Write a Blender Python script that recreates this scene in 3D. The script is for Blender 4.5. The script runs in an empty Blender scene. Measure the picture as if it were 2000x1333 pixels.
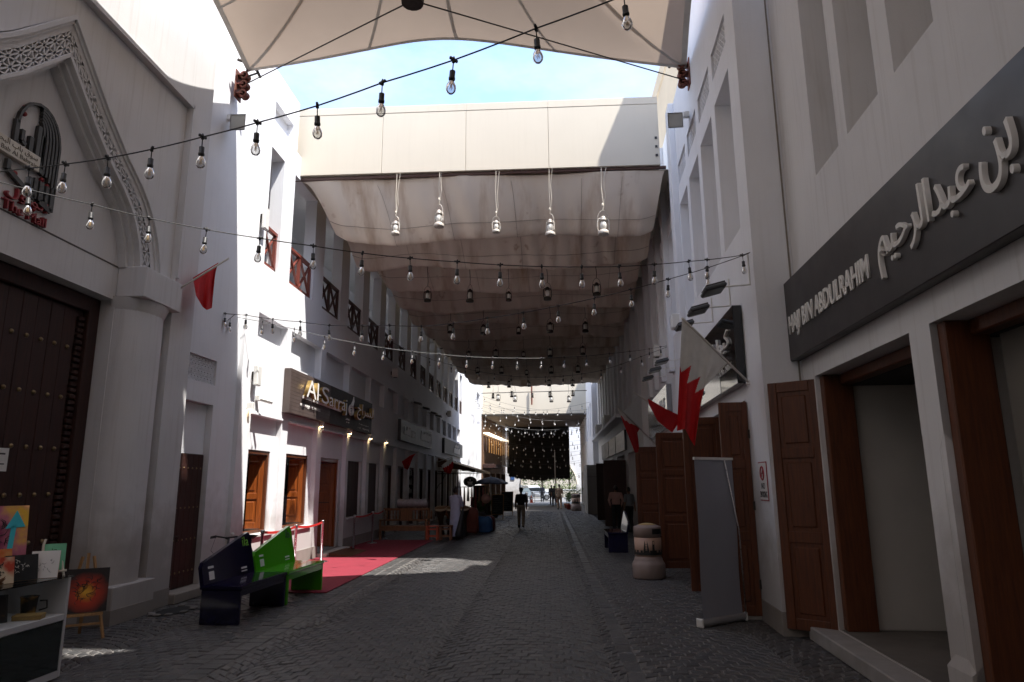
import bpy, bmesh, math, random
import numpy as np
from mathutils import Matrix, Vector
random.seed(7); rng = np.random.default_rng(5)
R = math.radians
SC = bpy.context.scene
COL = SC.collection
# ---------------------------------------------------------------- camera
H0 = 1.85
YAW, PITCH, ROLL = R(3.0712), R(11.781), R(0.4)
FPX, CXP, CYP = 1333.0, 1000.0, 666.5
_f = Vector((-math.sin(YAW)*math.cos(PITCH), math.cos(YAW)*math.cos(PITCH), math.sin(PITCH)))
_r = Vector((math.cos(YAW), math.sin(YAW), 0)); _u = _r.cross(_f)
_r, _u = _r*math.cos(ROLL)-_u*math.sin(ROLL), _u*math.cos(ROLL)+_r*math.sin(ROLL)
cam = bpy.data.cameras.new('camera'); camo = bpy.data.objects.new('camera', cam); COL.objects.link(camo)
cam.lens = 24.0; cam.sensor_width = 36.0; cam.clip_end = 2000; cam.clip_start = 0.05
camo.matrix_world = Matrix((( _r.x,_u.x,-_f.x,0),(_r.y,_u.y,-_f.y,0),(_r.z,_u.z,-_f.z,H0),(0,0,0,1)))
SC.camera = camo
# ---------------------------------------------------------------- sky, sun, exposure
SUN = Vector((-0.42, 0.27, -1.0)).normalized()
W = bpy.data.worlds.new('World'); SC.world = W; W.use_nodes = True
nt = W.node_tree; nt.nodes.clear()
sky = nt.nodes.new('ShaderNodeTexSky'); sky.sky_type = 'NISHITA'; sky.sun_disc = False
sky.sun_elevation = math.asin(-SUN.z); sky.sun_rotation = math.atan2(-SUN.x, -SUN.y)
sky.air_density = 1.0; sky.dust_density = 0.7; sky.ozone_density = 1.3; sky.altitude = 10
bg = nt.nodes.new('ShaderNodeBackground'); bg.inputs[1].default_value = 0.15
out = nt.nodes.new('ShaderNodeOutputWorld')
tc = nt.nodes.new('ShaderNodeTexCoord'); mp = nt.nodes.new('ShaderNodeMapping'); mp.inputs['Scale'].default_value = (1.0, 1.0, 2.2)
nz = nt.nodes.new('ShaderNodeTexNoise'); nz.inputs['Scale'].default_value = 3.2; nz.inputs['Detail'].default_value = 7; nz.inputs['Roughness'].default_value = 0.62
rp = nt.nodes.new('ShaderNodeValToRGB'); rp.color_ramp.elements[0].position = 0.34; rp.color_ramp.elements[1].position = 0.70
mx = nt.nodes.new('ShaderNodeMix'); mx.data_type = 'RGBA'; mx.inputs['B'].default_value = (1.95, 1.95, 2.2, 1)
nt.links.new(tc.outputs['Generated'], mp.inputs[0]); nt.links.new(mp.outputs[0], nz.inputs['Vector'])
nt.links.new(nz.outputs['Fac'], rp.inputs[0]); nt.links.new(rp.outputs[0], mx.inputs['Factor'])
nt.links.new(sky.outputs[0], mx.inputs['A']); nt.links.new(mx.outputs['Result'], bg.inputs[0]); nt.links.new(bg.outputs[0], out.inputs[0])
sl = bpy.data.lights.new('sun', 'SUN'); sl.energy = 2.8; sl.angle = R(0.53); sl.color = (1.0, 0.96, 0.90)
so = bpy.data.objects.new('sun', sl); COL.objects.link(so); so.rotation_euler = SUN.to_track_quat('-Z', 'Y').to_euler(); so.location = (20, -10, 40)
vs = SC.view_settings; vs.view_transform = 'Standard'; vs.look = 'None'; vs.exposure = 1.92; vs.gamma = 1.0; vs.use_curve_mapping = False
SC.cycles.max_bounces = 8; SC.cycles.diffuse_bounces = 5; SC.cycles.transparent_max_bounces = 12; SC.cycles.caustics_reflective = False; SC.cycles.caustics_refractive = False
# ---------------------------------------------------------------- pixels of the photograph -> directions
def ray(px, py): return _r*((px-CXP)/FPX) - _u*((py-CYP)/FPX) + _f
EYE = Vector((0, 0, H0))
def at_z(px, py, z=0.0): d = ray(px, py); return EYE + d*((z-H0)/d.z)
def at_y(px, py, y): d = ray(px, py); return EYE + d*(y/d.y)
def at_x(px, py, x): d = ray(px, py); return EYE + d*(x/d.x)
# ---------------------------------------------------------------- mesh builder
class MB:
    def __init__(s, M=None): s.v = []; s.f = []; s.m = []; s.sm = []; s.M = M; s.mi = 0; s.smooth = False
    def add(s, vs, fs):
        o = len(s.v)
        if s.M is not None: vs = [s.M @ Vector(v) for v in vs]
        s.v += [tuple(v) for v in vs]
        for f in fs: s.f.append(tuple(i+o for i in f)); s.m.append(s.mi); s.sm.append(s.smooth)
        return s
    def quad(s, a, b, c, d): return s.add([a, b, c, d], [(0, 1, 2, 3)])
    def poly(s, pts): return s.add(pts, [tuple(range(len(pts)))])
    def box(s, a, b, bev=0.0):
        x0, y0, z0 = (min(a[i], b[i]) for i in range(3)); x1, y1, z1 = (max(a[i], b[i]) for i in range(3))
        if bev > 0:
            e = min(bev, (x1-x0)*.45, (y1-y0)*.45, (z1-z0)*.45); vs = []; idx = {}
            for ix, (x, sx) in enumerate(((x0, 1), (x1, -1))):
                for iy, (y, sy) in enumerate(((y0, 1), (y1, -1))):
                    for iz, (z, sz) in enumerate(((z0, 1), (z1, -1))):
                        for k in range(3):
                            idx[(ix, iy, iz, k)] = len(vs)
                            vs.append((x+(0 if k == 0 else sx*e), y+(0 if k == 1 else sy*e), z+(0 if k == 2 else sz*e)))
            fs = []
            for i in (0, 1):
                fs.append([idx[(i, 0, 0, 0)], idx[(i, 1, 0, 0)], idx[(i, 1, 1, 0)], idx[(i, 0, 1, 0)]])
                fs.append([idx[(0, i, 0, 1)], idx[(1, i, 0, 1)], idx[(1, i, 1, 1)], idx[(0, i, 1, 1)]])
                fs.append([idx[(0, 0, i, 2)], idx[(1, 0, i, 2)], idx[(1, 1, i, 2)], idx[(0, 1, i, 2)]])
                for j in (0, 1):
                    fs.append([idx[(i, j, 0, 0)], idx[(i, j, 1, 0)], idx[(i, j, 1, 1)], idx[(i, j, 0, 1)]])
                    fs.append([idx[(i, 0, j, 0)], idx[(i, 1, j, 0)], idx[(i, 1, j, 2)], idx[(i, 0, j, 2)]])
                    fs.append([idx[(0, i, j, 1)], idx[(1, i, j, 1)], idx[(1, i, j, 2)], idx[(0, i, j, 2)]])
                    for k in (0, 1): fs.append([idx[(i, j, k, 0)], idx[(i, j, k, 1)], idx[(i, j, k, 2)]])
            return s.add(vs, fs)
        return s.add([(x0, y0, z0), (x1, y0, z0), (x1, y1, z0), (x0, y1, z0), (x0, y0, z1), (x1, y0, z1), (x1, y1, z1), (x0, y1, z1)],
                     [(0, 3, 2, 1), (4, 5, 6, 7), (0, 1, 5, 4), (1, 2, 6, 5), (2, 3, 7, 6), (3, 0, 4, 7)])
    def bar(s, a, b, w, h=None, up=(0, 0, 1)):
        a = Vector(a); b = Vector(b); h = h or w; d = (b-a).normalized(); u = Vector(up)
        if abs(d.dot(u)) > .98: u = Vector((0, 1, 0))
        x = d.cross(u).normalized(); y = x.cross(d).normalized(); vs = []
        for p in (a, b):
            for i, j in ((-1, -1), (1, -1), (1, 1), (-1, 1)): vs.append(p+x*(i*w/2)+y*(j*h/2))
        return s.add(vs, [(3, 2, 1, 0), (4, 5, 6, 7), (0, 1, 5, 4), (1, 2, 6, 5), (2, 3, 7, 6), (3, 0, 4, 7)])
    def tube(s, pts, r, n=6, caps=True):
        pts = [Vector(p) for p in pts]; rs = r if isinstance(r, (list, tuple)) else [r]*len(pts); vs = []; fs = []; px = None
        for i, p in enumerate(pts):
            d = (pts[min(i+1, len(pts)-1)]-pts[max(i-1, 0)]).normalized()
            if px is None:
                t = Vector((0, 0, 1)) if abs(d.z) < .9 else Vector((1, 0, 0)); px = d.cross(t).normalized()
            else:
                px = (px-d*px.dot(d)).normalized()
            py = d.cross(px)
            for k in range(n): a = 2*math.pi*k/n; vs.append(p+(px*math.cos(a)+py*math.sin(a))*rs[i])
        for i in range(len(pts)-1):
            for k in range(n): fs.append((i*n+k, i*n+(k+1) % n, (i+1)*n+(k+1) % n, (i+1)*n+k))
        if caps: fs.append(tuple(range(n-1, -1, -1))); fs.append(tuple(range((len(pts)-1)*n, len(pts)*n)))
        return s.add(vs, fs)
    def lathe(s, prof, n=16, c=(0, 0, 0), sx=1, sy=1, caps=True):
        vs = []; fs = []
        for r, z in prof:
            for k in range(n): a = 2*math.pi*k/n; vs.append((c[0]+r*sx*math.cos(a), c[1]+r*sy*math.sin(a), c[2]+z))
        for i in range(len(prof)-1):
            for k in range(n): fs.append((i*n+k, i*n+(k+1) % n, (i+1)*n+(k+1) % n, (i+1)*n+k))
        if caps: fs.append(tuple(range(n-1, -1, -1))); fs.append(tuple(range((len(prof)-1)*n, len(prof)*n)))
        return s.add(vs, fs)
    def ball(s, c, r, n=8, m=6):
        r = r if isinstance(r, (tuple, list)) else (r, r, r)
        prof = [(math.sin(math.pi*i/m), -math.cos(math.pi*i/m)) for i in range(m+1)]; vs = []; fs = []
        for a, z in prof:
            a = max(a, .02)
            for k in range(n): t = 2*math.pi*k/n; vs.append((c[0]+r[0]*a*math.cos(t), c[1]+r[1]*a*math.sin(t), c[2]+r[2]*z))
        for i in range(m):
            for k in range(n): fs.append((i*n+k, i*n+(k+1) % n, (i+1)*n+(k+1) % n, (i+1)*n+k))
        return s.add(vs, fs)
    def prism(s, poly, d):     # poly: 3d points, d: extrusion vector
        n = len(poly); d = Vector(d); a = [Vector(p) for p in poly]; b = [p+d for p in a]
        return s.add(a+b, [tuple(range(n-1, -1, -1)), tuple(range(n, 2*n))]+[(i, (i+1) % n, n+(i+1) % n, n+i) for i in range(n)])
    def grid(s, P, nu, nv):    # P(i,j) -> point
        vs = [P(i, j) for i in range(nu) for j in range(nv)]
        return s.add(vs, [(i*nv+j, i*nv+j+1, (i+1)*nv+j+1, (i+1)*nv+j) for i in range(nu-1) for j in range(nv-1)])
    def mesh(s, name):
        me = bpy.data.meshes.new(name); me.from_pydata(s.v, [], s.f)
        if any(s.m): me.polygons.foreach_set('material_index', s.m)
        if any(s.sm): me.polygons.foreach_set('use_smooth', s.sm)
        me.update(); return me
    def build(s, name, mat, parent=None, fix=True):
        me = s.mesh(name)
        if fix and len(s.f) < 60000:
            b = bmesh.new(); b.from_mesh(me); bmesh.ops.recalc_face_normals(b, faces=b.faces); b.to_mesh(me); b.free()
        for m in (mat if isinstance(mat, (list, tuple)) else [mat]): me.materials.append(m)
        return link(name, me, parent)
def link(name, me, parent=None):
    o = bpy.data.objects.new(name, me); COL.objects.link(o)
    if parent is not None: put(o, parent)
    return o
BASE = {}
def put(o, parent):
    o.parent = parent
    if parent.name in BASE: o.matrix_parent_inverse = Matrix.Translation(-BASE[parent.name])   # world-space meshes under an Empty at the thing's base
    elif parent.parent is not None and parent.parent.name in BASE and not parent.get('_local'): pass
def thing(name, label, cat, loc=(0, 0, 0), group=None, world=True):
    o = bpy.data.objects.new(name, None); COL.objects.link(o); o.location = loc; o.empty_display_size = .2
    o['label'] = label; o['category'] = cat
    if group: o['group'] = group
    if world: BASE[o.name] = Vector(loc)
    return o
def tag(o, label, cat, group=None):
    o['label'] = label; o['category'] = cat
    if group: o['group'] = group
    return o
def struct(o): o['kind'] = 'structure'; return o
def copy_tree(o, parent=None, inv=False):
    c = o.copy(); COL.objects.link(c); c.parent = parent
    if o.name in BASE: BASE[c.name] = BASE[o.name]
    for ch in o.children: copy_tree(ch, c)
    return c
def place(proto, loc, rz=0, label=None, group=None, sc=1.0, used=[]):
    if proto.name in used: o = copy_tree(proto)
    else: o = proto; used.append(proto.name)
    o.location = loc; o.rotation_euler = (0, 0, rz); o.scale = (sc, sc, sc)
    if label: o['label'] = label
    if group: o['group'] = group
    return o
class Frame:   # a wall: s along it, n out of it towards the street, z up
    def __init__(s, x, y, ang, side):
        t = Vector((math.sin(ang), math.cos(ang), 0)); n = Vector((math.cos(ang), -math.sin(ang), 0))*side
        s.o = Vector((x, y, 0)); s.t = t; s.n = n
        s.M = Matrix(((t.x, n.x, 0, x), (t.y, n.y, 0, y), (0, 0, 1, 0), (0, 0, 0, 1)))
    def p(s, a, n, z): return s.M @ Vector((a, n, z))
    def px(s, px, py, n=0.0):    # pixel -> (s, z) on the wall plane offset n
        d = ray(px, py); o = s.o+s.n*n; t = s.n.dot(o-EYE)/s.n.dot(d); q = EYE+d*t
        return (q-s.o).dot(s.t), q.z
FL = Frame(-6.1, 0, 0, 1)                      # left wall
F1 = Frame(3.33-math.tan(R(2.65))*9.07, 0, R(2.65), -1)   # right wall, near shop
F2 = Frame(2.82-math.tan(R(2.65))*9.07, 0, R(2.65), -1)   # right wall, second building
F3 = Frame(3.25, 0, 0, -1)
def wall(mb, s0, s1, z0, z1, ops, n0=0.0):
    S = sorted(set([s0, s1]+[v for o in ops for v in o[:2] if s0 < v < s1])); Z = sorted(set([z0, z1]+[v for o in ops for v in o[2:4] if z0 < v < z1]))
    for i in range(len(S)-1):
        for j in range(len(Z)-1):
            cs, cz = (S[i]+S[i+1])/2, (Z[j]+Z[j+1])/2
            if not any(o[0] < cs < o[1] and o[2] < cz < o[3] for o in ops):
                mb.quad((S[i], n0, Z[j]), (S[i+1], n0, Z[j]), (S[i+1], n0, Z[j+1]), (S[i], n0, Z[j+1]))
    for o in ops:
        a, b, c, d, dep = o[:5]; n1 = n0-dep
        mb.quad((a, n0, c), (a, n1, c), (a, n1, d), (a, n0, d)); mb.quad((b, n0, c), (b, n1, c), (b, n1, d), (b, n0, d))
        mb.quad((a, n0, d), (b, n0, d), (b, n1, d), (a, n1, d)); mb.quad((a, n0, c), (b, n0, c), (b, n1, c), (a, n1, c))
        if len(o) > 5 and o[5] == 'open': pass
        elif len(o) > 5: wall(mb, a, b, c, d, o[5], n1)
        else: mb.quad((a, n1, c), (b, n1, c), (b, n1, d), (a, n1, d))
def shell(mb, s0, s1, z0, z1, depth, n0=0.0):
    n1 = n0-depth
    mb.quad((s0, n0, z0), (s0, n1, z0), (s0, n1, z1), (s0, n0, z1)); mb.quad((s1, n0, z0), (s1, n1, z0), (s1, n1, z1), (s1, n0, z1))
    mb.quad((s0, n0, z1), (s1, n0, z1), (s1, n1, z1), (s0, n1, z1)); mb.quad((s0, n1, z0), (s1, n1, z0), (s1, n1, z1), (s0, n1, z1))
# ---------------------------------------------------------------- materials
MATS = {}
def mat(name, col, rough=.6, metal=0.0, var=0.0, scale=4.0, bump=0.0, bscale=40.0, spec=.5, streak=0.0, col2=None, trans=0.0, alpha=1.0, coat=0.0, dirt=0.0, spots=None, smap=(5.0, 5.0, .22), scol=None):
    if name in MATS: return MATS[name]
    m = bpy.data.materials.new(name); m.use_nodes = True; MATS[name] = m
    n = m.node_tree; b = n.nodes['Principled BSDF']; L = n.links.new
    c4 = (*col, 1); b.inputs['Base Color'].default_value = c4; b.inputs['Roughness'].default_value = rough; b.inputs['Metallic'].default_value = metal
    b.inputs['Specular IOR Level'].default_value = spec; b.inputs['Coat Weight'].default_value = coat; b.inputs['Coat Roughness'].default_value = .05
    co = n.nodes.new('ShaderNodeTexCoord'); src = None; oc = co.outputs['Object']
    geo = n.nodes.new('ShaderNodeNewGeometry'); oc = geo.outputs['Position']
    def noise(sc, det=4, ro=.55, mscale=None):
        t = n.nodes.new('ShaderNodeTexNoise'); t.inputs['Scale'].default_value = sc; t.inputs['Detail'].default_value = det; t.inputs['Roughness'].default_value = ro
        if mscale:
            mm = n.nodes.new('ShaderNodeMapping'); mm.inputs['Scale'].default_value = mscale; L(oc, mm.inputs[0]); L(mm.outputs[0], t.inputs['Vector'])
        else: L(oc, t.inputs['Vector'])
        return t
    def ramp(o, p0, p1, a=(0, 0, 0, 1), bb=(1, 1, 1, 1)):
        r = n.nodes.new('ShaderNodeValToRGB'); r.color_ramp.elements[0].position = p0; r.color_ramp.elements[1].position = p1; r.color_ramp.elements[0].color = a; r.color_ramp.elements[1].color = bb; L(o, r.inputs[0]); return r
    def mix(fac, a, bb):
        x = n.nodes.new('ShaderNodeMix'); x.data_type = 'RGBA'
        for v, k in ((fac, 'Factor'), (a, 'A'), (bb, 'B')):
            if isinstance(v, (tuple, float, int)): x.inputs[k].default_value = v
            else: L(v, x.inputs[k])
        return x.outputs['Result']
    cur = c4
    if var > 0 or col2:
        t = noise(scale); c2 = col2 or tuple(v*(1-var) for v in col)
        cur = mix(ramp(t.outputs['Fac'], .35, .68).outputs[0], cur, (*c2, 1))
    if streak > 0:
        t = noise(3.0, 5, .6, smap); r = ramp(t.outputs['Fac'], .52, .75, (0, 0, 0, 1), (streak, streak, streak, 1))
        cur = mix(r.outputs[0], cur, (*(scol or tuple(v*.62*k for v, k in zip(col, (1, .95, .88)))), 1))
    if dirt > 0:     # splash dirt near the pavement, broken up by noise
        sp = n.nodes.new('ShaderNodeSeparateXYZ'); L(oc, sp.inputs[0]); t = noise(2.5, 5)
        ad = n.nodes.new('ShaderNodeMath'); ad.operation = 'MULTIPLY_ADD'; L(t.outputs['Fac'], ad.inputs[0]); ad.inputs[1].default_value = -1.6; L(sp.outputs['Z'], ad.inputs[2])
        r = ramp(ad.outputs[0], 0.0, .9, (dirt, dirt, dirt, 1), (0, 0, 0, 1)); r.color_ramp.elements[0].position = 0.0
        cur = mix(r.outputs[0], cur, (.24, .20, .165, 1))
    if spots:
        t = noise(spots[1], 3, .6); r = ramp(t.outputs['Fac'], spots[2], spots[2]+.09); t2 = noise(spots[1]*.22, 2); r2 = ramp(t2.outputs['Fac'], .5, .62)
        mm = n.nodes.new('ShaderNodeMath'); mm.operation = 'MULTIPLY'; L(r.outputs[0], mm.inputs[0]); L(r2.outputs[0], mm.inputs[1]); m3 = n.nodes.new('ShaderNodeMath'); m3.operation = 'MULTIPLY'; L(mm.outputs[0], m3.inputs[0]); m3.inputs[1].default_value = spots[3]
        cur = mix(m3.outputs[0], cur, (*spots[0], 1))
    if not isinstance(cur, tuple): L(cur, b.inputs['Base Color'])
    if var > 0 and rough > .15:
        t = noise(scale*2.3); mr = n.nodes.new('ShaderNodeMapRange'); mr.inputs['To Min'].default_value = max(.05, rough-.1); mr.inputs['To Max'].default_value = min(1, rough+.12); L(t.outputs['Fac'], mr.inputs['Value']); L(mr.outputs[0], b.inputs['Roughness'])
    if bump > 0:
        t = noise(bscale, 5); bp = n.nodes.new('ShaderNodeBump'); bp.inputs['Strength'].default_value = bump; bp.inputs['Distance'].default_value = .02; L(t.outputs['Fac'], bp.inputs['Height']); L(bp.outputs[0], b.inputs['Normal'])
    o = n.nodes['Material Output']; sh = b.outputs[0]
    if trans > 0:     # woven cloth that lets light through
        tr = n.nodes.new('ShaderNodeBsdfTranslucent')
        if isinstance(cur, tuple): tr.inputs[0].default_value = cur
        else: L(cur, tr.inputs[0])
        ms = n.nodes.new('ShaderNodeMixShader'); ms.inputs[0].default_value = trans; L(sh, ms.inputs[1]); L(tr.outputs[0], ms.inputs[2]); sh = ms.outputs[0]; L(sh, o.inputs[0])
    if alpha < 1:
        tr = n.nodes.new('ShaderNodeBsdfTransparent'); ms = n.nodes.new('ShaderNodeMixShader'); ms.inputs[0].default_value = alpha; L(tr.outputs[0], ms.inputs[1]); L(sh, ms.inputs[2]); L(ms.outputs[0], o.inputs[0])
    return m
def wood(name, c1, c2, rough=.42, coat=.15):
    if name in MATS: return MATS[name]
    m = mat(name, c1, rough, coat=coat); n = m.node_tree; L = n.links.new; b = n.nodes['Principled BSDF']
    g = n.nodes.new('ShaderNodeNewGeometry'); mm = n.nodes.new('ShaderNodeMapping'); mm.inputs['Scale'].default_value = (16, 16, 1.1); L(g.outputs['Position'], mm.inputs[0])
    t = n.nodes.new('ShaderNodeTexNoise'); t.inputs['Scale'].default_value = 2.2; t.inputs['Detail'].default_value = 7; t.inputs['Roughness'].default_value = .62; t.inputs['Distortion'].default_value = .4; L(mm.outputs[0], t.inputs['Vector'])
    r = n.nodes.new('ShaderNodeValToRGB'); r.color_ramp.elements[0].position = .32; r.color_ramp.elements[1].position = .7; r.color_ramp.elements[0].color = (*c2, 1); r.color_ramp.elements[1].color = (*c1, 1); L(t.outputs['Fac'], r.inputs[0]); L(r.outputs[0], b.inputs['Base Color'])
    bp = n.nodes.new('ShaderNodeBump'); bp.inputs['Strength'].default_value = .15; bp.inputs['Distance'].default_value = .01; L(t.outputs['Fac'], bp.inputs['Height']); L(bp.outputs[0], b.inputs['Normal'])
    return m
PL = mat('white_plaster', (.775, .78, .80), .85, var=.06, scale=1.1, bump=.12, bscale=55, streak=.16, dirt=.55)
PL2 = mat('cream_plaster', (.67, .66, .655), .85, var=.08, scale=.9, bump=.12, bscale=55, streak=.35, dirt=.6)
PLB = mat('beam_cladding', (.60, .54, .44), .7, var=.04, scale=.7, bump=.03, bscale=30, streak=.08)
PLP = mat('plinth_paint', (.30, .285, .27), .8, var=.25, scale=3, bump=.2, dirt=.5)
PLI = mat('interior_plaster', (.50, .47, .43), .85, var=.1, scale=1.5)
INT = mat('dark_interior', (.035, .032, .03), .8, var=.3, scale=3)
WR = wood('red_brown_wood', (.125, .034, .008), (.062, .016, .004), .5, .04)
WD = wood('dark_wood', (.046, .012, .007), (.020, .006, .004), .6, 0)
WO = wood('orange_varnished_wood', (.27, .070, .012), (.15, .034, .006), .35, .3)
WL = wood('pale_wood', (.44, .25, .10), (.29, .15, .06), .6, 0)
WB = wood('balustrade_wood_lit', (.23, .058, .040), (.13, .030, .022), .5)
WBD = wood('balustrade_wood_shaded', (.075, .028, .020), (.04, .015, .010), .5)  # same wood in a darker colour for the bays in shade
BLK = mat('black_plastic', (.018, .018, .019), .45)
CABM = mat('black_cable', (.02, .02, .021), .5)
IRON = mat('dark_iron', (.05, .045, .04), .5, .6, var=.3, scale=20)
RUST = mat('rust_red_steel', (.22, .055, .04), .6, .2, var=.45, scale=14, col2=(.10, .045, .02))
STEEL = mat('brushed_steel', (.55, .55, .56), .28, 1.0, var=.1, scale=20)
BRASS = mat('old_brass', (.30, .22, .12), .38, .9, var=.4, scale=25)
WHT = mat('white_paint', (.78, .77, .75), .45, var=.06, scale=8)
WPL = mat('white_plastic', (.72, .71, .68), .4, var=.08, scale=6)
GRYB = mat('grey_sign_board', (.034, .029, .029), .42, var=.2, scale=1.6, streak=.2)
BLKB = mat('black_glass_board', (.015, .015, .016), .06, spec=.6)
SILB = mat('mirror_board', (.33, .33, .34), .12, .55, var=.15, scale=1.2)
LTR = mat('pale_letters', (.70, .68, .63), .5, var=.1, scale=6)
LTW = mat('white_letters', (.82, .80, .76), .45)
GOLD = mat('gold_letter_sides', (.50, .34, .12), .35, .7)
REDL = mat('dark_red_letters', (.27, .022, .028), .45)
TILE = mat('grey_wood_tile', (.10, .072, .064), .5, var=.35, scale=2.5, streak=.5)
RED = mat('red_flag_cloth', (.52, .012, .014), .75, var=.15, scale=9, trans=.3)
FWH = mat('white_flag_cloth', (.66, .63, .57), .8, var=.1, scale=9, trans=.3)
TENT = mat('tent_membrane', (.55, .44, .35), .8, var=.06, scale=.9, bump=.06, bscale=9, trans=.16)
TENTE = mat('tent_hem', (.62, .60, .56), .7, var=.12, scale=5, trans=.2)
CANV = mat('stained_canvas', (.76, .67, .575), .9, var=.12, scale=.4, bump=.2, bscale=7, streak=.85, smap=(.55, .12, .12), scol=(.36, .225, .13), trans=.025, spots=((.30, .16, .08), 3.2, .60, .5))
CANS = mat('canvas_seam', (.26, .20, .16), .9)
ROPE = mat('pale_rope', (.62, .56, .46), .9)
DROPE = mat('dark_cord', (.05, .04, .035), .9)
LANW = mat('chalky_lantern_paint', (.62, .60, .56), .5, .2, var=.35, scale=30, col2=(.38, .30, .22))
LAND = mat('dark_lantern_metal', (.06, .05, .04), .5, .5, var=.3, scale=30)
CARP = mat('red_carpet', (.22, .016, .032), .95, var=.15, scale=3, bump=.3, bscale=200)
BELT = mat('red_belt', (.50, .018, .014), .7)
NAVY = mat('navy_gloss_laminate', (.006, .005, .026), .12, spec=.45, coat=.25)
GREEN = mat('green_gloss_laminate', (.055, .33, .006), .16, spec=.5, coat=.4)
def glassy(name, tint, a=.18, rough=.03):
    if name in MATS: return MATS[name]
    m = bpy.data.materials.new(name); m.use_nodes = True; MATS[name] = m; n = m.node_tree; n.nodes.remove(n.nodes['Principled BSDF']); L = n.links.new
    tr = n.nodes.new('ShaderNodeBsdfTransparent'); tr.inputs[0].default_value = (*tint, 1); gl = n.nodes.new('ShaderNodeBsdfGlossy'); gl.inputs['Roughness'].default_value = rough
    fr = n.nodes.new('ShaderNodeFresnel'); fr.inputs[0].default_value = 1.45; ad = n.nodes.new('ShaderNodeMath'); ad.operation = 'ADD'; ad.use_clamp = True; ad.inputs[1].default_value = a; L(fr.outputs[0], ad.inputs[0])
    ms = n.nodes.new('ShaderNodeMixShader'); L(ad.outputs[0], ms.inputs[0]); L(tr.outputs[0], ms.inputs[1]); L(gl.outputs[0], ms.inputs[2]); L(ms.outputs[0], n.nodes['Material Output'].inputs[0]); return m
GLS = glassy('clear_glass', (.86, .9, .88), .04)
BULBG = glassy('bulb_glass', (.93, .93, .92), .22)
SHOPG = glassy('shop_glass', (.35, .38, .38), .06)
def emis(name, col, st):
    m = mat(name, col, .5); b = m.node_tree.nodes['Principled BSDF']; b.inputs['Emission Color'].default_value = (*col, 1); b.inputs['Emission Strength'].default_value = st; return m
# ---------------------------------------------------------------- lettering
AR = {'ا': 0xFE8D, 'ب': 0xFE8F, 'ة': 0xFE93, 'ت': 0xFE95, 'ج': 0xFE9D, 'ح': 0xFEA1, 'خ': 0xFEA5, 'د': 0xFEA9, 'ر': 0xFEAD, 'ز': 0xFEAF, 'س': 0xFEB1, 'ش': 0xFEB5, 'ص': 0xFEB9, 'ع': 0xFEC9, 'ف': 0xFED1, 'ق': 0xFED5, 'ك': 0xFED9, 'ل': 0xFEDD, 'م': 0xFEE1, 'ن': 0xFEE5, 'ه': 0xFEE9, 'و': 0xFEED, 'ي': 0xFEF1}
NOJ = set('اةدروز')
def arabic(t):
    o = []
    for i, c in enumerate(t):
        if c not in AR: o.append(c); continue
        pr = i > 0 and t[i-1] in AR and t[i-1] not in NOJ; nx = i+1 < len(t) and t[i+1] in AR and c not in NOJ
        o.append(chr(AR[c]+(3 if pr and nx else 1 if pr else 2 if nx else 0)))
    return ''.join(reversed(o))
def text_pts(t, ext=.08, shear=0.0, bold=0.0):
    cu = bpy.data.curves.new('lettering', 'FONT'); cu.body = t; cu.extrude = ext; cu.resolution_u = 3; cu.shear = shear; cu.offset = bold
    ob = bpy.data.objects.new('lettering', cu); COL.objects.link(ob); bpy.context.view_layer.update()
    me = bpy.data.meshes.new_from_object(ob.evaluated_get(bpy.context.evaluated_depsgraph_get()))
    bpy.data.objects.remove(ob); bpy.data.curves.remove(cu); return me
def lettering(t, mt, parent, fr, s0, s1, z0, z1, n, dep=.03, name='lettering', shear=0.0, bold=0.0):
    me = text_pts(t, .05, shear, bold); k = len(me.vertices); a = np.empty(k*3); me.vertices.foreach_get('co', a); a = a.reshape(-1, 3)
    lo, hi = a.min(0), a.max(0); u = (a-lo)/np.maximum(hi-lo, 1e-6)
    M = np.array(fr.M if hasattr(fr, 'M') else fr); q = np.stack([s0+u[:, 0]*(s1-s0), n+u[:, 2]*dep, z0+u[:, 1]*(z1-z0), np.ones(k)], 1) @ M.T
    me.vertices.foreach_set('co', q[:, :3].ravel()); me.update(); me.materials.clear()
    for m in (mt if isinstance(mt, (list, tuple)) else [mt]): me.materials.append(m)
    me.name = name
    if isinstance(mt, (list, tuple)):      # returns of the letters take the second material
        nv = np.array(fr.n) if hasattr(fr, 'n') else M[:3, 1]
        for p in me.polygons:
            if abs(Vector(nv).dot(p.normal)) < .6: p.material_index = 1
    return link(name, me, parent)
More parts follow.
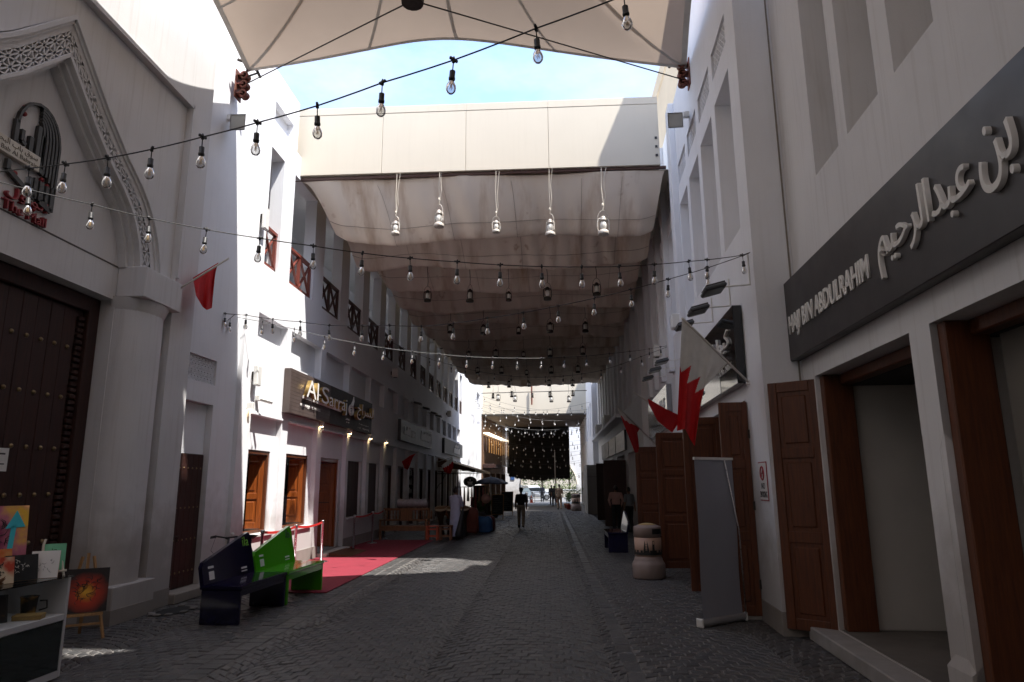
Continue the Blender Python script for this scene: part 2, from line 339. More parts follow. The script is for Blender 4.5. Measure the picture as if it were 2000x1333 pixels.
# ================================================================ GROUND
def paving_mat(name, c1, c2, scale, joint):
    m = mat(name, c1, .6); n = m.node_tree; L = n.links.new; b = n.nodes['Principled BSDF']
    g = n.nodes.new('ShaderNodeNewGeometry'); v = n.nodes.new('ShaderNodeTexVoronoi'); v.feature = 'DISTANCE_TO_EDGE'; v.inputs['Scale'].default_value = scale; v.inputs['Randomness'].default_value = .55; L(g.outputs['Position'], v.inputs['Vector'])
    v2 = n.nodes.new('ShaderNodeTexVoronoi'); v2.inputs['Scale'].default_value = scale; v2.inputs['Randomness'].default_value = .55; L(g.outputs['Position'], v2.inputs['Vector'])
    r = n.nodes.new('ShaderNodeValToRGB'); r.color_ramp.elements[0].position = .02; r.color_ramp.elements[1].position = .07; L(v.outputs['Distance'], r.inputs[0])
    x = n.nodes.new('ShaderNodeMix'); x.data_type = 'RGBA'; x.inputs['A'].default_value = (*c1, 1); x.inputs['B'].default_value = (*c2, 1); L(v2.outputs['Color'], x.inputs['Factor'])
    y = n.nodes.new('ShaderNodeMix'); y.data_type = 'RGBA'; y.inputs['A'].default_value = (*joint, 1); L(r.outputs[0], y.inputs['Factor']); L(x.outputs['Result'], y.inputs['B']); L(y.outputs['Result'], b.inputs['Base Color'])
    bp = n.nodes.new('ShaderNodeBump'); bp.inputs['Strength'].default_value = .5; bp.inputs['Distance'].default_value = .012; L(r.outputs[0], bp.inputs['Height']); L(bp.outputs[0], b.inputs['Normal'])
    return m
GRD = mat('sand_joint', (.155, .145, .135), .95, var=.3, scale=6, bump=.3, bscale=120)
ROADM = mat('road_asphalt', (.17, .165, .16), .9, var=.2, scale=.4)  # plain asphalt grey for the open ground
COBM = []
for i, c in enumerate(((.074, .071, .070), (.060, .059, .059), (.088, .083, .081), (.068, .063, .061))):
    COBM.append(mat('cobble_stone_%s' % 'abcd'[i], c, 0.44, var=.3, scale=9, bump=.35, bscale=60, spec=.5))
mb = MB(); mb.quad((-400, -300, -.06), (400, -300, -.06), (400, 900, -.06), (-400, 900, -.06)); struct(mb.build('ground', ROADM))
mb = MB(); mb.quad((-9, -27, -.010), (9, -27, -.010), (9, 47.0, -.010), (-9, 47.0, -.010)); PAV = struct(mb.build('pavement', GRD))
FARP = paving_mat('far_cobbles', (.078, .075, .073), (.060, .058, .057), 7.2, (.11, .10, .095))
mb = MB(); mb.quad((-9, 47.0, -.003), (9, 47.0, -.003), (9, 66.5, -.003), (-9, 66.5, -.003)); struct(mb.build('pavement', FARP))
# stones laid in segmental arcs
stones = []
def keep(x, y):
    if y < 4.6 or y > 47: return False
    if -3.93 < x < -3.45: return False           # left border course
    if .70 < x < .90: return False               # right channel
    if x < -6.6 or x > 3.6+.05*y*.9: return False
    return True
CW, SD = 1.86, .142
for col in range(-5, 5):
    xc = -.35+col*CW; R_ = 1.22; nst = 13
    th = math.asin(CW/2/R_)
    for row in range(-12, 320):
        y0 = 3.6+row*SD+(col % 2)*SD*.5
        if y0 > 47.2: break
        off = (row % 2)*.5
        for k in range(-1, nst+1):
            a0 = -th+(k+off)*2*th/nst; a1 = a0+2*th/nst
            a0 = max(a0, -th); a1 = min(a1, th)
            if a1-a0 < .03: continue
            P = []
            for a, d in ((a0, 0), (a1, 0), (a1, SD), (a0, SD)):
                P.append((xc+R_*math.sin(a), y0+d+R_*(math.cos(a)-math.cos(th))))
            cx = sum(p[0] for p in P)/4; cy = sum(p[1] for p in P)/4
            if keep(cx, cy): stones.append((P, cx, cy))
# courses of bigger setts: left border band and right channel
for y in np.arange(4.6, 47, .20):
    for x0, x1 in ((-3.92, -3.70), (-3.69, -3.46)): stones.append(([(x0, y), (x1, y), (x1, y+.2), (x0, y+.2)], (x0+x1)/2, y+.1))
for y in np.arange(4.6, 47, .40): stones.append(([(.71, y), (.89, y), (.89, y+.4), (.71, y+.4)], .8, y+.2))
def stone_geo(P, cx, cy, mbx):
    j = rng.uniform(-.011, .011, (4, 2)); g = .010; e = .012; z = rng.uniform(-.006, .003); tl = rng.uniform(-.0022, .0022, 2)
    lo = []; mid = []; top = []
    for i, (x, y) in enumerate(P):
        dx, dy = x-cx, y-cy; l = math.hypot(dx, dy); x += j[i, 0]-dx/l*g; y += j[i, 1]-dy/l*g
        zz = z+tl[0]*(1 if dx > 0 else -1)+tl[1]*(1 if dy > 0 else -1)
        lo.append((x, y, -.013)); mid.append((x-dx/l*.002, y-dy/l*.002, zz-.007)); top.append((x-dx/l*e*1.3, y-dy/l*e*1.3, zz))
    mbx.mi = int(rng.integers(0, 4))
    mbx.add(lo+mid+top, [(8, 9, 10, 11)]+[(i, (i+1) % 4, 4+(i+1) % 4, 4+i) for i in range(4)]+[(4+i, 4+(i+1) % 4, 8+(i+1) % 4, 8+i) for i in range(4)])
def seen(x, y):
    v = Vector((x, y, 0))-EYE; z = v.dot(_f)
    if z < 1: return False
    return 0 < CXP+FPX*v.dot(_r)/z < 2000 and CYP-FPX*v.dot(_u)/z < 1333
stones.sort(key=lambda s: s[2]); rest = MB(); nown = 0
for P, cx, cy in stones:
    if nown < 300 and seen(cx, cy) and -4.4 < cx < 3.1:
        m1 = MB(); stone_geo(P, cx, cy, m1); mi = m1.m[0]; m1.m = [0]*len(m1.m); m1.build('cobble', COBM[mi], PAV); nown += 1
    else: stone_geo(P, cx, cy, rest)
o = rest.build('cobbles', COBM, PAV, fix=False); o['kind'] = 'stuff'
# ================================================================ LEFT: portal of the arcade
YC = 7.60
def arch(w, a, zs=5.33, n=0.0):
    h = [(0, 1), (.34, .70), (.55, .545), (.70, .455), (.80, .38), (.88, .29), (.94, .19), (.98, .09), (1, 0)]
    return [(YC-x*w, n, zs+y*(a-zs)) for x, y in reversed(h)]+[(YC+x*w, n, zs+y*(a-zs)) for x, y in h[1:]]
def strip(mb, A, B):
    for i in range(len(A)-1): mb.quad(A[i], A[i+1], B[i+1], B[i])

bld = thing('portal_building', 'cream portal building with a pointed arch and a huge studded door', 'building', (-6.6, 7.6, 0))
mb = MB(FL.M)
wall(mb, -26, 11.13, 0, 13.2, [(4.74, 10.46, -.01, 8.27, .08, 'open')]); shell(mb, -26, 11.13, 0, 13.2, 5)  # wall run on unseen behind the viewer to deepen the lane's shade
A0 = arch(2.52, 7.93, 5.1, -.08)
for i in range(len(A0)-1): mb.quad(A0[i], A0[i+1], (A0[i+1][0], -.08, 8.27), (A0[i][0], -.08, 8.27))
mb.quad((4.74, -.08, 5.0), (5.08, -.08, 5.0), (5.08, -.08, 8.27), (4.74, -.08, 8.27)); mb.quad((10.12, -.08, 5.0), (10.46, -.08, 5.0), (10.46, -.08, 8.27), (10.12, -.08, 8.27))
for a, b in ((4.74, 5.75), (9.45, 10.46)): mb.quad((a, -.30, 0), (b, -.30, 0), (b, -.30, 5.1), (a, -.30, 5.1))
for a in (4.74, 10.46): mb.quad((a, -.08, 0), (a, -.30, 0), (a, -.30, 5.1), (a, -.08, 5.1))
mb.quad((5.5, -.302, 4.55), (9.7, -.302, 4.55), (9.7, -.302, 7.4), (5.5, -.302, 7.4))
for a in (5.75, 9.45): mb.quad((a, -.30, 0), (a, -.62, 0), (a, -.62, 4.55), (a, -.30, 4.55))
mb.quad((5.75, -.30, 4.55), (9.45, -.30, 4.55), (9.45, -.62, 4.55), (5.75, -.62, 4.55))
mb.build('wall', PL2, bld)
# moulded bands of the arch
m = MB(FL.M); prev = None
for w, a, n in ((2.52, 7.93, -.08), (2.52, 7.93, .0), (2.45, 7.86, .0), (2.45, 7.86, -.035), (2.38, 7.80, -.035), (2.38, 7.80, -.06), (2.27, 7.70, -.06)):
    c = arch(w, a, 5.05, n)
    if prev: strip(m, prev, c)
    prev = c
m.build('arch_moulding', PL2, bld)
m = MB(FL.M); prev = None
for w, a, n in ((1.99, 7.37, -.06), (1.99, 7.37, -.02), (1.94, 7.31, -.02), (1.94, 7.31, -.10), (1.885, 7.25, -.10), (1.885, 7.25, -.18), (1.83, 7.19, -.18), (1.83, 7.19, -.302)):
    c = arch(w, a, 5.05, n)
    if prev: strip(m, prev, c)
    prev = c
m.build('arch_moulding', PL2, bld)
m = MB(FL.M); strip(m, arch(2.27, 7.70, 5.05, -.17), arch(1.99, 7.37, 5.05, -.17)); m.build('lattice_backing', mat('lattice_shade', (.17, .16, .15), .9), bld)  # dark colour stands in for shade inside the lattice holes
# pierced lattice between the bands: star strapwork
def lattice(m, P, nu, nv, wd=.013, dp=.03):
    """P(u,v)->point ; nu x nv cells, each cell an eight-rayed star"""
    for i in range(nu):
        for j in range(nv):
            q = lambda a, b: P((i+a)/nu, (j+b)/nv)
            for (a, b, c, d) in ((0, 0, 1, 1), (1, 0, 0, 1), (.5, 0, .5, 1), (0, .5, 1, .5)):
                m.bar(q(a, b), q(c, d), wd, dp, up=(0, 1, 0))
def polyband(A, B):
    ln = [0]
    for i in range(len(A)-1): ln.append(ln[-1]+(Vector(A[i+1])-Vector(A[i])).length)
    def P(u, v):
        t = u*ln[-1]; i = max(k for k in range(len(ln)) if ln[k] <= t+1e-9); i = min(i, len(A)-2); f = (t-ln[i])/(ln[i+1]-ln[i])
        a = Vector(A[i]).lerp(Vector(A[i+1]), f); b = Vector(B[i]).lerp(Vector(B[i+1]), f); return a.lerp(b, v)
    return P
m = MB(FL.M)
for sg in (0, 8):
    A = arch(2.27, 7.70, 5.05, -.085)[sg:sg+9]; B = arch(1.99, 7.37, 5.05, -.085)[sg:sg+9]
    lattice(m, polyband(A, B), 15, 2, .020, .05)
m.build('lattice', PL2, bld)
m = MB(FL.M)      # rectangular frame moulding
for a, b in (((4.70, .012, 8.30), (10.50, .012, 8.30)), ((10.50, .012, 5.2), (10.50, .012, 8.33)), ((4.70, .012, 5.2), (4.70, .012, 8.33))): m.bar(a, b, .07, .05, up=(0, 1, 0))
m.build('frame_moulding', PL2, bld)
for sg in (1, -1):
    e = lambda y: YC+sg*(y-YC)
    m = MB(FL.M); m.smooth = True; cy = e(9.96)
    pr = [(-.55+.0, .45)]; N = 20; vs = []; fs = []
    for k in range(N+1):
        a = math.pi*k/N
        for z in (.50, 4.62): vs.append((cy-.50*math.cos(a), -.34+.40*math.sin(a)**.8, z))
    m.add(vs, [(2*k, 2*k+1, 2*k+3, 2*k+2) for k in range(N)]); m.build('column_shaft', PL2, bld)
    m = MB(FL.M)
    m.box((e(9.45), -.30, 4.60), (e(10.47), .14, 5.07), .012)
    vs = []
    for z, y0, n1 in ((4.60, 9.45, .14), (4.40, 9.47, .06)): pass
    m.build('impost', PL2, bld)
    m = MB(FL.M); N = 14
    for zz in ((4.42, .40, 4.60, .47),):
        vs = []
        for k in range(N+1):
            a = math.pi*k/N
            for z, rr in ((zz[0], zz[1]), ((zz[0]+zz[2])/2, (zz[1]+zz[3])/2+.005), (zz[2], zz[3])): vs.append((cy-(.10+rr)*math.cos(a), -.34+rr*math.sin(a)**.8, z))
        m.smooth = True; m.add(vs, [(3*k+j, 3*k+j+1, 3*k+4+j, 3*k+3+j) for k in range(N) for j in range(2)])
    m.build('capital', PL2, bld)
    m = MB(FL.M); m.box((e(9.45), -.30, 0), (e(10.47), .14, .50), .012); m.build('column_base', PL2, bld)
    m = MB(FL.M); m.box((e(9.44), -.31, 0), (e(10.475), .148, .20)); m.build('plinth', PLP, bld)
m = MB(FL.M); m.box((10.48, 0, 0), (11.138, .006, .26)); m.build('plinth', PLP, bld)
m = MB(FL.M); m.box((5.77, -.302, 5.045), (9.43, -.296, 5.065)); m.build('groove_shade_strip', mat('groove_shadow', (.10, .09, .085), .9), bld)  # dark strip laid on the face, coloured as a groove's shade
# great studded door
dr = MB(FL.M); dr.box((5.76, -.62, 0), (9.44, -.60, 4.54)); door = dr.build('door', WD, bld)
for a, b, c, d in ((5.76, 5.98, 0, 4.54), (9.22, 9.44, 0, 4.54), (5.98, 9.22, 4.32, 4.54)): m = MB(FL.M); m.box((a, -.60, c), (b, -.50, d), .01); m.build('door_frame', WD, door)
for a in (9.09,):
    m = MB(FL.M)
    for k in range(46): m.box((a, -.60, .3+k*.086), (a+.12, -.545, .36+k*.086), .01)
    m.build('carved_border', WD, door)
px = np.linspace(6.06, 9.06, 13)
for i in range(12): m = MB(FL.M); m.box((px[i]+.004, -.60, .04), (px[i+1]-.004, -.565-.004*(i % 2), 4.31), .006); m.build('plank', WD, door)
stud = MB(); stud.smooth = True; stud.lathe([(.032, 0), (.030, .012), (.020, .026), (.004, .032)], 10); sme = stud.mesh('stud'); sme.materials.append(BRASS)
for z in (.55, 1.15, 1.75, 2.35, 3.05, 3.75):
    for i in range(12):
        o = link('stud', sme, door); o.location = FL.p((px[i]+px[i+1])/2, -.568, z); o.rotation_euler = (0, R(90), 0)
# recessed bay with the small door between portal and jeweller
FS = Frame(-6.19, 0, 0, 1)
bld = thing('narrow_bay_building', 'narrow white recessed bay with a small studded door and pierced vent', 'building', (-6.4, 12, 0))
mb = MB(FS.M); wall(mb, 11.1, 13.16, 0, 11.2, [(11.12, 12.26, .15, 3.30, .12), (11.22, 12.27, 3.66, 4.12, .12)]); shell(mb, 11.1, 13.16, 0, 11.2, 4); mb.build('wall', PL, bld)
m = MB(FS.M); m.box((11.14, -.12, 0), (13.12, .20, .16), .015); m.build('step', mat('worn_stone_step', (.36, .33, .29), .8, var=.2, scale=4, bump=.2, dirt=.6), bld)
m = MB(FS.M); m.box((11.36, -.118, .165), (12.25, -.108, 2.40)); door = m.build('door', WD, bld)
for i in range(5): m = MB(FS.M); m.box((11.365+i*.176, -.108, .17), (11.535+i*.176, -.088, 2.39), .005); m.build('plank', WD, door)
for z in (.42, .95, 1.48, 2.15):
    for i in range(6): o = link('stud', sme, door); o.location = FS.p(11.45+i*.14, -.090, z); o.rotation_euler = (0, R(90), 0); o.scale = (.55,)*3
m = MB(FS.M); m.tube([(11.40, -.07, 1.02), (11.60, -.07, 1.02)], .012); m.tube([(11.5, -.07, 1.0), (11.5, -.06, .93), (11.54, -.06, .93), (11.54, -.07, 1.0)], .008); m.build('bolt', IRON, door)
m = MB(FS.M); lattice(m, lambda u, v: Vector((11.23+u*1.03, -.05, 3.67+v*.44)), 9, 4, .016, .03); m.build('pierced_vent', PL, bld)
m = MB(FS.M); m.box((11.23, -.119, 3.67), (12.26, -.110, 4.11)); m.build('vent_backing', mat('lattice_shade', (.17, .16, .15), .9), bld)  # same dark colour puts shade into the vent holes
# ================================================================ LEFT: jeweller and its neighbours, one long arcade
bays = [(13.68, 15.32, 'w'), (15.71, 17.76, 'w'), (18.15, 20.42, 'd'), (20.66, 22.75, 'c'), (23.10, 25.05, 'c'), (25.40, 27.20, 's'), (27.55, 29.45, 's'), (29.85, 31.70, 's'), (32.10, 33.95, 's'), (34.35, 36.2, 's'), (36.6, 38.4, 's'), (38.8, 40.6, 's'), (41.0, 42.8, 's'), (43.2, 45.0, 's'), (45.4, 47.2, 's')]
logg = [(13.80, 14.56)]+[(15.24+2.38*k, 16.84+2.38*k) for k in range(14)]
pans = [(13.74, 15.37), (15.62, 17.80), (18.20, 20.40), (20.66, 22.94), (23.12, 24.92)]+[(25.50+2.18*k, 27.16+2.18*k) for k in range(10)]
bld = thing('arcade_building', 'long white two-storey arcade building with open loggia and shuttered shop bays', 'building', (-6.5, 25, 0))
ops = []
for a, b, k in bays:
    z0 = .86 if k in 'wc' else .10
    dep = 1.6 if k == 's' else 1.1
    inner = [(a+.05, b-.24, z0+.001, 2.58, dep, 'open' if k in 'wd' else [])] if k != 's' else [(a+.05, b-.1, z0+.001, 2.58, dep, 'open')]
    if k == 'c': inner = [(a+.05, b-.24, z0+.001, 2.58, .10, 'open')]
    ops.append((a, b, z0, 3.28, .12, inner))
ops += [(a, b, 4.60, 5.45, .18) for a, b in pans]
ops += [(a, b, 6.54, 9.30, .30, 'open') for a, b in logg]
mb = MB(FL.M); wall(mb, 13.14, 48.7, 0, 9.9, ops)
wall(mb, 13.14, 15.24, 9.9, 11.2, [(13.84, 14.95, 9.72+.25, 10.45, .15)])
mb.quad((15.24, 0, 9.9), (15.24, -1.9, 9.9), (15.24, -1.9, 11.2), (15.24, 0, 11.2)); mb.quad((13.14, 0, 11.2), (15.24, 0, 11.2), (15.24, -1.9, 11.2), (13.14, -1.9, 11.2))
mb.quad((13.14, 0, 0), (13.14, -.3, 0), (13.14, -.3, 11.2), (13.14, 0, 11.2))
# loggia room: floor, back wall, ceiling, and the inner sides of its piers
mb.quad((13.3, -.3, 6.54), (48.6, -.3, 6.54), (48.6, -2.2, 6.54), (13.3, -2.2, 6.54)); mb.quad((13.3, -2.2, 6.54), (48.6, -2.2, 6.54), (48.6, -2.2, 11.0), (13.3, -2.2, 11.0)); mb.quad((13.3, -.3, 9.88), (15.3, -.3, 9.88), (15.3, -2.2, 9.88), (13.3, -2.2, 9.88)); mb.quad((15.3, -.3, 9.88), (48.6, -.3, 9.88), (48.6, -2.2, 9.88), (15.3, -2.2, 9.88))
mb.quad((13.3, -.3, 6.54), (13.3, -2.2, 6.54), (13.3, -2.2, 9.88), (13.3, -.3, 9.88))
mb.quad((48.7, 0, 0), (48.7, -6, 0), (48.7, -6, 11), (48.7, 0, 11)); mb.quad((13.14, -6, 0), (48.7, -6, 0), (48.7, -6, 11), (13.14, -6, 11)); mb.quad((13.14, -2.2, 11), (48.7, -2.2, 11), (48.7, -6, 11), (13.14, -6, 11)); mb.quad((13.14, -.3, 0), (13.14, -6, 0), (13.14, -6, 11), (13.14, -.3, 11))
for a, b in zip([l[1] for l in logg], [l[0] for l in logg[1:]]+[48.6]):
    mb.quad((a, -.30, 6.54), (b, -.30, 6.54), (b, -.30, 9.9), (a, -.30, 9.9))
mb.build('wall', PL, bld)
zz = [13.14]
for a, b, k in bays+[(48.7, 49, 's')]:
    if k in 'ds': m = MB(FL.M); m.box((zz[-1], 0, 0), (a, .02, .30)); m.build('plinth', PLP, bld); zz.append(b)
for a, b, k in bays: m = MB(FL.M); m.box((a-.02, 0, 3.28), (b+.02, .03, 3.33), .008); m.build('ledge', PL, bld)
for i, (a, b) in enumerate(logg):       # loggia balustrades: a cross in each half
    mt = WB if i < 2 else WBD; n = -.10  # sunlit bays take the lighter colour, shaded bays the darker
    m = MB(FL.M); m.bar((a, n, 7.46), (b, n, 7.46), .09, .07); bal = m.build('balustrade', mt, bld)
    m = MB(FL.M); m.bar((a, n, 6.62), (b, n, 6.62), .07, .06); m.build('bottom_rail', mt, bal)
    k = 2 if b-a > 1 else 1; xs = np.linspace(a, b, k+1)
    for x in xs: xx = min(max(x, a+.035), b-.035); m = MB(FL.M); m.bar((xx, n, 6.55), (xx, n, 7.46), .07); m.build('post', mt, bal)
    for x0, x1 in zip(xs[:-1], xs[1:]):
        for p, q in ((6.64, 7.42), (7.42, 6.64)): m = MB(FL.M); m.bar((x0+.04, n+(.015 if p > q else -.015), p), (x1-.04, n+(.015 if p > q else -.015), q), .055, .03); m.build('cross_bar', mt, bal)
def panel_leaf(name, M, w, h, mt, parent, np_=3, th=.045):
    """a framed timber leaf in its own plane: x across, y thickness, z up"""
    m = MB(M); m.box((0, 0, 0), (w, th*.55, h)); lf = m.build(name, mt, parent)
    st = .11 if w > .6 else .085
    for a, b in ((0, st), (w-st, w)): m = MB(M); m.box((a, -.008, 0), (b, th, h), .006); m.build('stile', mt, lf)
    zs = [0, .36, .70, 1.0] if np_ == 3 else [0, .44, 1.0]
    rl = .13
    cuts = []
    for i, f in enumerate(zs):
        z0 = 0 if i == 0 else (h-rl if i == len(zs)-1 else f*h-rl/2); m = MB(M); m.box((st, -.006, z0), (w-st, th-.002, z0+rl), .006); m.build('rail', mt, lf); cuts.append((z0, z0+rl))
    for i in range(len(cuts)-1):
        m = MB(M); m.box((st+.045, -.002, cuts[i][1]+.05), (w-st-.045, th*.86, cuts[i+1][0]-.05), .016); m.build('panel', mt, lf)
    return lf
def leafM(fr, s, n, z, ang):   # hinge at (s,n,z); ang 0 = along +s, 90 = straight out into the street
    a = R(ang); d = fr.t*math.cos(a)+fr.n*math.sin(a); y = Vector((0, 0, 1)).cross(d); p = fr.p(s, n, z)
    return Matrix(((d.x, y.x, 0, p.x), (d.y, y.y, 0, p.y), (0, 0, 1, p.z), (0, 0, 0, 1)))
for a, b, k in bays:
    if k == 'w':
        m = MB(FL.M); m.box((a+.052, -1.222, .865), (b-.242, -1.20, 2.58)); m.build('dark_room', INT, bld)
        for p, q, r, s in ((a+.055, a+.13, .862, 2.578), (b-.32, b-.245, .862, 2.578), (a+.13, b-.32, 2.50, 2.578), (a+.13, b-.32, .862, .92)): m = MB(FL.M); m.box((p, -.22, r), (q, -.14, s), .006); m.build('window_frame', WR, bld)
        m = MB(FL.M); m.box((a+.13, -.205, .93), ((a+b)/2-.30, -.195, 2.49)); m.build('pane', SHOPG, bld)
        lf = panel_leaf('shutter', leafM(FL, b-.33, -.20, .93, -104), .62, 1.56, WO, bld, 2)
        m = MB(leafM(FL, b-.33, -.20, .93, -104)); m.box((.54, -.03, .66), (.585, .07, .78), .01); m.build('handle', STEEL, lf)
        panel_leaf('shutter', leafM(FL, a+.14, -.20, .93, -64), .60, 1.56, WR, bld, 2)
        m = MB(FL.M); m.box((a+.02, -.10, .80), (b-.2, .05, .858), .008); m.build('sill', PL, bld)
    elif k == 'd':
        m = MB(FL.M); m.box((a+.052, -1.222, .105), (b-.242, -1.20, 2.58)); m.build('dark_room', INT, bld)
        for p, q, r, s in ((a+.055, a+.15, .105, 2.575), (b-.34, b-.245, .105, 2.575), (a+.15, b-.34, 2.48, 2.575)): m = MB(FL.M); m.box((p, -.30, r), (q, -.16, s), .006); m.build('door_frame', WO, bld)
        M_ = leafM(FL, b-.36, -.22, .13, -112); lf = panel_leaf('door_leaf', M_, .92, 2.33, WO, bld)
        m = MB(M_); m.tube([(.46+.05*math.cos(q), .075, 1.55+.06*math.sin(q)) for q in np.linspace(0, 6.28, 12)], .011); m.build('ring_handle', BRASS, lf)
        m = MB(M_); m.tube([(.12, .07, 1.22), (.80, .07, 1.22)], .011); m.build('bolt', IRON, lf); m = MB(M_); m.box((.80, .05, 1.02), (.87, .09, 1.11), .01); m.build('padlock', BRASS, lf)
        m = MB(FL.M); m.box((a, -.25, .0), (b-.18, .28, .10), .01); m.build('doorstep', mat('pale_marble', (.62, .58, .52), .4, var=.2, scale=3), bld)
    elif k == 'c':
        m = MB(FL.M); m.box((a+.06, -.225, .87), (b-.25, -.20, 2.57)); win = m.build('closed_shutter', WD, bld)
        for p in np.linspace(a+.06, b-.25, 6)[:-1]: m = MB(FL.M); m.box((p+.006, -.20, .875), (p+(b-a-.31)/5-.006, -.182, 2.565), .005); m.build('slat', WD, win)
        m = MB(FL.M); m.box((a+.02, -.10, .80), (b-.2, .04, .858), .008); m.build('sill', PL, bld)
    else:
        m = MB(FL.M); m.box((a+.06, -1.72, .11), (b-.11, -1.70, 2.57)); m.build('shop_back', INT, bld)
        for p, q, r, s in ((a+.055, a+.13, .105, 2.575), (b-.18, b-.105, .105, 2.575), (a+.13, b-.18, 2.49, 2.575)): m = MB(FL.M); m.box((p, -.26, r), (q, -.16, s), .006); m.build('door_frame', WD, bld)
# ================================================================ RIGHT: near shop
def y2s(y): return y/math.cos(R(2.65))
bld = thing('near_shop_building', 'off-white shop building with tall slit recesses and a wide dark fascia sign', 'building', (4.2, 4, 0))
mb = MB(F1.M)
wins = [(7.13, 7.88), (6.10, 6.87), (5.04, 5.75), (3.98, 4.72), (2.94, 3.66)]
wall(mb, -26, 9.09, 0, 13.2, [(6.09, 8.61, .16, 3.13, .28, 'open'), (3.0, 5.73, .16, 3.13, .28, 'open')]+[(a, b, 5.47, 9.4, .42) for a, b in wins])
shell(mb, -26, 9.09, 0, 13.2, 6)  # run on behind the viewer and raised out of view to block sun
for a, b in ((6.09, 8.61), (3.0, 5.73)): mb.quad((a, -.28, .16), (b, -.28, .16), (b, -1.9, .16), (a, -1.9, .16))
mb.build('wall', PL2, bld)
m = MB(F1.M); m.box((3.0, -.2, 0), (8.9, .26, .155), .012); m.build('step', mat('pale_kerb_stone', (.27, .25, .235), .8, var=.2, scale=4, bump=.2), bld)
m = MB(F1.M)       # pier between the two doorways, edges stop-chamfered
def ring(z, c, dn=0.0): return [(5.73, -.28, z), (5.73, -c+dn, z), (5.73+c, dn, z), (6.09-c, dn, z), (6.09, -c+dn, z), (6.09, -.28, z)]
zs = [(.16, .0, .03), (.40, .0, .03), (.50, .09, .0), (2.10, .09, .0), (2.23, .0, .0), (3.13, .0, .0)]
rings = [ring(z, max(c, .001), dn+.003) for z, c, dn in zs]; vs = [p for r_ in rings for p in r_]
m.add(vs, [(i*6+j, i*6+j+1, i*6+7+j, i*6+6+j) for i in range(len(zs)-1) for j in range(5)]); m.build('pier', PL2, bld)
for a, b, nm in ((6.09, 8.61, 1), (3.0, 5.73, 2)):
    for p, q, r, s in ((a+.005, a+.12, .165, 3.125), (b-.12, b-.005, .165, 3.125), (a+.12, b-.12, 3.0, 3.125)): m = MB(F1.M); m.box((p, -.40, r), (q, -.24 if p != b-.12 else -.05, s), .012); m.build('door_frame', WR, bld)
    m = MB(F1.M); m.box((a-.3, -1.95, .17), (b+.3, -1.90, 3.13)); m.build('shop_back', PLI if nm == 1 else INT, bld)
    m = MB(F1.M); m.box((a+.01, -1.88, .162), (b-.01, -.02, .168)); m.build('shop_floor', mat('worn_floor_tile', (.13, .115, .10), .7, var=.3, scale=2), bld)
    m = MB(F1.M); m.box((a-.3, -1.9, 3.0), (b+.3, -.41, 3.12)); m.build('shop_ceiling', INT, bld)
    for e in (a-.02, b-.0): m = MB(F1.M); m.box((e, -1.9, .17), (e+.02, -.41, 3.0)); m.build('shop_side', PLI, bld)
m = MB(F1.M); m.box((7.35, -1.0, .17), (7.41, -.94, 3.0)); m.box((7.43, -1.02, .17), (7.56, -.98, 3.0)); m.build('shutter_rail', mat('dull_zinc', (.30, .29, .27), .4, .7, var=.3, scale=8), bld)
m = MB(F1.M); m.box((6.0, -1.06, .17), (7.35, -1.03, 2.9)); m.build('screen_wall', mat('beige_screen', (.22, .20, .175), .8, var=.08, scale=2), bld)
m = MB(F1.M); m.box((4.9, -.50, .17), (5.6, -.46, 3.0)); m.build('screen_wall', mat('beige_screen', (.34, .31, .27), .8), bld)
m = MB(F1.M); m.box((4.3, -1.4, 1.9), (4.88, -1.35, 2.3)); m.build('inner_shelf', mat('amber_shelf', (.35, .16, .04), .5), bld)  # plain amber box inside the second doorway
lf = panel_leaf('door_leaf', leafM(F1, 8.67, -.05, .10, 55), .62, 3.00, WR, bld)
M_ = leafM(F1, 8.67, -.05, .10, 55)
m = MB(M_); m.tube([(.31+.055*math.cos(t), -.035, 1.62+.065*math.sin(t)) for t in np.linspace(0, 2*math.pi, 13)], .010); m.ball((.31, -.03, 1.70), .02); m.build('ring_handle', IRON, lf)
m = MB(M_); m.tube([(.06, -.03, 1.12), (.46, -.03, 1.12)], .009); m.box((.24, -.05, 1.03), (.30, -.015, 1.11), .008); m.tube([(.14+.03*math.cos(t), -.03, 1.0+.035*math.sin(t)) for t in np.linspace(0, 2*math.pi, 10)], .009); m.build('bolt', BRASS, lf)
m = MB(M_); m.tube([(.02+.58*t, -.05-.02*math.sin(3.1*t), 1.36-.05*math.sin(3.14*t)) for t in np.linspace(0, 1, 9)], .004); m.build('cord', ROPE, lf)
# ================================================================ RIGHT: second building
bld = thing('flag_shop_building', 'white shop building with tall recesses, pierced vents and folded timber doors', 'building', (3.6, 15, 0))
mb = MB(F2.M); tall = [(9.63+1.405*k, 10.73+1.405*k) for k in range(4)]+[(15.9, 17.2), (17.7, 19.0), (19.5, 20.8), (21.3, 22.6)]
ops = [(a, b, 5.49, 8.10, .36) for a, b in tall]+[(a, b, 8.56, 9.06, .12) for a, b in tall]+[(10.15, 14.75, .10, 3.02, .5, 'open'), (16.0, 22.8, .10, 3.02, .5, 'open')]
wall(mb, 9.08, 24.2, 0, 10.75, ops); shell(mb, 9.08, 24.2, 0, 10.75, 6); mb.build('wall', PL, bld)
for a, b in ((10.15, 14.75), (16.0, 22.8)):
    m = MB(F2.M); m.box((a, -.55, .10), (b, -.505, 3.02)); m.build('shop_back', INT, bld); m = MB(F2.M); m.box((a-.1, -.5, 0), (b+.1, .22, .10), .01); m.build('doorstep', mat('pale_kerb_stone', (.42, .39, .36), .8), bld)
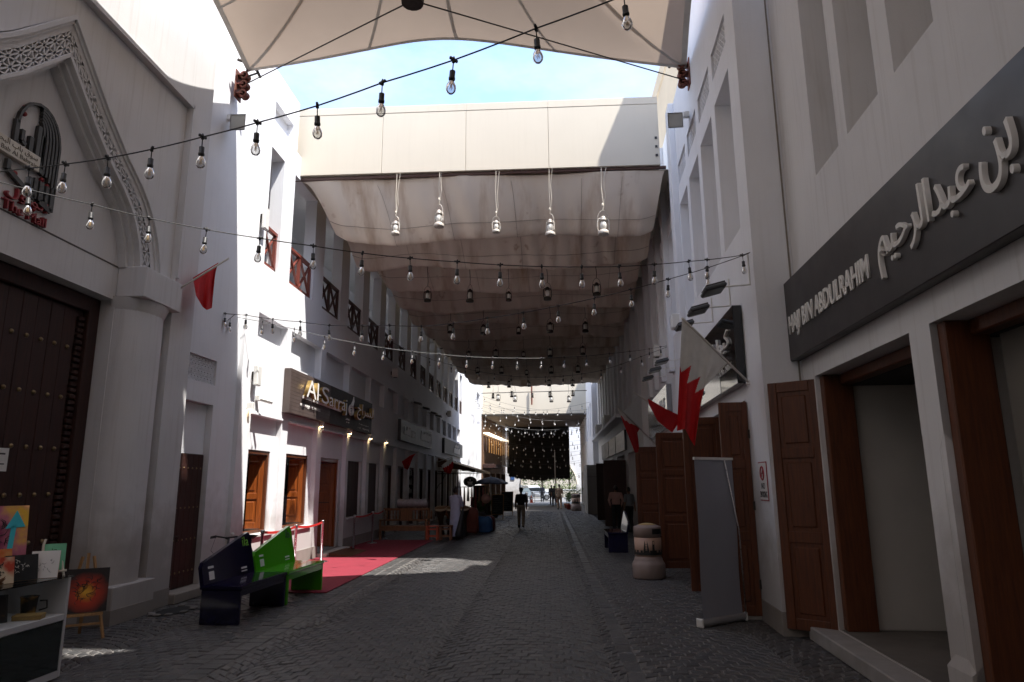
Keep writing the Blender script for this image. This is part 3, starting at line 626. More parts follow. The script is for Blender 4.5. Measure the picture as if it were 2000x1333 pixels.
m = MB(F2.M); m.box((9.075, 0, 0), (10.15, .012, .28)); m.box((9.06, -.5, 0), (9.075, .012, .28)); m.build('plinth', PLP, bld)
m = MB(F2.M); m.tube([(9.075, -.47, .3+i*.5) for i in range(21)], .012); m.build('joint', mat('joint_filler', (.22, .19, .16), .9), bld)
m = MB(F2.M); m.box((9.08, -.5, 10.751), (13.4, 0, 11.7)); m.build('parapet', PL, bld)  # unseen upstand added to stop sun leaking past the tent edge
for a, b in ((15.05, 15.55), (17.28, 17.62), (19.08, 19.42), (20.88, 21.22), (22.68, 23.3)): m = MB(F2.M); m.box((a, 0, 4.6), (b, .13, 10.74), .01); m.build('pilaster', PL, bld)
for a, b in tall:
    m = MB(F2.M); lattice(m, lambda u, v, a=a, b=b: Vector((a+.01+u*(b-a-.02), -.05, 8.57+v*.48)), 9, 4, .014, .03); m.build('pierced_vent', PL, bld)
for y, w, npn in ((10.05, .42, 3), (11.9, .62, 3), (15.2, .42, 3), (15.05, .42, 3), (15.26, .82, 3), (21.1, .78, 3)):
    pass
for y, w, z0, hh in ((10.08, .40, .06, 2.92), (11.95, .66, .10, 2.84), (15.05, .80, .10, 2.80), (21.0, .80, .10, 2.80)):
    lf = panel_leaf('door_leaf', leafM(F2, y, .01, z0, 91), w, hh, WR, bld)
    M_ = leafM(F2, y+.06, .012, z0, 91)
    if w > .7:
        panel_leaf('door_leaf', leafM(F2, y+.07, .01, z0, 92), w*.98, hh, WR, bld)
    m = MB(leafM(F2, y, .01, z0, 91))
    for z in (.35, 1.4, 2.4): m.box((-.012, -.02, z), (.02, .06, z+.12))
    m.build('hinge', IRON, lf)
# ================================================================ RIGHT: further buildings
bld = thing('shaded_shop_building', 'shaded beige shop building with slit windows and a row of black fascia boards', 'building', (3.8, 34, 0))
mb = MB(F3.M); sl_ = [(25.0+1.9*k, 26.1+1.9*k) for k in range(11)]
wall(mb, 24.15, 46.5, 0, 9.2, [(a, b, 4.9, 8.4, .3) for a, b in sl_]+[(25.0, 29.0, .1, 3.05, .8), (30.5, 34.0, .1, 3.05, .8), (35.5, 41.5, .1, 3.05, .8)]); shell(mb, 24.15, 46.5, 0, 9.2, 6); mb.build('wall', PL2, bld)
for a, b in ((25.0, 29.0), (30.5, 34.0), (35.5, 41.5)): m = MB(F3.M); m.box((a, -.78, .11), (b, -.74, 3.04)); m.build('shop_back', INT, bld)
for a in (29.8, 34.6): m = MB(leafM(F3, a+.3, .0, .05, 88)); m.box((0, 0, 0), (.95, .05, 2.75)); lf = m.build('door_leaf', WD, bld)
m = MB(F3.M); m.box((29.2, 0, 4.55), (46.4, .45, 4.72), .02); m.build('canopy_slab', PL, bld)
FR4 = Frame(2.9, 0, 0, -1)
bld = thing('far_block_building', 'pale far block on the right standing beyond the covered lane', 'building', (4, 55, 0))
mb = MB(FR4.M); wall(mb, 46.5, 66, 0, 11.0, [(48+2.2*k, 49.2+2.2*k, 5.0, 7.4, .2) for k in range(8)]+[(50.5+4*k, 53.2+4*k, .1, 2.8, .9) for k in range(4)]); shell(mb, 46.5, 66, 0, 11.0, 6); mb.build('wall', PL, bld)
for k in range(4): m = MB(FR4.M); m.box((50.5+4*k, -.88, .11), (53.2+4*k, -.84, 2.79)); m.build('shop_back', INT, bld)
bld = thing('tan_roof_block', 'tan upper block with a bracketed cornice rising behind the white shop', 'building', (6.5, 26, 0))
m = MB(); m.box((4.2, 13.7, 10.76), (9, 44, 15.7)); m.build('wall', mat('tan_render', (.55, .46, .34), .85, var=.1, scale=1), bld)
m = MB(); m.box((4.15, 13.65, 15.7), (9.2, 44.3, 16.4), .05); m.build('cornice', mat('tan_render', (.55, .46, .34), .85), bld)
for k in range(14): m = MB(); m.box((4.16, 24.6+k*1.4, 15.0), (4.25, 25.0+k*1.4, 15.6), .02); m.build('bracket', mat('tan_render', (.55, .46, .34), .85), bld)
bld = thing('unseen_rear_block', 'unseen white block added to cut light from behind the viewer', 'building', (-1.6, -28, 0))  # out-of-view block added to darken the near lane
FB = Frame(0, -26.2, R(90), 1); mb = MB(Matrix(((1, 0, 0, 0), (0, 1, 0, -26.2), (0, 0, 1, 0), (0, 0, 0, 1)))); wall(mb, -8, 6, 0, 11, [(-4+3*k, -2.4+3*k, 1.0, 3.2, .3) for k in range(3)]+[(-4+3*k, -2.4+3*k, 5, 7.6, .3) for k in range(3)]); shell(mb, -8, 6, 0, 11, 6); mb.build('wall', PL2, bld)
# ================================================================ LEFT: far buildings
FLF = Frame(-5.35, 0, 0, 1)
bld = thing('white_arch_building', 'tall bright white building with an arched parapet beside the brown shops', 'building', (-6, 51, 0))
mb = MB(FLF.M); wall(mb, 48.72, 54.0, 0, 12.0, [(50.2, 52.6, .1, 2.9, .5), (50.2, 52.6, 4.6, 8.6, .45)]); shell(mb, 48.72, 54.0, 0, 12.0, 5); mb.build('wall', PL, bld)
bld = thing('brown_shop_building', 'brown timber-clad shop row with lamp-lit upper windows under the far roof', 'building', (-5.8, 60, 0))
FLB = Frame(-5.25-54.02*math.tan(R(4.6)), 0, R(4.6), 1)
mb = MB(FLB.M); wall(mb, 54.02, 66.5, 0, 7.1, [(54.6+1.25*k, 55.4+1.25*k, 4.35, 5.6, .12) for k in range(9)]+[(54.8+3.0*k, 57.2+3.0*k, .1, 2.7, .7) for k in range(4)]); shell(mb, 54.02, 66.5, 0, 7.1, 4); mb.build('wall', mat('brown_cladding', (.16, .085, .045), .7, var=.3, scale=2, streak=.4), bld)
for k in range(9):
    m = MB(FLB.M); m.box((54.62+1.25*k, -.115, 4.37), (55.38+1.25*k, -.10, 5.58)); m.build('window', emis('amber_lit_window', (1.0, .55, .20), .22) if k > 1 else mat('mauve_blind', (.36, .30, .36), .6), bld)
    m = MB(FLB.M); m.box((54.5+1.25*k, 0, 5.75), (55.5+1.25*k, .40, 5.82)); m.build('lamp_strip', emis('lamp_tube', (1.0, .85, .62), 1.4), bld)
for k in range(4): m = MB(FLB.M); m.box((54.8+3.0*k, -.68, .11), (57.2+3*k, -.64, 2.69)); m.build('shop_back', INT, bld)
m = MB(FLB.M); m.box((54.1, 0, 3.05), (58.0, .9, 3.35), .02); m.build('shop_canopy', WD, bld)
m = MB(FLB.M)
for k in range(9): m.tube([(61.5+.5*k, .45, 3.4), (61.5+.5*k, .45, 6.6)], .03, 5)
m.tube([(61.4, .45, 6.6), (65.8, .45, 6.6)], .05, 5); m.tube([(61.4, .45, 3.4), (65.8, .45, 3.4)], .05, 5); m.build('steel_screen', STEEL, bld)
# ================================================================ OVERHEAD: beam, canvas, tent
bm = thing('canopy_beam', 'wide cream clad beam spanning the lane above the stained canvas', 'beam', (-1.6, 15.6, 9.4))
for i, (a, b) in enumerate(((-6.75, -4.05), (-4.05, -1.95), (-1.95, .1), (.1, 2.81))):
    m = MB(); m.box((a+.004, 15.52, 9.40), (b-.004, 16.15, 11.02), .006); m.build('cladding_panel', PLB, bm)
    m = MB(); m.box((a+.002, 15.515, 11.028), (b-.002, 16.16, 11.22), .006); m.build('cap_panel', PLB, bm)
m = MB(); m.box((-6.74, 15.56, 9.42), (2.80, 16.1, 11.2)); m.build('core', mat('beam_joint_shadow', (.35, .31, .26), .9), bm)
m = MB(); m.tube([(-6.3, 15.62, 9.33), (2.95, 15.62, 9.37)], .045, 8); m.build('hanging_rail', mat('brown_painted_pipe', (.09, .05, .04), .5), bm)
for z in (9.62, 9.85, 10.08): m = MB(); m.box((2.70, 15.50, z), (2.755, 15.519, z+.055)); m.build('bolt_hole', BLK, bm)
def wave(y):
    f = ((y-15.66)/2.45) % 1
    return 8.03+1.28*((1-f/.40)**1.35 if f < .40 else ((f-.40)/.60)**1.5)
NX, NY = 72, 460
yy = np.linspace(15.66, 45.3, NY); ph = rng.uniform(0, 6, 16); lo_ = rng.uniform(-.16, .14, 16); wr = rng.uniform(0, 6, (16, 5)); wf = rng.uniform(4, 16, (16, 5))
def canv(i, j):
    y = yy[i]; u = j/(NX-1); k = int((y-15.66)/2.45+.02) % 16; z = wave(y); h = (z-8.03)/1.28; drop = 1-h
    xl = -6.12+drop**.5*(.62+lo_[k])+.012*(y-15.6); xr = 2.80+.045*(y-15.6)+h*.12-drop**.5*(.10+.4*lo_[k])
    x = xl+u*(xr-xl)
    z += drop*(.07*math.sin(x*.9+ph[k])+.03*math.sin(x*2.3+ph[(k+3) % 16]))
    e = min(u, 1-u)*(xr-xl); z += .16*drop*max(0, 1-e/.5)**2
    w = sum(math.sin(x*wf[k, q]+wr[k, q]+z*2.2) for q in range(5))
    return (x, y+.016*w*(.25+drop)+.05*math.sin(x*1.7+ph[k]), z+.010*w*drop)
cv = thing('canvas_canopy', 'rust-stained canvas canopy hanging in long waves across the lane', 'canopy', (-1.4, 30, 8))
m = MB(); m.smooth = True; m.grid(canv, NY, NX); m.build('canvas', CANV, cv, fix=False)
for k in range(12):       # stitched seams running across each wave
    y = 16.28+2.45*k; i = int(np.argmin(abs(yy-y))); m = MB(); m.tube([Vector(canv(i, j))+Vector((0, -.012, -.008)) for j in range(0, NX, 1)], .006, 4); m.build('seam', CANS, cv)
    for j in (14, 27, 41, 55, 63):
        if k < 3: m = MB(); i0 = int(np.argmin(abs(yy-(15.7+2.45*k)))); m.tube([Vector(canv(q, j))+Vector((0, -.010, -.006)) for q in range(i0, i0+18)], .004, 4); m.build('seam', CANS, cv)
    m = MB(); y2 = 18.11+2.45*k
    m.tube([(-6.2, y2, 9.36), (2.95+.045*(y2-15.6), y2, 9.36)], .03, 6); m.build('support_cable', IRON, cv)
m = MB(); m.box((-6.45, 15.9, 9.44), (5.0, 45.2, 9.455)); m.build('sun_block_sheet', mat('pale_sun_block_cloth', (.70, .64, .56), .9, trans=.12), cv)  # unseen layer added above the waves to keep the sun out
# tent with flying mast
def tent(name, label, corners, centre, zp, sc=(1.0, .45, 1.0, .5)):
    th = thing(name, label, 'canopy', (centre[0], centre[1], 9))
    NB = 24; bd = []
    C = [Vector(c) for c in corners]; cc = Vector((centre[0], centre[1], 0))
    for k in range(4):
        a, b = C[k], C[(k+1) % 4]
        for i in range(NB):
            t = i/NB; p = a.lerp(b, t); inn = Vector((cc.x-p.x, cc.y-p.y, 0)).normalized(); p = p+inn*(sc[k]*4*t*(1-t)); p.z -= .10*4*t*(1-t); bd.append(p)
    n = len(bd); NR = 14
    def P(i, j):
        p = bd[j % n]; t = i/(NR-1); t_ = t*.955; q = Vector((p.x+(cc.x-p.x)*t_, p.y+(cc.y-p.y)*t_, p.z+(zp-p.z)*(t**1.9))); return q
    m = MB(); m.smooth = True; m.grid(P, NR, n+1); m.build('membrane', TENT, th)
    m = MB(); m.smooth = True
    m.grid(lambda i, j: P(0, j)+(P(1, j)-P(0, j))*(.36*i)+Vector((0, 0, -.006)), 2, n+1); m.build('hem', TENTE, th)
    for j in range(0, n, 6):
        m = MB()
        for i in range(NR-1):
            a, b = P(i, j), P(i+1, j); w = (P(i, j+1)-P(i, j-1)).normalized()*.035; w2 = (P(i+1, j+1)-P(i+1, j-1)).normalized()*.03; dz = Vector((0, 0, -.008))
            m.quad(a-w+dz, a+w+dz, b+w2+dz, b-w2+dz)
        m.build('seam', TENTE, th)
    mz = 8.72
    m = MB(); m.tube([(cc.x, cc.y, mz), (cc.x, cc.y, zp)], .07, 10); m.build('flying_mast', IRON, th)
    m = MB(); m.lathe([(.16, mz-.05), (.17, mz+.02), (.08, mz+.05)], 14, (cc.x, cc.y, 0)); m.build('mast_foot', IRON, th)
    for c in C:
        m = MB(); e = Vector(c); e.z -= .28; m.tube([(cc.x, cc.y, mz), e], .012, 5); m.build('stay_cable', IRON, th)
    return th, C
ctr = at_y(806, -4, 8.6)
fl = at_x(468, 146, -5.98); fr_ = Vector((2.95, 12.95, 10.34))
th, TC = tent('tension_tent', 'beige tensile membrane tent with a flying mast strung across the lane', [(-5.93, 12.0, 9.98), (2.96, 12.85, 10.22), (3.0, 4.9, 10.2), (-5.93, 4.7, 9.9)], (ctr.x, 8.6), 13.0, (1.12, .50, .75, .50))
tent('tension_tent', 'unseen second tensile tent shaped for shade over the lane behind the viewer', [(-5.9, 2.1, 10.2), (3.0, 7.5, 10.6), (2.6, -4.5, 10.4), (-5.9, -4.5, 10.2)], (-1.6, .4), 13.6, (.03, .03, .8, .3))  # out of view; far edge shaped to leave a small sun gap
tent('tension_tent', 'unseen third tensile tent added to shade the lane behind the viewer', [(-5.9, -5.0, 10.2), (2.5, -5.0, 10.4), (2.2, -14.5, 10.4), (-5.9, -14.5, 10.2)], (-1.6, -9.8), 13.6, (.5, .03, .5, .3))  # out-of-view tent added to darken faces turned to the viewer
tent('tension_tent', 'unseen fourth tensile tent added to shade the lane far behind the viewer', [(-5.9, -15.0, 10.2), (2.2, -15.0, 10.4), (1.8, -25.5, 10.4), (-5.9, -25.5, 10.2)], (-1.6, -20), 13.6, (.5, .03, .5, .3))  # also out of view, added only for its shade
def pulley_bracket(fr, s, z, label):
    b = thing('pulley_bracket', label, 'bracket', fr.p(s, 0, z), 'wall brackets anchoring the tent')
    m = MB(fr.M); m.box((s-.14, 0, z-.30), (s+.14, .025, z+.30), .006); m.build('plate', RUST, b)
    for k in range(3):
        zz = z-.2+.2*k
        m = MB(fr.M); m.smooth = True
        m.v = []; pr = [(.05, .0), (.085, .0), (.085, .02), (.045, .045), (.045, .07), (.085, .095), (.085, .115), (.03, .12)]
        N = 14; vs = []
        for r_, t in pr:
            for q in range(N): a = 2*math.pi*q/N; vs.append((s+t*1.3-.08, .15+r_*math.cos(a), zz+r_*math.sin(a)))
        m.add(vs, [(i*N+q, i*N+(q+1) % N, (i+1)*N+(q+1) % N, (i+1)*N+q) for i in range(len(pr)-1) for q in range(N)]); m.build('pulley', RUST, b)
        m = MB(fr.M); m.box((s-.10, .02, zz-.012), (s+.10, .16, zz+.012)); m.build('lug', RUST, b)
    m = MB(fr.M); m.tube([(s-.28, .10, z+.40), (s-.12, .24, z+.43), (s+.08, .34, z+.38), (s+.20, .36, z+.30)], .03, 6); m.tube([(s, .16, z+.2), (s-.1, .22, z+.42)], .02, 5); m.tube([(s, .16, z+.2), (s+.12, .34, z+.36)], .02, 5); m.build('corner_plate', IRON, b)
s_, z_ = FL.px(458, 166); pulley_bracket(FL, 12.0, 9.66, 'rust-red pulley bracket on the sunlit left wall under the tent corner')
pulley_bracket(F2, y2s(12.78), 10.05, 'rust-red pulley bracket on the right wall beside the pierced vents')
# ================================================================ LANTERNS
def make_lantern(name, metal, rope):
    t = thing(name, '', 'lantern', world=False)
    m = MB(); m.smooth = True; m.lathe([(.085, 0), (.09, .01), (.088, .05), (.06, .075), (.045, .08)], 14); m.build('fuel_tank', metal, t)
    m = MB(); m.smooth = True; m.lathe([(.035, .08), (.052, .12), (.056, .16), (.045, .20), (.034, .225)], 12, caps=False); m.build('globe', mat('milky_globe_glass', (.72, .69, .62), .25, spec=.6), t)
    m = MB(); m.smooth = True; m.lathe([(.055, .225), (.055, .25), (.04, .275), (.042, .285), (.02, .31)], 12); m.build('chimney_cap', metal, t)
    for sg in (-1, 1): m = MB(); m.tube([(sg*.075, 0, .05), (sg*.092, 0, .09), (sg*.092, 0, .22), (sg*.07, 0, .265), (sg*.03, 0, .275)], .011, 6); m.build('side_tube', metal, t)
    m = MB(); m.tube([(.09*math.cos(a), 0, .25+.16*math.sin(a)) for a in np.linspace(0, math.pi, 9)], .004, 4); m.build('bail_handle', metal, t)
    return t
def hang(proto, p, top, rope, label, group, rz):
    o = place(proto, p, rz, label, group)
    m = MB(); q = Vector((0, 0, .41)); L_ = top-p[2]
    m.tube([q, q+Vector((.01, .0, .12)), q+Vector((-.012, 0, .5*L_-.2)), Vector((0, 0, L_))], .006, 4); r_ = m.build('rope', rope, o); r_.rotation_euler = (0, 0, -rz)
    if rope is ROPE: m = MB(); m.tube([q+Vector((.0, 0, .0)), q+Vector((.06, 0, .3)), q+Vector((.05, 0, .6)), Vector((.1, 0, L_))], .004, 4); m.build('loose_rope', rope, o); m = MB(); m.ball((0, 0, .50), (.02, .02, .035)); m.build('knot', rope, o)
    return o
def prune(o):    # drop rope parts carried over by a copy
    for c in list(o.children):
        if c.name.split('.')[0] in ('rope', 'loose_rope', 'knot'): bpy.data.objects.remove(c)
LW = make_lantern('hurricane_lantern', LANW, ROPE); LD = make_lantern('hurricane_lantern', LAND, DROPE)
LWs = LW
def lan(proto, p, top, rope, label, group, sc=1.0):
    global _l
    o = copy_tree(proto); o.location = p; rz = random.uniform(-.9, .9); o.rotation_euler = (0, 0, rz); o.scale = (sc,)*3; o['label'] = label; o['group'] = group
    m = MB(); q = Vector((0, 0, .41)); L_ = (top-p[2])/sc
    m.tube([q, q+Vector((.01, .0, .12)), q+Vector((-.012, 0, max(.5*L_-.2, .2))), Vector((0, 0, L_))], .007, 4); m.build('rope', rope, o)
    if rope is ROPE:
        m = MB(); m.tube([q, q+Vector((.05, 0, .25)), q+Vector((.03, 0, .55)), Vector((.08, 0, L_))], .005, 4); m.build('loose_rope', rope, o); m = MB(); m.ball((0, 0, .50), (.022, .022, .04)); m.build('knot', rope, o)
    return o
ORD = ['second', 'third', 'fourth', 'fifth', 'sixth', 'seventh']; SIDE = ['nearest the loggia', 'second from the loggia', 'in the middle', 'second from the flag shop', 'nearest the flag shop']
for (px, py), sc, i in zip(((772, 459), (857, 444), (969, 455), (1075, 461), (1179, 459)), (1.15, 1.42, 1.02, 1.35, 1.5), range(5)):
    p = at_y(px, py, 15.50); lan(LW, (p.x, p.y, p.z), 9.36, ROPE, ('chalky white lantern under the cream beam, '+SIDE[i])[:90], 'white lanterns under the beam', sc)
rx = (-3.60, -2.36, -1.16, .07, 1.50)
for r_, y in enumerate((20.2, 25.1, 30.0, 34.9, 39.8, 44.7)):
    for i, x in enumerate(rx):
        z = 7.36+random.uniform(-.05, .08); lan(LD, (x+random.uniform(-.1, .1), y, z), wave(y), DROPE, 'dark lantern in the %s row back from the cream beam, %s' % (ORD[r_], SIDE[i]), 'dark lanterns below the canvas', (1.2, 1.35, 1.0, 1.35, 1.35)[i])
for px, py in ((973, 783), (1006, 785), (1077, 786), (1111, 786)): p = at_y(px, py, 49.0); lan(LD, tuple(p), p.z+1.6, DROPE, 'small dark lantern before the bright second beam, '+{973: 'nearest the brown shops', 1006: 'second from the brown shops', 1077: 'second from the far block', 1111: 'nearest the far block'}[px], 'lanterns before the second beam', 1.6)
for o in (LW, LD):
    for c in list(o.children): bpy.data.objects.remove(c)
    bpy.data.objects.remove(o)
# ================================================================ STRING LIGHTS
sk = MB(); sk.smooth = True; sk.tube([(0, 0, 0), (0, 0, -.085)], .0045, 5); sk.lathe([(.010, -.085), (.021, -.09), (.021, -.14), (.024, -.142), (.024, -.160), (.017, -.166)], 10); SKM = sk.mesh('socket'); SKM.materials.append(BLK)
bt = MB(); bt.smooth = True; bt.bar((-.035, 0, .004), (.035, 0, .004), .016, .018); bt.lathe([(.004, .03), (.012, .01), (.012, -.02)], 8); JNM = bt.mesh('junction'); JNM.materials.append(BLK)
gb = MB(); gb.smooth = True; gb.lathe([(.0145, -.162), (.020, -.178), (.033, -.205), (.0375, -.228), (.034, -.250), (.020, -.268), (.002, -.272)], 14); GBM = gb.mesh('bulb'); GBM.materials.append(BULBG)
FIL = mat('filament', (.80, .55, .25), .4); fm = MB()
for k in range(4): a = k*1.57; fm.tube([(.004*math.cos(a), .004*math.sin(a), -.185), (.012*math.cos(a+.5), .012*math.sin(a+.5), -.235)], .0018, 4)
fm.lathe([(.006, -.165), (.004, -.20), (.0005, -.24)], 6); FLM = fm.mesh('filament'); FLM.materials.append(FIL)
ls = MB(); ls.smooth = True; ls.lathe([(.004, 0), (.004, -.085), (.021, -.09), (.021, -.16)], 6)
ls.mi = 1; ls.lathe([(.015, -.162), (.036, -.21), (.036, -.245), (.004, -.272)], 8); LSM = ls.mesh('bulb'); LSM.materials.append(BLK); LSM.materials.append(mat('frosted_far_bulb', (.72, .70, .66), .2, spec=.7, alpha=.62))
def string(label, pts, bulbs, detail=True, sc=1.0, rad=.006, group=None):
    """pts: cable polyline (world); bulbs: points along it"""
    mid = sum((Vector(p) for p in pts), Vector())/len(pts)
    t = thing('string_lights', label, 'string lights', pts[0], group)
    m = MB(); m.tube(pts, rad, 5); m.build('cable', CABM, t)
    for p in bulbs:
        rz = random.uniform(0, 6.3); tilt = (random.uniform(-.06, .06), random.uniform(-.06, .06), rz)
        if detail:
            b = link('bulb', GBM, t); b.location = p; b.rotation_euler = tilt; b.scale = (sc,)*3
            for nm, me in (('socket', SKM), ('filament', FLM), ('junction', JNM)): c = link(nm, me); c.parent = b
        else:
            b = link('bulb', LSM, t); b.location = p; b.rotation_euler = tilt; b.scale = (sc,)*3
    return t
def px_string(label, P, y0, y1, skip=(), ext=None, **k):
    xs = [p[0] for p in P]; a, b = xs[0], xs[-1]; W3 = []
    for x, y in P:
        t = (x-a)/(b-a); d = 1/((1-t)/y0+t/y1); W3.append(at_y(x, y, d))
    cab = []
    for i in range(len(W3)-1):
        p, q = W3[i], W3[i+1]
        for t in (0, .33, .66): r_ = p.lerp(q, t); r_.z -= .10*(p-q).length*.25*t*(1-t); cab.append(r_)
    cab.append(W3[-1])
    if ext: cab = [Vector(ext[0])]+cab if ext[0] else cab; cab = cab+[Vector(ext[1])] if ext[1] else cab
    return string(label, cab, [w for i, w in enumerate(W3) if i not in skip], **k)
A_ = [(-60, 340), (57, 329), (128, 321), (211, 309), (297, 292), (396, 268), (503, 240), (620, 207), (747, 162), (886, 118), (1047, 56), (1218, -8), (1400, -80)]
px_string('nearest string of clear bulbs rising past the tent from the mall arch', A_, 5.5, 4.0, (0, 12))
B_ = [(-40, 345), (57, 371), (180, 400), (292, 427), (404, 449), (508, 466), (612, 481), (708, 495), (801, 505), (893, 512), (977, 518), (1058, 521), (1136, 522), (1209, 521), (1278, 517), (1345, 511), (1381, 508), (1450, 499), (1466, 493)]
px_string('string of clear bulbs sagging from the mall front to the white corner on the right', B_, 6.0, 9.2, (0, 18))
C_ = [(384, 606), (440, 613), (481, 616), (533, 624), (587, 629), (643, 636), (708, 637), (761, 636), (823, 638), (886, 632), (952, 622), (1022, 611), (1090, 598), (1161, 583), (1232, 566), (1305, 546), (1381, 524), (1466, 494)]
px_string('string of bulbs from below the small red flag to the white corner on the right', C_, 12.6, 9.25, (0, 17))
D_ = [(384, 608), (430, 613), (513, 629), (575, 643), (634, 658), (693, 670), (749, 680), (805, 687), (858, 692), (911, 697), (962, 699), (1010, 700), (1057, 700), (1102, 698), (1145, 696), (1190, 691), (1230, 687), (1268, 682), (1290, 678), (1308, 675)]
px_string('string of bulbs crossing from the small red flag to the white pilaster with floodlights', D_, 12.6, 18.3, (0, 19))
E_ = [(740, 655), (787, 680), (812, 690), (839, 701), (857, 707), (881, 713), (909, 720), (936, 726), (966, 731), (998, 735), (1031, 737), (1065, 737), (1100, 735), (1136, 731), (1174, 724), (1213, 712), (1252, 697), (1308, 676)]
px_string('long sagging string of bulbs from the dark loggia to the white pilaster', E_, 26, 18.3, (0, 17))
t = thing('string_lights', 'tangled loops of black cable and bulbs bunched below the small red flag', 'string lights', at_y(390, 606, 12.6))
pts = [at_y(x, y, 12.55) for x, y in ((388, 605), (397, 617), (404, 628), (415, 634), (428, 635), (441, 630), (450, 622), (460, 614))]; m = MB(); m.tube(pts, .006, 5); m.build('cable', CABM, t)
pts2 = [at_y(x, y, 12.5) for x, y in ((392, 606), (405, 612), (414, 630), (422, 634), (432, 625), (440, 613))]; m = MB(); m.tube(pts2, .006, 5); m.build('cable', CABM, t)
for i in (1, 2, 4, 6):
    b = link('bulb', GBM, t); b.location = pts[i]
    for nm, me in (('socket', SKM), ('filament', FLM)): c = link(nm, me); c.parent = b
OR2 = 'first second third fourth fifth sixth seventh eighth ninth tenth eleventh'.split()
# strings over the bright gap and inside the far roofed stretch
far = []
for k, (ya, za, yb, zb) in enumerate(((46.5, 8.0, 51, 7.2), (46.5, 7.8, 55, 6.7), (48.5, 7.5, 48, 7.4), (49, 7.2, 57, 6.4), (50.5, 7.6, 52, 6.6), (51.5, 6.9, 59, 6.0), (52.5, 6.6, 54, 6.3), (53.6, 6.4, 62, 5.6))):
    far.append((Vector((-5.25, ya, za)), Vector((2.85, yb, zb)), .55, 9, 1.35))
for k in range(11):
    y0 = 54.5+1.05*k; z = 6.75-.40*k*.95+.2*(k % 3); far.append((Vector((-5.1, y0, z)), Vector((2.8, y0+random.uniform(-1, 2), z-.3+random.uniform(-.4, .4))), .45, 10, 1.35))
for k, (a, b, sag, n, sc) in enumerate(far):
    of = random.uniform(-.4, .4); n += k % 3-1
    P_ = [a.lerp(b, t)-Vector((0, 0, sag*4*t*(1-t))) for t in np.linspace(0, 1, 25)]; Bp = [a.lerp(b, (i+.5+of)/n)-Vector((0, 0, sag*4*((i+.5+of)/n)*(1-(i+.5+of)/n))) for i in range(n)]
    string(('%s string of small bulbs beyond the canvas end across the open gap' % OR2[k]) if k < 8 else ('%s string of small bulbs beyond the second beam under the dark roof' % OR2[k-8]), P_, Bp, False, sc, .008, 'strings across the open gap' if k < 8 else 'strings under the second roof')
# ================================================================ SECOND BEAM, FAR ROOF AND CURTAIN
bm = thing('second_beam', 'bright cream second beam closing off the far roofed stretch', 'beam', (-1.2, 54, 7.2))
m = MB(); m.box((-5.3, 53.8, 7.20), (3.0, 54.4, 11.2), .02); m.build('cladding', PLB, bm)
m = MB(); m.box((-5.3, 53.75, 7.1), (3.0, 53.9, 7.18)); m.build('edge_rail', IRON, bm)
m = MB(); m.tube([(-1.35, 53.6, 9.4), (-1.35, 53.6, 7.9)], .07, 6); m.build('hanging_post', RUST, bm)
m = MB(); m.tube([(-5.2, 52.0, 8.65), (2.9, 52.0, 8.75)], .03, 5); m.build('tie_rod', IRON, bm)
rf = tag(MB().box((-5.6, 54.41, 7.12), (3.2, 66.3, 7.30)).build('roof_awning', mat('dark_awning_cloth', (.14, .11, .09), .9, var=.2, scale=1)), 'flat dark awning roofing the far end of the lane', 'awning')
cu = thing('fringe_curtain', 'black fringed curtain hanging across the far end of the lane', 'curtain', (-1.1, 65.5, 2.2))
CUM = mat('black_curtain_cloth', (.012, .010, .009), .95, var=.4, scale=2)
n = 46; x0, x1 = -4.05, 1.85
m = MB(); m.box((x0+.02, 65.52, 2.75), (x1-.02, 65.55, 7.12)); m.build('backing_sheet', CUM, cu)
for i in range(n):
    a = x0+(x1-x0)*i/n; b = x0+(x1-x0)*(i+1)/n; f = (i+.5)/n
    zb = 2.20+(.42 if f < .03 else 0)+.30*max(0, 1-f*5)+.08*math.sin(f*9)+random.uniform(-.05, .05)
    dz = .05*math.sin(i*1.9); m = MB(); m.box((a-.004, 65.4+dz, zb), (b+.004, 65.44+dz, 7.12)); m.build('curtain_strip', CUM, cu)
    m = MB()
    for q in range(3): xx = a+(b-a)*(q+.5)/3; m.add([(xx-.018, 65.42+dz, zb), (xx+.018, 65.42+dz, zb), (xx, 65.42+dz, zb-random.uniform(.07, .16))], [(0, 1, 2)])
    m.build('fringe', CUM, cu)
m = MB(); m.tube([(.45, 65.0, 0), (.45, 65.0, 4.7)], .035, 6); tag(m.build('light_pole', WHT), 'thin white pole standing in front of the black curtain', 'pole')
# ================================================================ SIGNS
def board(name, label, fr, s0, s1, z0, z1, n, dep, mt, edge=None):
    c = fr.p((s0+s1)/2, 0, z0); t = thing(name, label, 'sign', c)
    m = MB(fr.M); m.box((s0, n-dep, z0), (s1, n, z1), .006); m.build('board', mt, t); return t
# near right fascia
t = board('shop_sign', 'long dark grey fascia sign reading HAJI BIN ABDULRAHIM with Arabic lettering', F1, 1.6, 9.06, 3.40, 4.46, .14, .13, GRYB)
lettering('HAJI BIN ABDULRAHIM', [LTR, LTW], t, F1, 8.93, 6.38, 3.66, 3.97, .142, .018, bold=.018)
lettering(arabic('عبدالرحيم'), [LTR, LTW], t, F1, 6.10, 4.58, 3.62, 4.18, .142, .04)
lettering(arabic('بن'), [LTR, LTW], t, F1, 4.46, 4.08, 3.70, 4.16, .142, .04)
lettering(arabic('حاجي'), [LTR, LTW], t, F1, 3.95, 3.2, 3.62, 4.16, .142, .04)
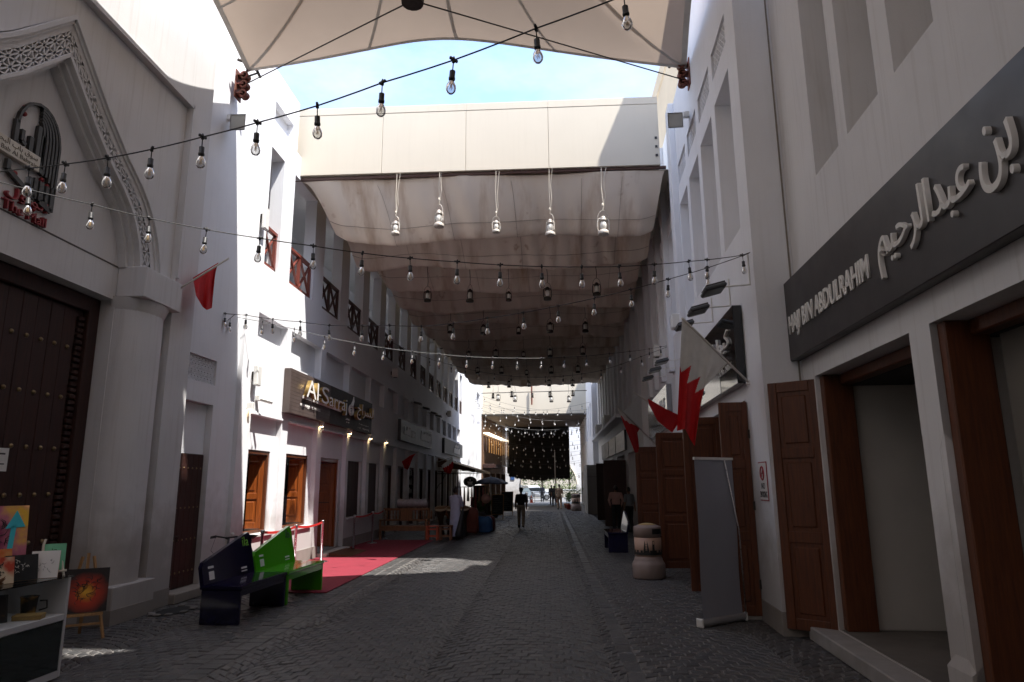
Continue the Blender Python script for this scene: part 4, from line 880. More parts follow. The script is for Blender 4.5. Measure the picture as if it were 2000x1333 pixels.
# jeweller's sign on the left
XS = .17
sA, zA = FL.px(569.6, 719, XS); sB, zB = FL.px(727, 788, XS); _, zC = FL.px(566, 806, XS)
t = board('shop_sign', 'brown and black jewellers sign with raised white Al-Sarraj lettering', FL, sA, sB, zC, zA, XS, .16, TILE)
q = lambda u: sA+(sB-sA)*u; z = lambda v: zC+(zA-zC)*v
m = MB(FL.M); m.box((q(.40), XS, zC+.003), (sB-.003, XS+.004, zA-.003)); m.build('black_panel', mat('charcoal_panel', (.036, .031, .029), .6, var=.2, scale=3, streak=.3), t)
for k in range(1, 12):
    m = MB(FL.M); m.box((q(.001), XS, z(k/12)-.003), (q(.399), XS+.003, z(k/12)+.003)); m.build('tile_joint', mat('tile_joint_dark', (.07, .05, .045), .9), t)
lettering('Al', [LTW, GOLD], t, FL, q(.10), q(.215), z(.44), z(.86), XS+.03, .10)
lettering('-', [LTW, GOLD], t, FL, q(.222), q(.245), z(.57), z(.60), XS+.03, .10)
lettering('S', [LTW, GOLD], t, FL, q(.25), q(.33), z(.42), z(.84), XS+.03, .10)
lettering('arraj', [LTW, GOLD], t, FL, q(.335), q(.555), z(.30), z(.74), XS+.03, .10)
lettering(arabic('السراج'), [LTW, GOLD], t, FL, q(.70), q(.975), z(.30), z(.80), XS+.03, .10)
m = MB(FL.M)
for r_ in (1.0, .78, .56, .34):
    pts = [(q(.625)+.24*r_*math.sin(a)*(1 if a < 3.2 else 1), XS+.10, z(.36)+.17*r_*(1-math.cos(a))*.9) for a in np.linspace(.0, 2*math.pi, 18)]
    m.tube(pts, .018, 5)
m.tube([(q(.63), XS+.1, z(.62)), (q(.65), XS+.1, z(.78)), (q(.655), XS+.1, z(.92))], [.05, .035, .01], 6); m.build('flame_emblem', LTR, t)
lettering('AL SARRAJ JEWELLERS W.L.L', LTW, t, FL, q(.09), q(.29), z(.20), z(.28), XS+.006, .008)
m = MB(FL.M)
for k in range(26): s0 = q(.10+.42*k/26); m.box((s0, XS+.03, z(.40)-.03*(k/26)), (s0+.07, XS+.06, z(.40)+.07-.03*(k/26)))
m.build('tagline', LTW, t)
for a, b, c, d in ((.60, .66, .21, .27), (.61, .65, .14, .18), (.79, .95, .20, .24), (.76, .82, .08, .12), (.85, .96, .07, .13)):
    m = MB(FL.M); n_ = int((b-a)*130)
    for k in range(n_): s0 = q(a+(b-a)*k/n_); m.box((s0, XS+.004, z(c)+random.uniform(0, .03)), (s0+.035, XS+.010, z(d)-random.uniform(0, .03)))
    m.build('small_print', LTR, t)
# further signs on the left arcade
t = board('shop_sign', 'weathered grey fascia board with faint raised lettering on the arcade', FL, 27.3, 34.6, 3.58, 4.44, .14, .13, mat('silver_grey_board', (.085, .085, .083), .5, .2, var=.15, scale=1))
for a, b, h in ((27.9, 29.3, .30), (29.5, 30.2, .25), (31.6, 34.2, .40)):
    m = MB(FL.M); s0 = a
    while s0 < b: w = random.uniform(.08, .2); m.box((s0, .14, 3.82+random.uniform(0, .08)), (s0+w*.6, .17, 3.82+h+random.uniform(-.1, .1))); s0 += w
    m.build('raised_lettering', mat('pewter_letters', (.20, .20, .195), .4, .3), t)
t = board('shop_sign', 'charcoal shop sign with blocky white characters above the striped awning', FL, 38.8, 46.9, 3.56, 4.42, .16, .15, mat('charcoal_board', (.06, .065, .07), .4))
m = MB(FL.M)
for k in range(6): m.box((42.6+.45*k, .16, 3.72), (42.92+.45*k, .19, 4.02+.04*(k % 2))); 
for k in range(4): m.box((43.0+.42*k, .16, 4.10), (43.25+.42*k, .19, 4.22+.05*(k % 2)))
m.build('white_characters', LTW, t)
# right: black glass fascia boards of the flag shop
for a, b, lab, first in ((9.92, 14.95, 'black and mirror fascia board with white Arabic script behind the big flag', True), (18.1, 23.3, 'mirror-finish fascia board further along beyond the drooping red flag', False)):
    t = board('shop_sign', lab, F2, a, b, 3.24, 4.40, .14, .13, BLKB if first else SILB)
    m = MB(F2.M); m.box((a+(1.2 if first else .01), .14, 3.25), (b-.01, .146, 3.66 if first else 4.39)); m.build('mirror_strip', SILB, t)
    if first:
        lettering(arabic('كيولرام'), LTW, t, F2, 11.75, 10.25, 3.72, 4.12, .145, .03, shear=-.2)
        lettering('CR No. 2406-5', LTR, t, F2, 11.2, 10.15, 3.50, 3.60, .15, .01)
        lettering(arabic('كيولرام'), mat('smoked_letters', (.10, .10, .10), .4), t, F2, 14.2, 12.6, 3.34, 3.58, .15, .02)
    else: lettering(arabic('كيولرام'), LTW, t, F2, 19.9, 18.6, 3.7, 4.1, .15, .02)
for i, (a, b) in enumerate(((29.3, 33.2), (33.5, 37.2), (37.6, 39.6), (39.8, 42.3))):
    t = board('shop_sign', ('black fascia board next to the folded doors on the shaded shop', 'black fascia board second along on the shaded shop', 'grey banner board third along on the shaded shop', 'pale banner board at the end of the shaded shop')[i], F3, a, b, 3.20, 4.05, .10, .09, mat('matt_black_board', (.05, .055, .055), .4, var=.3, scale=2) if i < 2 else mat('grey_banner', (.22, .22, .21), .5, var=.4, scale=3))
    m = MB(F3.M); m.box((a+.25, .10, 3.3), (b-.25, .103, 3.32)); m.box((a+.9, .10, 3.55), (b-.9, .104, 3.68)); m.build('faint_print', mat('faint_print_grey', (.16, .16, .155), .5), t)
# no smoking
s0, z0 = F2.px(1482, 905); s1, z1 = F2.px(1505, 980)
t = board('no_smoking_sign', 'red-bordered NO SMOKING sign on the white corner pilaster', F2, 9.24, 9.66, 1.60, 2.11, .012, .010, mat('sign_red', (.33, .02, .03), .5))
m = MB(F2.M); m.box((9.255, .012, 1.615), (9.645, .014, 2.095)); m.build('white_face', WHT, t)
m = MB(F2.M); m.tube([(9.45+.085*math.cos(a), .017, 1.96+.085*math.sin(a)) for a in np.linspace(0, 2*math.pi, 25)], .012, 5, False); m.bar((9.39, .018, 2.02), (9.51, .018, 1.90), .018, .006, up=(0, 1, 0)); m.build('prohibition_ring', mat('sign_red', (.33, .02, .03), .5), t)
m = MB(F2.M); m.box((9.39, .0145, 1.95), (9.50, .017, 1.968)); m.build('cigarette', BLK, t)
lettering('NO', BLK, t, F2, 9.54, 9.36, 1.755, 1.835, .0142, .003); lettering('SMOKING', BLK, t, F2, 9.625, 9.275, 1.645, 1.725, .0142, .003)
# mall emblem and lettering on the tympanum (n = -.30)
NT = -.298
t = thing('mall_emblem', 'black arched Kufic emblem with red dots on the cream tympanum', 'sign', FL.p(7.5, NT, 5.6))
DK = mat('charcoal_emblem', (.042, .040, .038), .5); y0, y1 = 7.18, 7.90; zc = 6.18
def emb(pts, w=.034): m = MB(FL.M); [m.bar((a[0], NT+.035, a[1]), (b[0], NT+.035, b[1]), w, .05, up=(0, 1, 0)) for a, b in zip(pts[:-1], pts[1:])]; m.build('rib', DK, t)
for k in range(6):
    off = k*.058; w_ = (y1-y0)-off*1.0
    rr = .36-k*.03; cy = 7.56
    pts = [(cy+.36-off, 5.55+.05*k)] + [(cy+.36-off, 6.12)] + [(cy+(.36-off)*math.cos(a), 6.12+(.46-off*.7)*math.sin(a)) for a in np.linspace(.15, 1.6+.12*(k == 0)*12, 10)]
    emb(pts)
emb([(7.20, 6.2), (7.20, 5.92), (7.44, 5.80), (7.44, 6.10)], .06); emb([(7.30, 6.12), (7.30, 5.98), (7.36, 5.95)], .05)
emb([(7.55, 6.30), (7.55, 5.78), (7.70, 5.72)], .06); emb([(7.62, 6.2), (7.62, 5.85)], .05)
emb([(7.16, 5.66), (7.16, 5.54), (7.60, 5.36), (7.60, 5.62)], .06); emb([(7.52, 5.60), (7.52, 5.30)], .05); emb([(7.70, 5.62), (7.70, 5.36), (7.90, 5.30), (7.90, 5.62)], .07); emb([(7.80, 5.60), (7.80, 5.36)], .05)
for a, b in ((7.30, 6.42), (7.31, 6.34), (7.72, 5.66), (7.82, 5.62), (7.30, 5.55), (7.47, 5.40), (7.47, 5.32), (7.66, 5.24)):
    m = MB(FL.M); m.ball((a, NT+.02, b), (.032, .03, .032)); m.build('red_dot', REDL, t)
t = thing('name_plate', 'small cream name plate reading Souq Bab Al Bahrain over the black emblem', 'sign', FL.p(7.3, NT, 5.7))
m = MB(FL.M); m.box((6.70, NT, 5.70), (7.60, NT+.075, 5.90), .005); m.build('plate', mat('cream_plate', (.62, .58, .50), .5), t)
lettering(arabic('سوق باب البحرين'), mat('bronze_text', (.16, .13, .09), .5), t, FL, 6.80, 7.55, 5.80, 5.885, NT+.076, .004); lettering('Souq Bab Al Bahrain', mat('bronze_text', (.16, .13, .09), .5), t, FL, 6.76, 7.56, 5.715, 5.785, NT+.076, .004)
t = thing('mall_lettering', 'dark red letters reading The Mall in English and Arabic under the emblem', 'sign', FL.p(7.5, NT, 5.1))
lettering(arabic('المول'), REDL, t, FL, 7.20, 7.86, 5.22, 5.38, NT, .05); lettering('The Mall', REDL, t, FL, 7.18, 7.87, 5.07, 5.19, NT, .05)
t = thing('paper_notice', 'white paper notice taped to the great studded door', 'notice', FL.p(8.2, -.56, 2)); s0, z0 = FL.px(18, 876, -.56); m = MB(FL.M); m.box((s0-.30, -.562, z0-.28), (s0, -.556, z0)); m.build('sheet', WPL, t); m = MB(FL.M); m.box((s0-.26, -.556, z0-.08), (s0-.05, -.5555, z0-.06)); m.box((s0-.26, -.556, z0-.2), (s0-.05, -.5555, z0-.185)); m.build('print', BLK, t)
# ================================================================ WALL FIXTURES
def wall_box(label, fr, s, z, n=.0, w=.28, h=.34, d=.24, name='wall_speaker', cat='speaker'):
    t = thing(name, label, cat, fr.p(s, 0, z)); m = MB(fr.M); m.box((s-w/2, .06, z), (s+w/2, .06+d, z+h), .02); m.build('cabinet', WPL, t)
    m = MB(fr.M); m.box((s-w*.35, .10, z-.004), (s+w*.35, d, z+.002)); m.build('grille', BLK, t); m = MB(fr.M); m.box((s-.04, 0, z+h*.3), (s+.04, .07, z+h*.7)); m.build('bracket', IRON, t); return t
def horn(label, fr, s, z, d):
    t = thing('horn_floodlight', label, 'lamp', fr.p(s, 0, z))
    m = MB(fr.M); m.box((s-.05, 0, z+.05), (s+.05, .12, z+.17), .01); m.build('bracket', WPL, t)
    c = Vector((s-.10, .30, z)); m = MB(fr.M); e = .20
    vs = []; 
    for k, w_ in ((0, .10), (1, .17)):
        for a, b in ((-1, -1), (1, -1), (1, 1), (-1, 1)): vs.append((s+.06-.30*k+.0, .22+.10*k+a*w_*.9, z-.03-.10*k+b*w_))
    m.add(vs, [(0, 1, 2, 3), (0, 1, 5, 4), (1, 2, 6, 5), (2, 3, 7, 6), (3, 0, 4, 7)]); m.build('hood', WPL, t)
    m = MB(fr.M); m.poly([(s-.22, .31+a*.14, z-.12+b*.15) for a, b in ((-1, -1), (1, -1), (1, 1), (-1, 1))]); m.build('lens', mat('dull_lens', (.35, .35, .33), .3), t)
horn('boxy white floodlight high on the left wall under the tent corner', FS, 11.9, 8.80, 1); horn('boxy white floodlight high on the right wall among the pierced vents', F2, 13.1, 9.20, 1)
wall_box('slim white junction box on the sunlit left wall under the first loggia opening', FL, 13.50, 7.2, w=.22, h=.5, d=.08, name='junction_box', cat='box')
wall_box('oval white wifi panel on the left wall above the first shutter', FL, 13.62, 3.85, w=.2, h=.42, d=.10, name='antenna_panel', cat='antenna')
for s, z, lab in ((25.9, 5.9, 'white wall speaker below the dark loggia near the floodlights'), (40.3, 5.75, 'white wall speaker far along the shaded arcade')): wall_box(lab, FL, s, z)
for s, z, lab in ((15.3, 5.25, 'white wall speaker on the pilaster behind the big flag'), (19.4, 5.35, 'white wall speaker further along the right wall')): wall_box(lab, F2, s, z)
def flood(label, fr, s, n, z, group):
    t = thing('arm_floodlight', label, 'floodlight', fr.p(s, 0, z), group)
    m = MB(fr.M); m.tube([(s, 0, z+.06), (s, n-.10, z+.04)], .012, 6); m.build('arm', WPL, t); m = MB(fr.M); m.tube([(s, .012, z+.06), (s, .012, z+.50)], .012, 6); m.build('conduit', WPL, t)
    M_ = fr.M @ Matrix.Translation((s, n, z)) @ Matrix.Rotation(R(-14), 4, 'X')
    m = MB(M_); m.box((-.21, -.14, -.03), (.21, .16, .035), .02); m.build('housing', mat('dark_grey_casting', (.07, .075, .08), .45, .4), t)
    m = MB(M_); m.box((-.17, -.11, -.034), (.17, .13, -.029)); m.build('glass', mat('lamp_glass_grey', (.30, .32, .30), .15), t)
    m = MB(M_)
    for k in range(7): m.box((-.18+.055*k, -.13, .035), (-.17+.055*k, .14, .055))
    m.build('cooling_fins', IRON, t)
for i, (px, py) in enumerate(((1395, 567), (1365, 607), (1338, 637))):
    s, z = F2.px(px, py, .5); flood('slim dark arm floodlight above the black board, %s from the white corner' % ('first', 'second', 'third')[i], F2, s, .5, z, 'floodlights above the flag shop sign')
for i, (px, py) in enumerate(((1293, 708), (1280, 724), (1266, 740))):
    s, z = F2.px(px, py, .5); flood('slim dark arm floodlight above the mirror-finish board, %s from the flag' % ('first', 'second', 'third')[i], F2, s, .5, z, 'floodlights above the second board')
for i, s in enumerate((28.3, 30.3, 32.4, 33.8)): flood('slim dark arm floodlight over the weathered grey board, %s from the jewellers' % OR2[i], FL, s, .6, 5.15, 'floodlights over the grey board')
for k, s in enumerate((13.5, 17.9, 20.55, 22.95, 25.25)):
    t = thing('wall_downlight', ('small white downlight at the first shutter', 'small white downlight on the near pier of the orange door', 'small white downlight on the far pier of the orange door', 'small white downlight between the closed dark shutters', 'small white downlight past the closed dark shutters')[k], 'lamp', FL.p(s, 0, 3.3), 'downlights on the shop piers')
    m = MB(FL.M); m.box((s-.05, 0, 3.36), (s+.05, .12, 3.50), .01); m.build('housing', WPL, t); m = MB(FL.M); m.box((s-.035, .03, 3.355), (s+.035, .10, 3.359)); m.build('lens', emis('warm_lens', (1, .72, .38), 9), t)
t = thing('security_camera', 'small white security camera on the left wall beside the wifi panel', 'camera', FL.p(13.9, 0, 3.5)); m = MB(FL.M); m.tube([(13.9, .06, 3.62), (14.05, .28, 3.56)], .045, 8); m.build('barrel', WPL, t); m = MB(FL.M); m.box((13.82, 0, 3.57), (13.94, .09, 3.69), .01); m.build('mount', WPL, t)
# air conditioners on the shaded right block
for i, s in enumerate((36.5, 42.5)):
    t = thing('air_conditioner', ('boxy white air conditioner on the slab over the black boards', 'boxy white air conditioner at the far end of the slab')[i], 'air conditioner', F3.p(s, .2, 4.72)); m = MB(F3.M); m.box((s-.45, .02, 4.721), (s+.45, .40, 5.35), .02); m.build('casing', WPL, t); m = MB(F3.M); m.lathe([(.22, 0), (.22, .02), (.03, .02)], 16); M2 = F3.M @ Matrix.Translation((s, .40, 5.03)) @ Matrix.Rotation(R(-90), 4, 'X'); m = MB(M2); m.lathe([(.23, 0), (.23, .012), (.05, .014)], 16); m.build('fan_grille', IRON, t)
# ================================================================ FLAGS
def flag(label, base, tip, cloth, mats, seams=None):
    """cloth: dict of outline (list of 3d pts rows) ; pole from base to tip"""
    t = thing('wall_flag', label, 'flag', base)
    m = MB(); m.smooth = True; m.tube([base, tip], .016, 8); m.build('pole', mat('pale_pole', (.60, .57, .52), .5), t)
    b = Vector(base); m = MB(); m.lathe([(.045, -.03), (.045, .03), (.02, .05)], 10, base); m.build('socket', WPL, t)
    return t
def drape(t, P, nu, nv, fn, name='cloth', mats=None):
    """P(u,v) cloth surface; fn(u,v)->material index"""
    m = MB(); m.smooth = True
    vs = [P(i/(nu-1), j/(nv-1)) for i in range(nu) for j in range(nv)]; fs = []
    o = len(m.v); m.v += [tuple(v) for v in vs]
    for i in range(nu-1):
        for j in range(nv-1):
            m.f.append((i*nv+j, i*nv+j+1, (i+1)*nv+j+1, (i+1)*nv+j)); m.m.append(fn((i+.5)/(nu-1), (j+.5)/(nv-1))); m.sm.append(True)
    return m.build(name, mats or [RED, FWH], t, fix=False)
# big Bahrain flag: pole from the wall out over the street, cloth hanging in folds
b = F2.p(*[F2.px(1463, 748)[0], .0, F2.px(1463, 748)[1]]); tip = at_y(1332, 622, 8.95)
t = flag('large red and white serrated flag hanging in folds before the black board', b, tip, None, None)
h0 = at_y(1427, 710, b.y-.30*(b.y-tip.y))
ou = [((1332, 622), (1322, 842)), ((1345, 634), (1338, 838)), ((1360, 650), (1350, 862)), ((1378, 668), (1357, 872)), ((1400, 688), (1372, 760)), ((1424, 707), (1420, 711))]
def bigP(u, v):
    k = u*5; i = min(int(k), 4); f = k-i; A = Vector(ou[i][0]).lerp(Vector(ou[i+1][0]), f); B_2 = Vector(ou[i][1]).lerp(Vector(ou[i+1][1]), f); p = A.lerp(B_2, v)
    yb = tip.y+(b.y-tip.y)*.72*u; d = .10*math.sin(u*16+v*1.5)*v*(1-u*.6)+.03*math.sin(u*31+v*5)*v
    return at_y(p.x, p.y, yb+d+.02*v)
def serr(u, v):
    k = u*5; i = min(int(k), 4); f = k-i; A = Vector(ou[i][0]).lerp(Vector(ou[i+1][0]), f); B_2 = Vector(ou[i][1]).lerp(Vector(ou[i+1][1]), f); p = A.lerp(B_2, v)
    edge = [(1322, 690), (1328, 735), (1331, 726), (1350, 714), (1342, 750), (1368, 737), (1357, 767), (1385, 752), (1372, 765), (1430, 770)]
    zz = [(1318, 665), (1331, 728), (1350, 715), (1342, 748), (1369, 736), (1358, 768), (1384, 752)]
    # inside the white area when above the zigzag polyline
    poly = [(1330, 618), (1322, 690), (1331, 727), (1350, 714), (1342, 749), (1368, 736), (1357, 768), (1386, 752), (1432, 712), (1336, 618)]
    ins = False; n = len(poly)
    for q in range(n):
        x1, y1 = poly[q]; x2, y2 = poly[(q+1) % n]
        if (y1 > p.y) != (y2 > p.y) and p.x < (x2-x1)*(p.y-y1)/(y2-y1)+x1: ins = not ins
    return 1 if ins else 0
drape(t, bigP, 90, 90, serr)
# drooping red flag behind it
b = at_y(1316, 842, 14.0); b = F2.p(y2s(16.2), 0, 3.15); tip = at_y(1238, 767, 13.2)
t = flag('drooping red flag wound around its pole beyond the large flag', b, tip, None, None)
ou2 = [((1265, 779), (1268, 792)), ((1280, 787), (1284, 822)), ((1297, 797), (1300, 836)), ((1315, 806), (1313, 845)), ((1335, 815), (1326, 826))]
def oP(o2, ya, yb, amp=.06):
    def P(u, v):
        n = len(o2)-1; k = u*n; i = min(int(k), n-1); f = k-i; A = Vector(o2[i][0]).lerp(Vector(o2[i+1][0]), f); B_2 = Vector(o2[i][1]).lerp(Vector(o2[i+1][1]), f); p = A.lerp(B_2, v)
        return at_y(p.x, p.y, ya+(yb-ya)*u+amp*math.sin(u*14+v*4)*v)
    return P
drape(t, oP(ou2, 13.4, 14.8, .12), 40, 20, lambda u, v: 0)
b = F2.p(y2s(22.6), 0, 3.05); tip = at_y(1204, 793, 19.6)
t = flag('narrow red and white flag hanging over the far folded doors', b, tip, None, None)
drape(t, oP([((1204, 793), (1240, 884)), ((1214, 806), (1246, 884)), ((1225, 817), (1248, 872)), ((1238, 827), (1245, 845)), ((1250, 836), (1250, 837))], 19.6, 21.4, .10), 50, 50, lambda u, v: 1 if v < .16+.10*abs(((u*4) % 1)-.5) else 0)
# left flags
b = FL.p(10.35, .0, 4.88); tip = at_x(447, 505, -5.35)
t = flag('small plain red flag on a short pole at the portal corner', b, tip, None, None)
ya, yb = b.y+.35*(tip.y-b.y), tip.y-.1
drape(t, oP([((377, 543), (383, 578)), ((388, 536), (396, 600)), ((400, 529), (404, 606)), ((412, 522), (414, 602)), ((427, 513), (421, 530))], 10.6, 11.2, .08), 40, 30, lambda u, v: 0)
b = FL.p(30.4, .0, 3.25); tip = at_y(818, 883, 28.4)
t = flag('plain red flag in the shade between the grey board and the shelves', b, tip, None, None)
drape(t, oP([((785, 902), (790, 915)), ((792, 897), (796, 918)), ((800, 891), (799, 914)), ((812, 886), (806, 894))], 28.6, 28.4, .1), 30, 24, lambda u, v: 0)
b = FL.p(37.2, .0, 3.0); tip = at_y(884, 893, 34.8)
t = flag('small serrated red and white flag beside the striped awning', b, tip, None, None)
drape(t, oP([((862, 910), (868, 922)), ((868, 905), (874, 925)), ((876, 899), (880, 925)), ((884, 894), (886, 912))], 35.0, 34.9, .1), 40, 40, lambda u, v: 1 if v < .32+.22*abs(((u*5) % 1)-.5) else 0)
# ================================================================ STREET OBJECTS
def world_M(x, y, z, rz): return Matrix.Translation((x, y, z)) @ Matrix.Rotation(rz, 4, 'Z')
def make_bench(label, x, y, rz, mt, mirror=1, marks=None, L_=1.55, D=.56, hs=.50, lo=.30, hi=.62):
    t = thing('street_bench', label, 'bench', (x, y, 0)); M = world_M(x, y, 0, rz)
    e = lambda p: (p[0]*mirror, p[1], p[2])
    for y0 in (0, L_-.06): m = MB(M); m.box(e((0, y0, 0)), e((D, y0+.06, hs-.045)), .012); m.build('end_panel', mt, t)
    m = MB(M); m.box(e((-.02, -.012, hs-.045)), e((D+.012, L_+.012, hs+.012)), .012); m.build('seat', mt, t)
    m = MB(M); m.box(e((D-.05, .06, hs-.13)), e((D-.005, L_-.06, hs-.046))); m.build('apron', mt, t)
    m = MB(M); r_ = .06
    prof = [(.0, hs), (L_, hs), (L_, hs+hi-r_), (L_-r_, hs+hi), (L_-.16, hs+hi-.02), (r_, hs+lo), (0, hs+lo-r_)]
    m.prism([e((-.02-.20*(z-hs), yy_, z)) for yy_, z in prof], e((.055, 0, 0))); bk = m.build('backrest', mt, t)
    fb = Matrix(((0, .0, -.2*mirror, 0), (1, 0, 0, 0), (0, 0, 1, 0), (0, 0, 0, 1)))
    class BF: pass
    # print on the back: local frame s along the bench, z up the back face
    def bf(nv):
        f = BF(); Mx = M @ Matrix(((0, mirror, -.20*mirror, (.036+.20*hs)*mirror), (1, 0, 0, 0), (0, 0, 1, 0), (0, 0, 0, 1))); f.M = Mx; f.n = Vector((1, 0, 0)); return f
    if marks:
        F_ = bf(0)
        lettering('ila', marks[0], t, F_, L_-.30, L_-.10, hs+hi-.20, hs+hi-.06, .002, .004)
        for a, b, c, d in ((.16, .30, .06, .17), (.15, .30, .21, .24), (L_-.42, L_-.24, .10, .125), (L_-.42, L_-.24, .06, .075)): m = MB(F_.M); m.box((a, .002, hs+c), (b, .004, hs+d)); m.build('sticker', marks[1], bk)
    return t
make_bench('glossy navy street bench with a slanting backrest in front of the small door', -4.79, 9.57, R(-2.0), NAVY, 1, (mat('lime_print', (.18, .45, .03), .4), WPL), 1.52)
make_bench('glossy lime green street bench with a slanting backrest beside the red carpet', -4.73, 11.14, R(-2.0), GREEN, 1, (mat('dark_print', (.02, .06, .02), .4), WPL), 1.55)
make_bench('glossy navy street bench standing near the folded doors on the right', 2.06, 19.3, R(0), NAVY, -1, None, 1.5, .52, .52, .28, .52)
# carpet and ramp
m = MB(); m.box((-6.06, 12.35, .001), (-3.94, 23.6, .014)); tag(m.build('red_carpet', CARP), 'long red carpet laid along the jewellers shopfront', 'carpet')
t = thing('door_ramp', 'small brown timber ramp at the jewellers orange door', 'ramp', (-5.6, 19, 0)); m = MB(); m.add([(-5.82, 18.3, .10), (-5.82, 19.9, .10), (-5.22, 19.9, .02), (-5.22, 18.3, .02), (-5.82, 18.3, .015), (-5.82, 19.9, .015), (-5.22, 19.9, .015), (-5.22, 18.3, .015)], [(0, 1, 2, 3), (4, 5, 6, 7), (0, 1, 5, 4), (0, 3, 7, 4), (1, 2, 6, 5), (2, 3, 7, 6)]); m.build('deck', WR, t)
for k in range(5): m = MB(); y = 18.45+.33*k; m.add([(-5.80, y, .104), (-5.80, y+.02, .104), (-5.24, y+.02, .028), (-5.24, y, .028)], [(0, 1, 2, 3)]); m.build('batten', WD, t)
# stanchions with belts
P_ = [(-5.62, 13.5), (-5.62, 15.3), (-5.62, 17.1), (-5.65, 20.0), (-5.72, 22.35), (-5.80, 24.15)]
lab = ['steel belt post behind the benches nearest the first shutter', 'steel belt post behind the green bench', 'steel belt post at the near side of the orange door', 'steel belt post on the carpet just past the orange door', 'steel belt post in front of the closed dark shutters', 'steel belt post beside the carved settee']
for i, (x, y) in enumerate(P_):
    t = thing('belt_post', lab[i], 'barrier post', (x, y, 0), 'belt posts along the carpet')
    m = MB(); m.smooth = True; m.lathe([(.16, .014), (.16, .026), (.10, .042), (.03, .05)], 20, (x, y, 0)); m.build('base', STEEL, t)
    m = MB(); m.smooth = True; m.lathe([(.030, .05), (.030, .90), (.038, .905), (.038, .985), (.030, .995)], 14, (x, y, 0)); m.build('post', STEEL, t)
    if i not in (2, 5):
        x2, y2 = P_[i+1]; m = MB(); n = 10
        pts = [(x+(x2-x)*k/n, y+(y2-y)*k/n, .95-.05*math.sin(math.pi*k/n)) for k in range(n+1)]
        for k in range(n): a, b = pts[k], pts[k+1]; m.quad((a[0], a[1], a[2]-.025), (b[0], b[1], b[2]-.025), (b[0], b[1], b[2]+.025), (a[0], a[1], a[2]+.025))
        m.build('belt', BELT, t)
# bicycle
def wheel(m, c, r_, ax=(1, 0, 0)):
    m.tube([(c[0], c[1]+r_*math.cos(a), c[2]+r_*math.sin(a)) for a in np.linspace(0, 2*math.pi, 29)], .02, 6, False)
t = thing('bicycle', 'black bicycle parked behind the navy bench', 'bicycle', (-5.50, 12.0, 0), world=True); M = world_M(-5.40, 11.35, 0, R(-14))
for yy_ in (0, 1.06):
    m = MB(M); m.smooth = True; wheel(m, (0, yy_, .34), .32); w_ = m.build('wheel', BLK, t); m = MB(M)
    for k in range(14): a = k*math.pi/7; m.tube([(0, yy_, .34), (0, yy_+.31*math.cos(a), .34+.31*math.sin(a))], .0018, 3)
    m.build('spokes', STEEL, w_)
FRB = mat('bicycle_frame_paint', (.03, .03, .035), .3, coat=.4)
m = MB(M); m.smooth = True
for a, b in (((0, .16, .82), (0, .62, .36)), ((0, .15, .88), (0, .72, .84)), ((0, .62, .34), (0, .74, .92)), ((0, .62, .34), (0, 1.06, .34)), ((0, .73, .80), (0, 1.06, .34)), ((.05, 0, .34), (.04, .12, .75)), ((-.05, 0, .34), (-.04, .12, .75)), ((0, .12, .74), (0, .17, .98))): m.tube([a, b], .019, 8)
m.build('frame', FRB, t)
m = MB(M); m.smooth = True; m.tube([(-.31, .13, 1.00), (-.20, .10, 1.02), (0, .10, 1.0), (.20, .10, 1.02), (.31, .13, 1.00)], .014, 8); m.tube([(0, .17, .98), (0, .10, 1.0)], .02, 8); m.build('handlebar', BLK, t)
for sx in (-1, 1): m = MB(M); m.smooth = True; m.tube([(sx*.32, .13, 1.0), (sx*.20, .10, 1.02)], .019, 8); m.tube([(sx*.18, .08, 1.0), (sx*.26, .03, .99)], .006, 5); m.build('grip', BLK, t)
m = MB(M); m.smooth = True; m.add([(0, .55, 1.02), (-.03, .60, 1.025), (.03, .60, .985), (-.085, .80, 1.0), (.085, .80, 1.0), (-.06, .84, .98), (.06, .84, .98), (0, .60, .94), (0, .80, .93)], [(0, 1, 2), (1, 3, 4, 2), (3, 5, 6, 4), (0, 1, 7), (0, 2, 7), (1, 3, 8, 7), (2, 4, 8, 7), (3, 5, 8), (4, 6, 8), (5, 6, 8)]); m.tube([(0, .74, .90), (0, .72, .95)], .015); m.build('saddle', BLK, t)
m = MB(M); m.smooth = True; m.lathe([(.09, -.01), (.09, .01)], 14, (0, .62, .34)); m.tube([(-.07, .62, .34), (-.09, .70, .22)], .01); m.build('crank', IRON, t)
m = MB(M); m.ball((.12, .10, 1.06), .03); m.build('bell', WPL, t)
m = MB(M); m.tube([(.2, .09, 1.0), (.22, .0, .85), (.05, .05, .7)], .004, 4); m.tube([(-.2, .09, 1.0), (-.2, .0, .8), (-.03, .1, .6)], .004, 4); m.build('brake_cable', BLK, t)
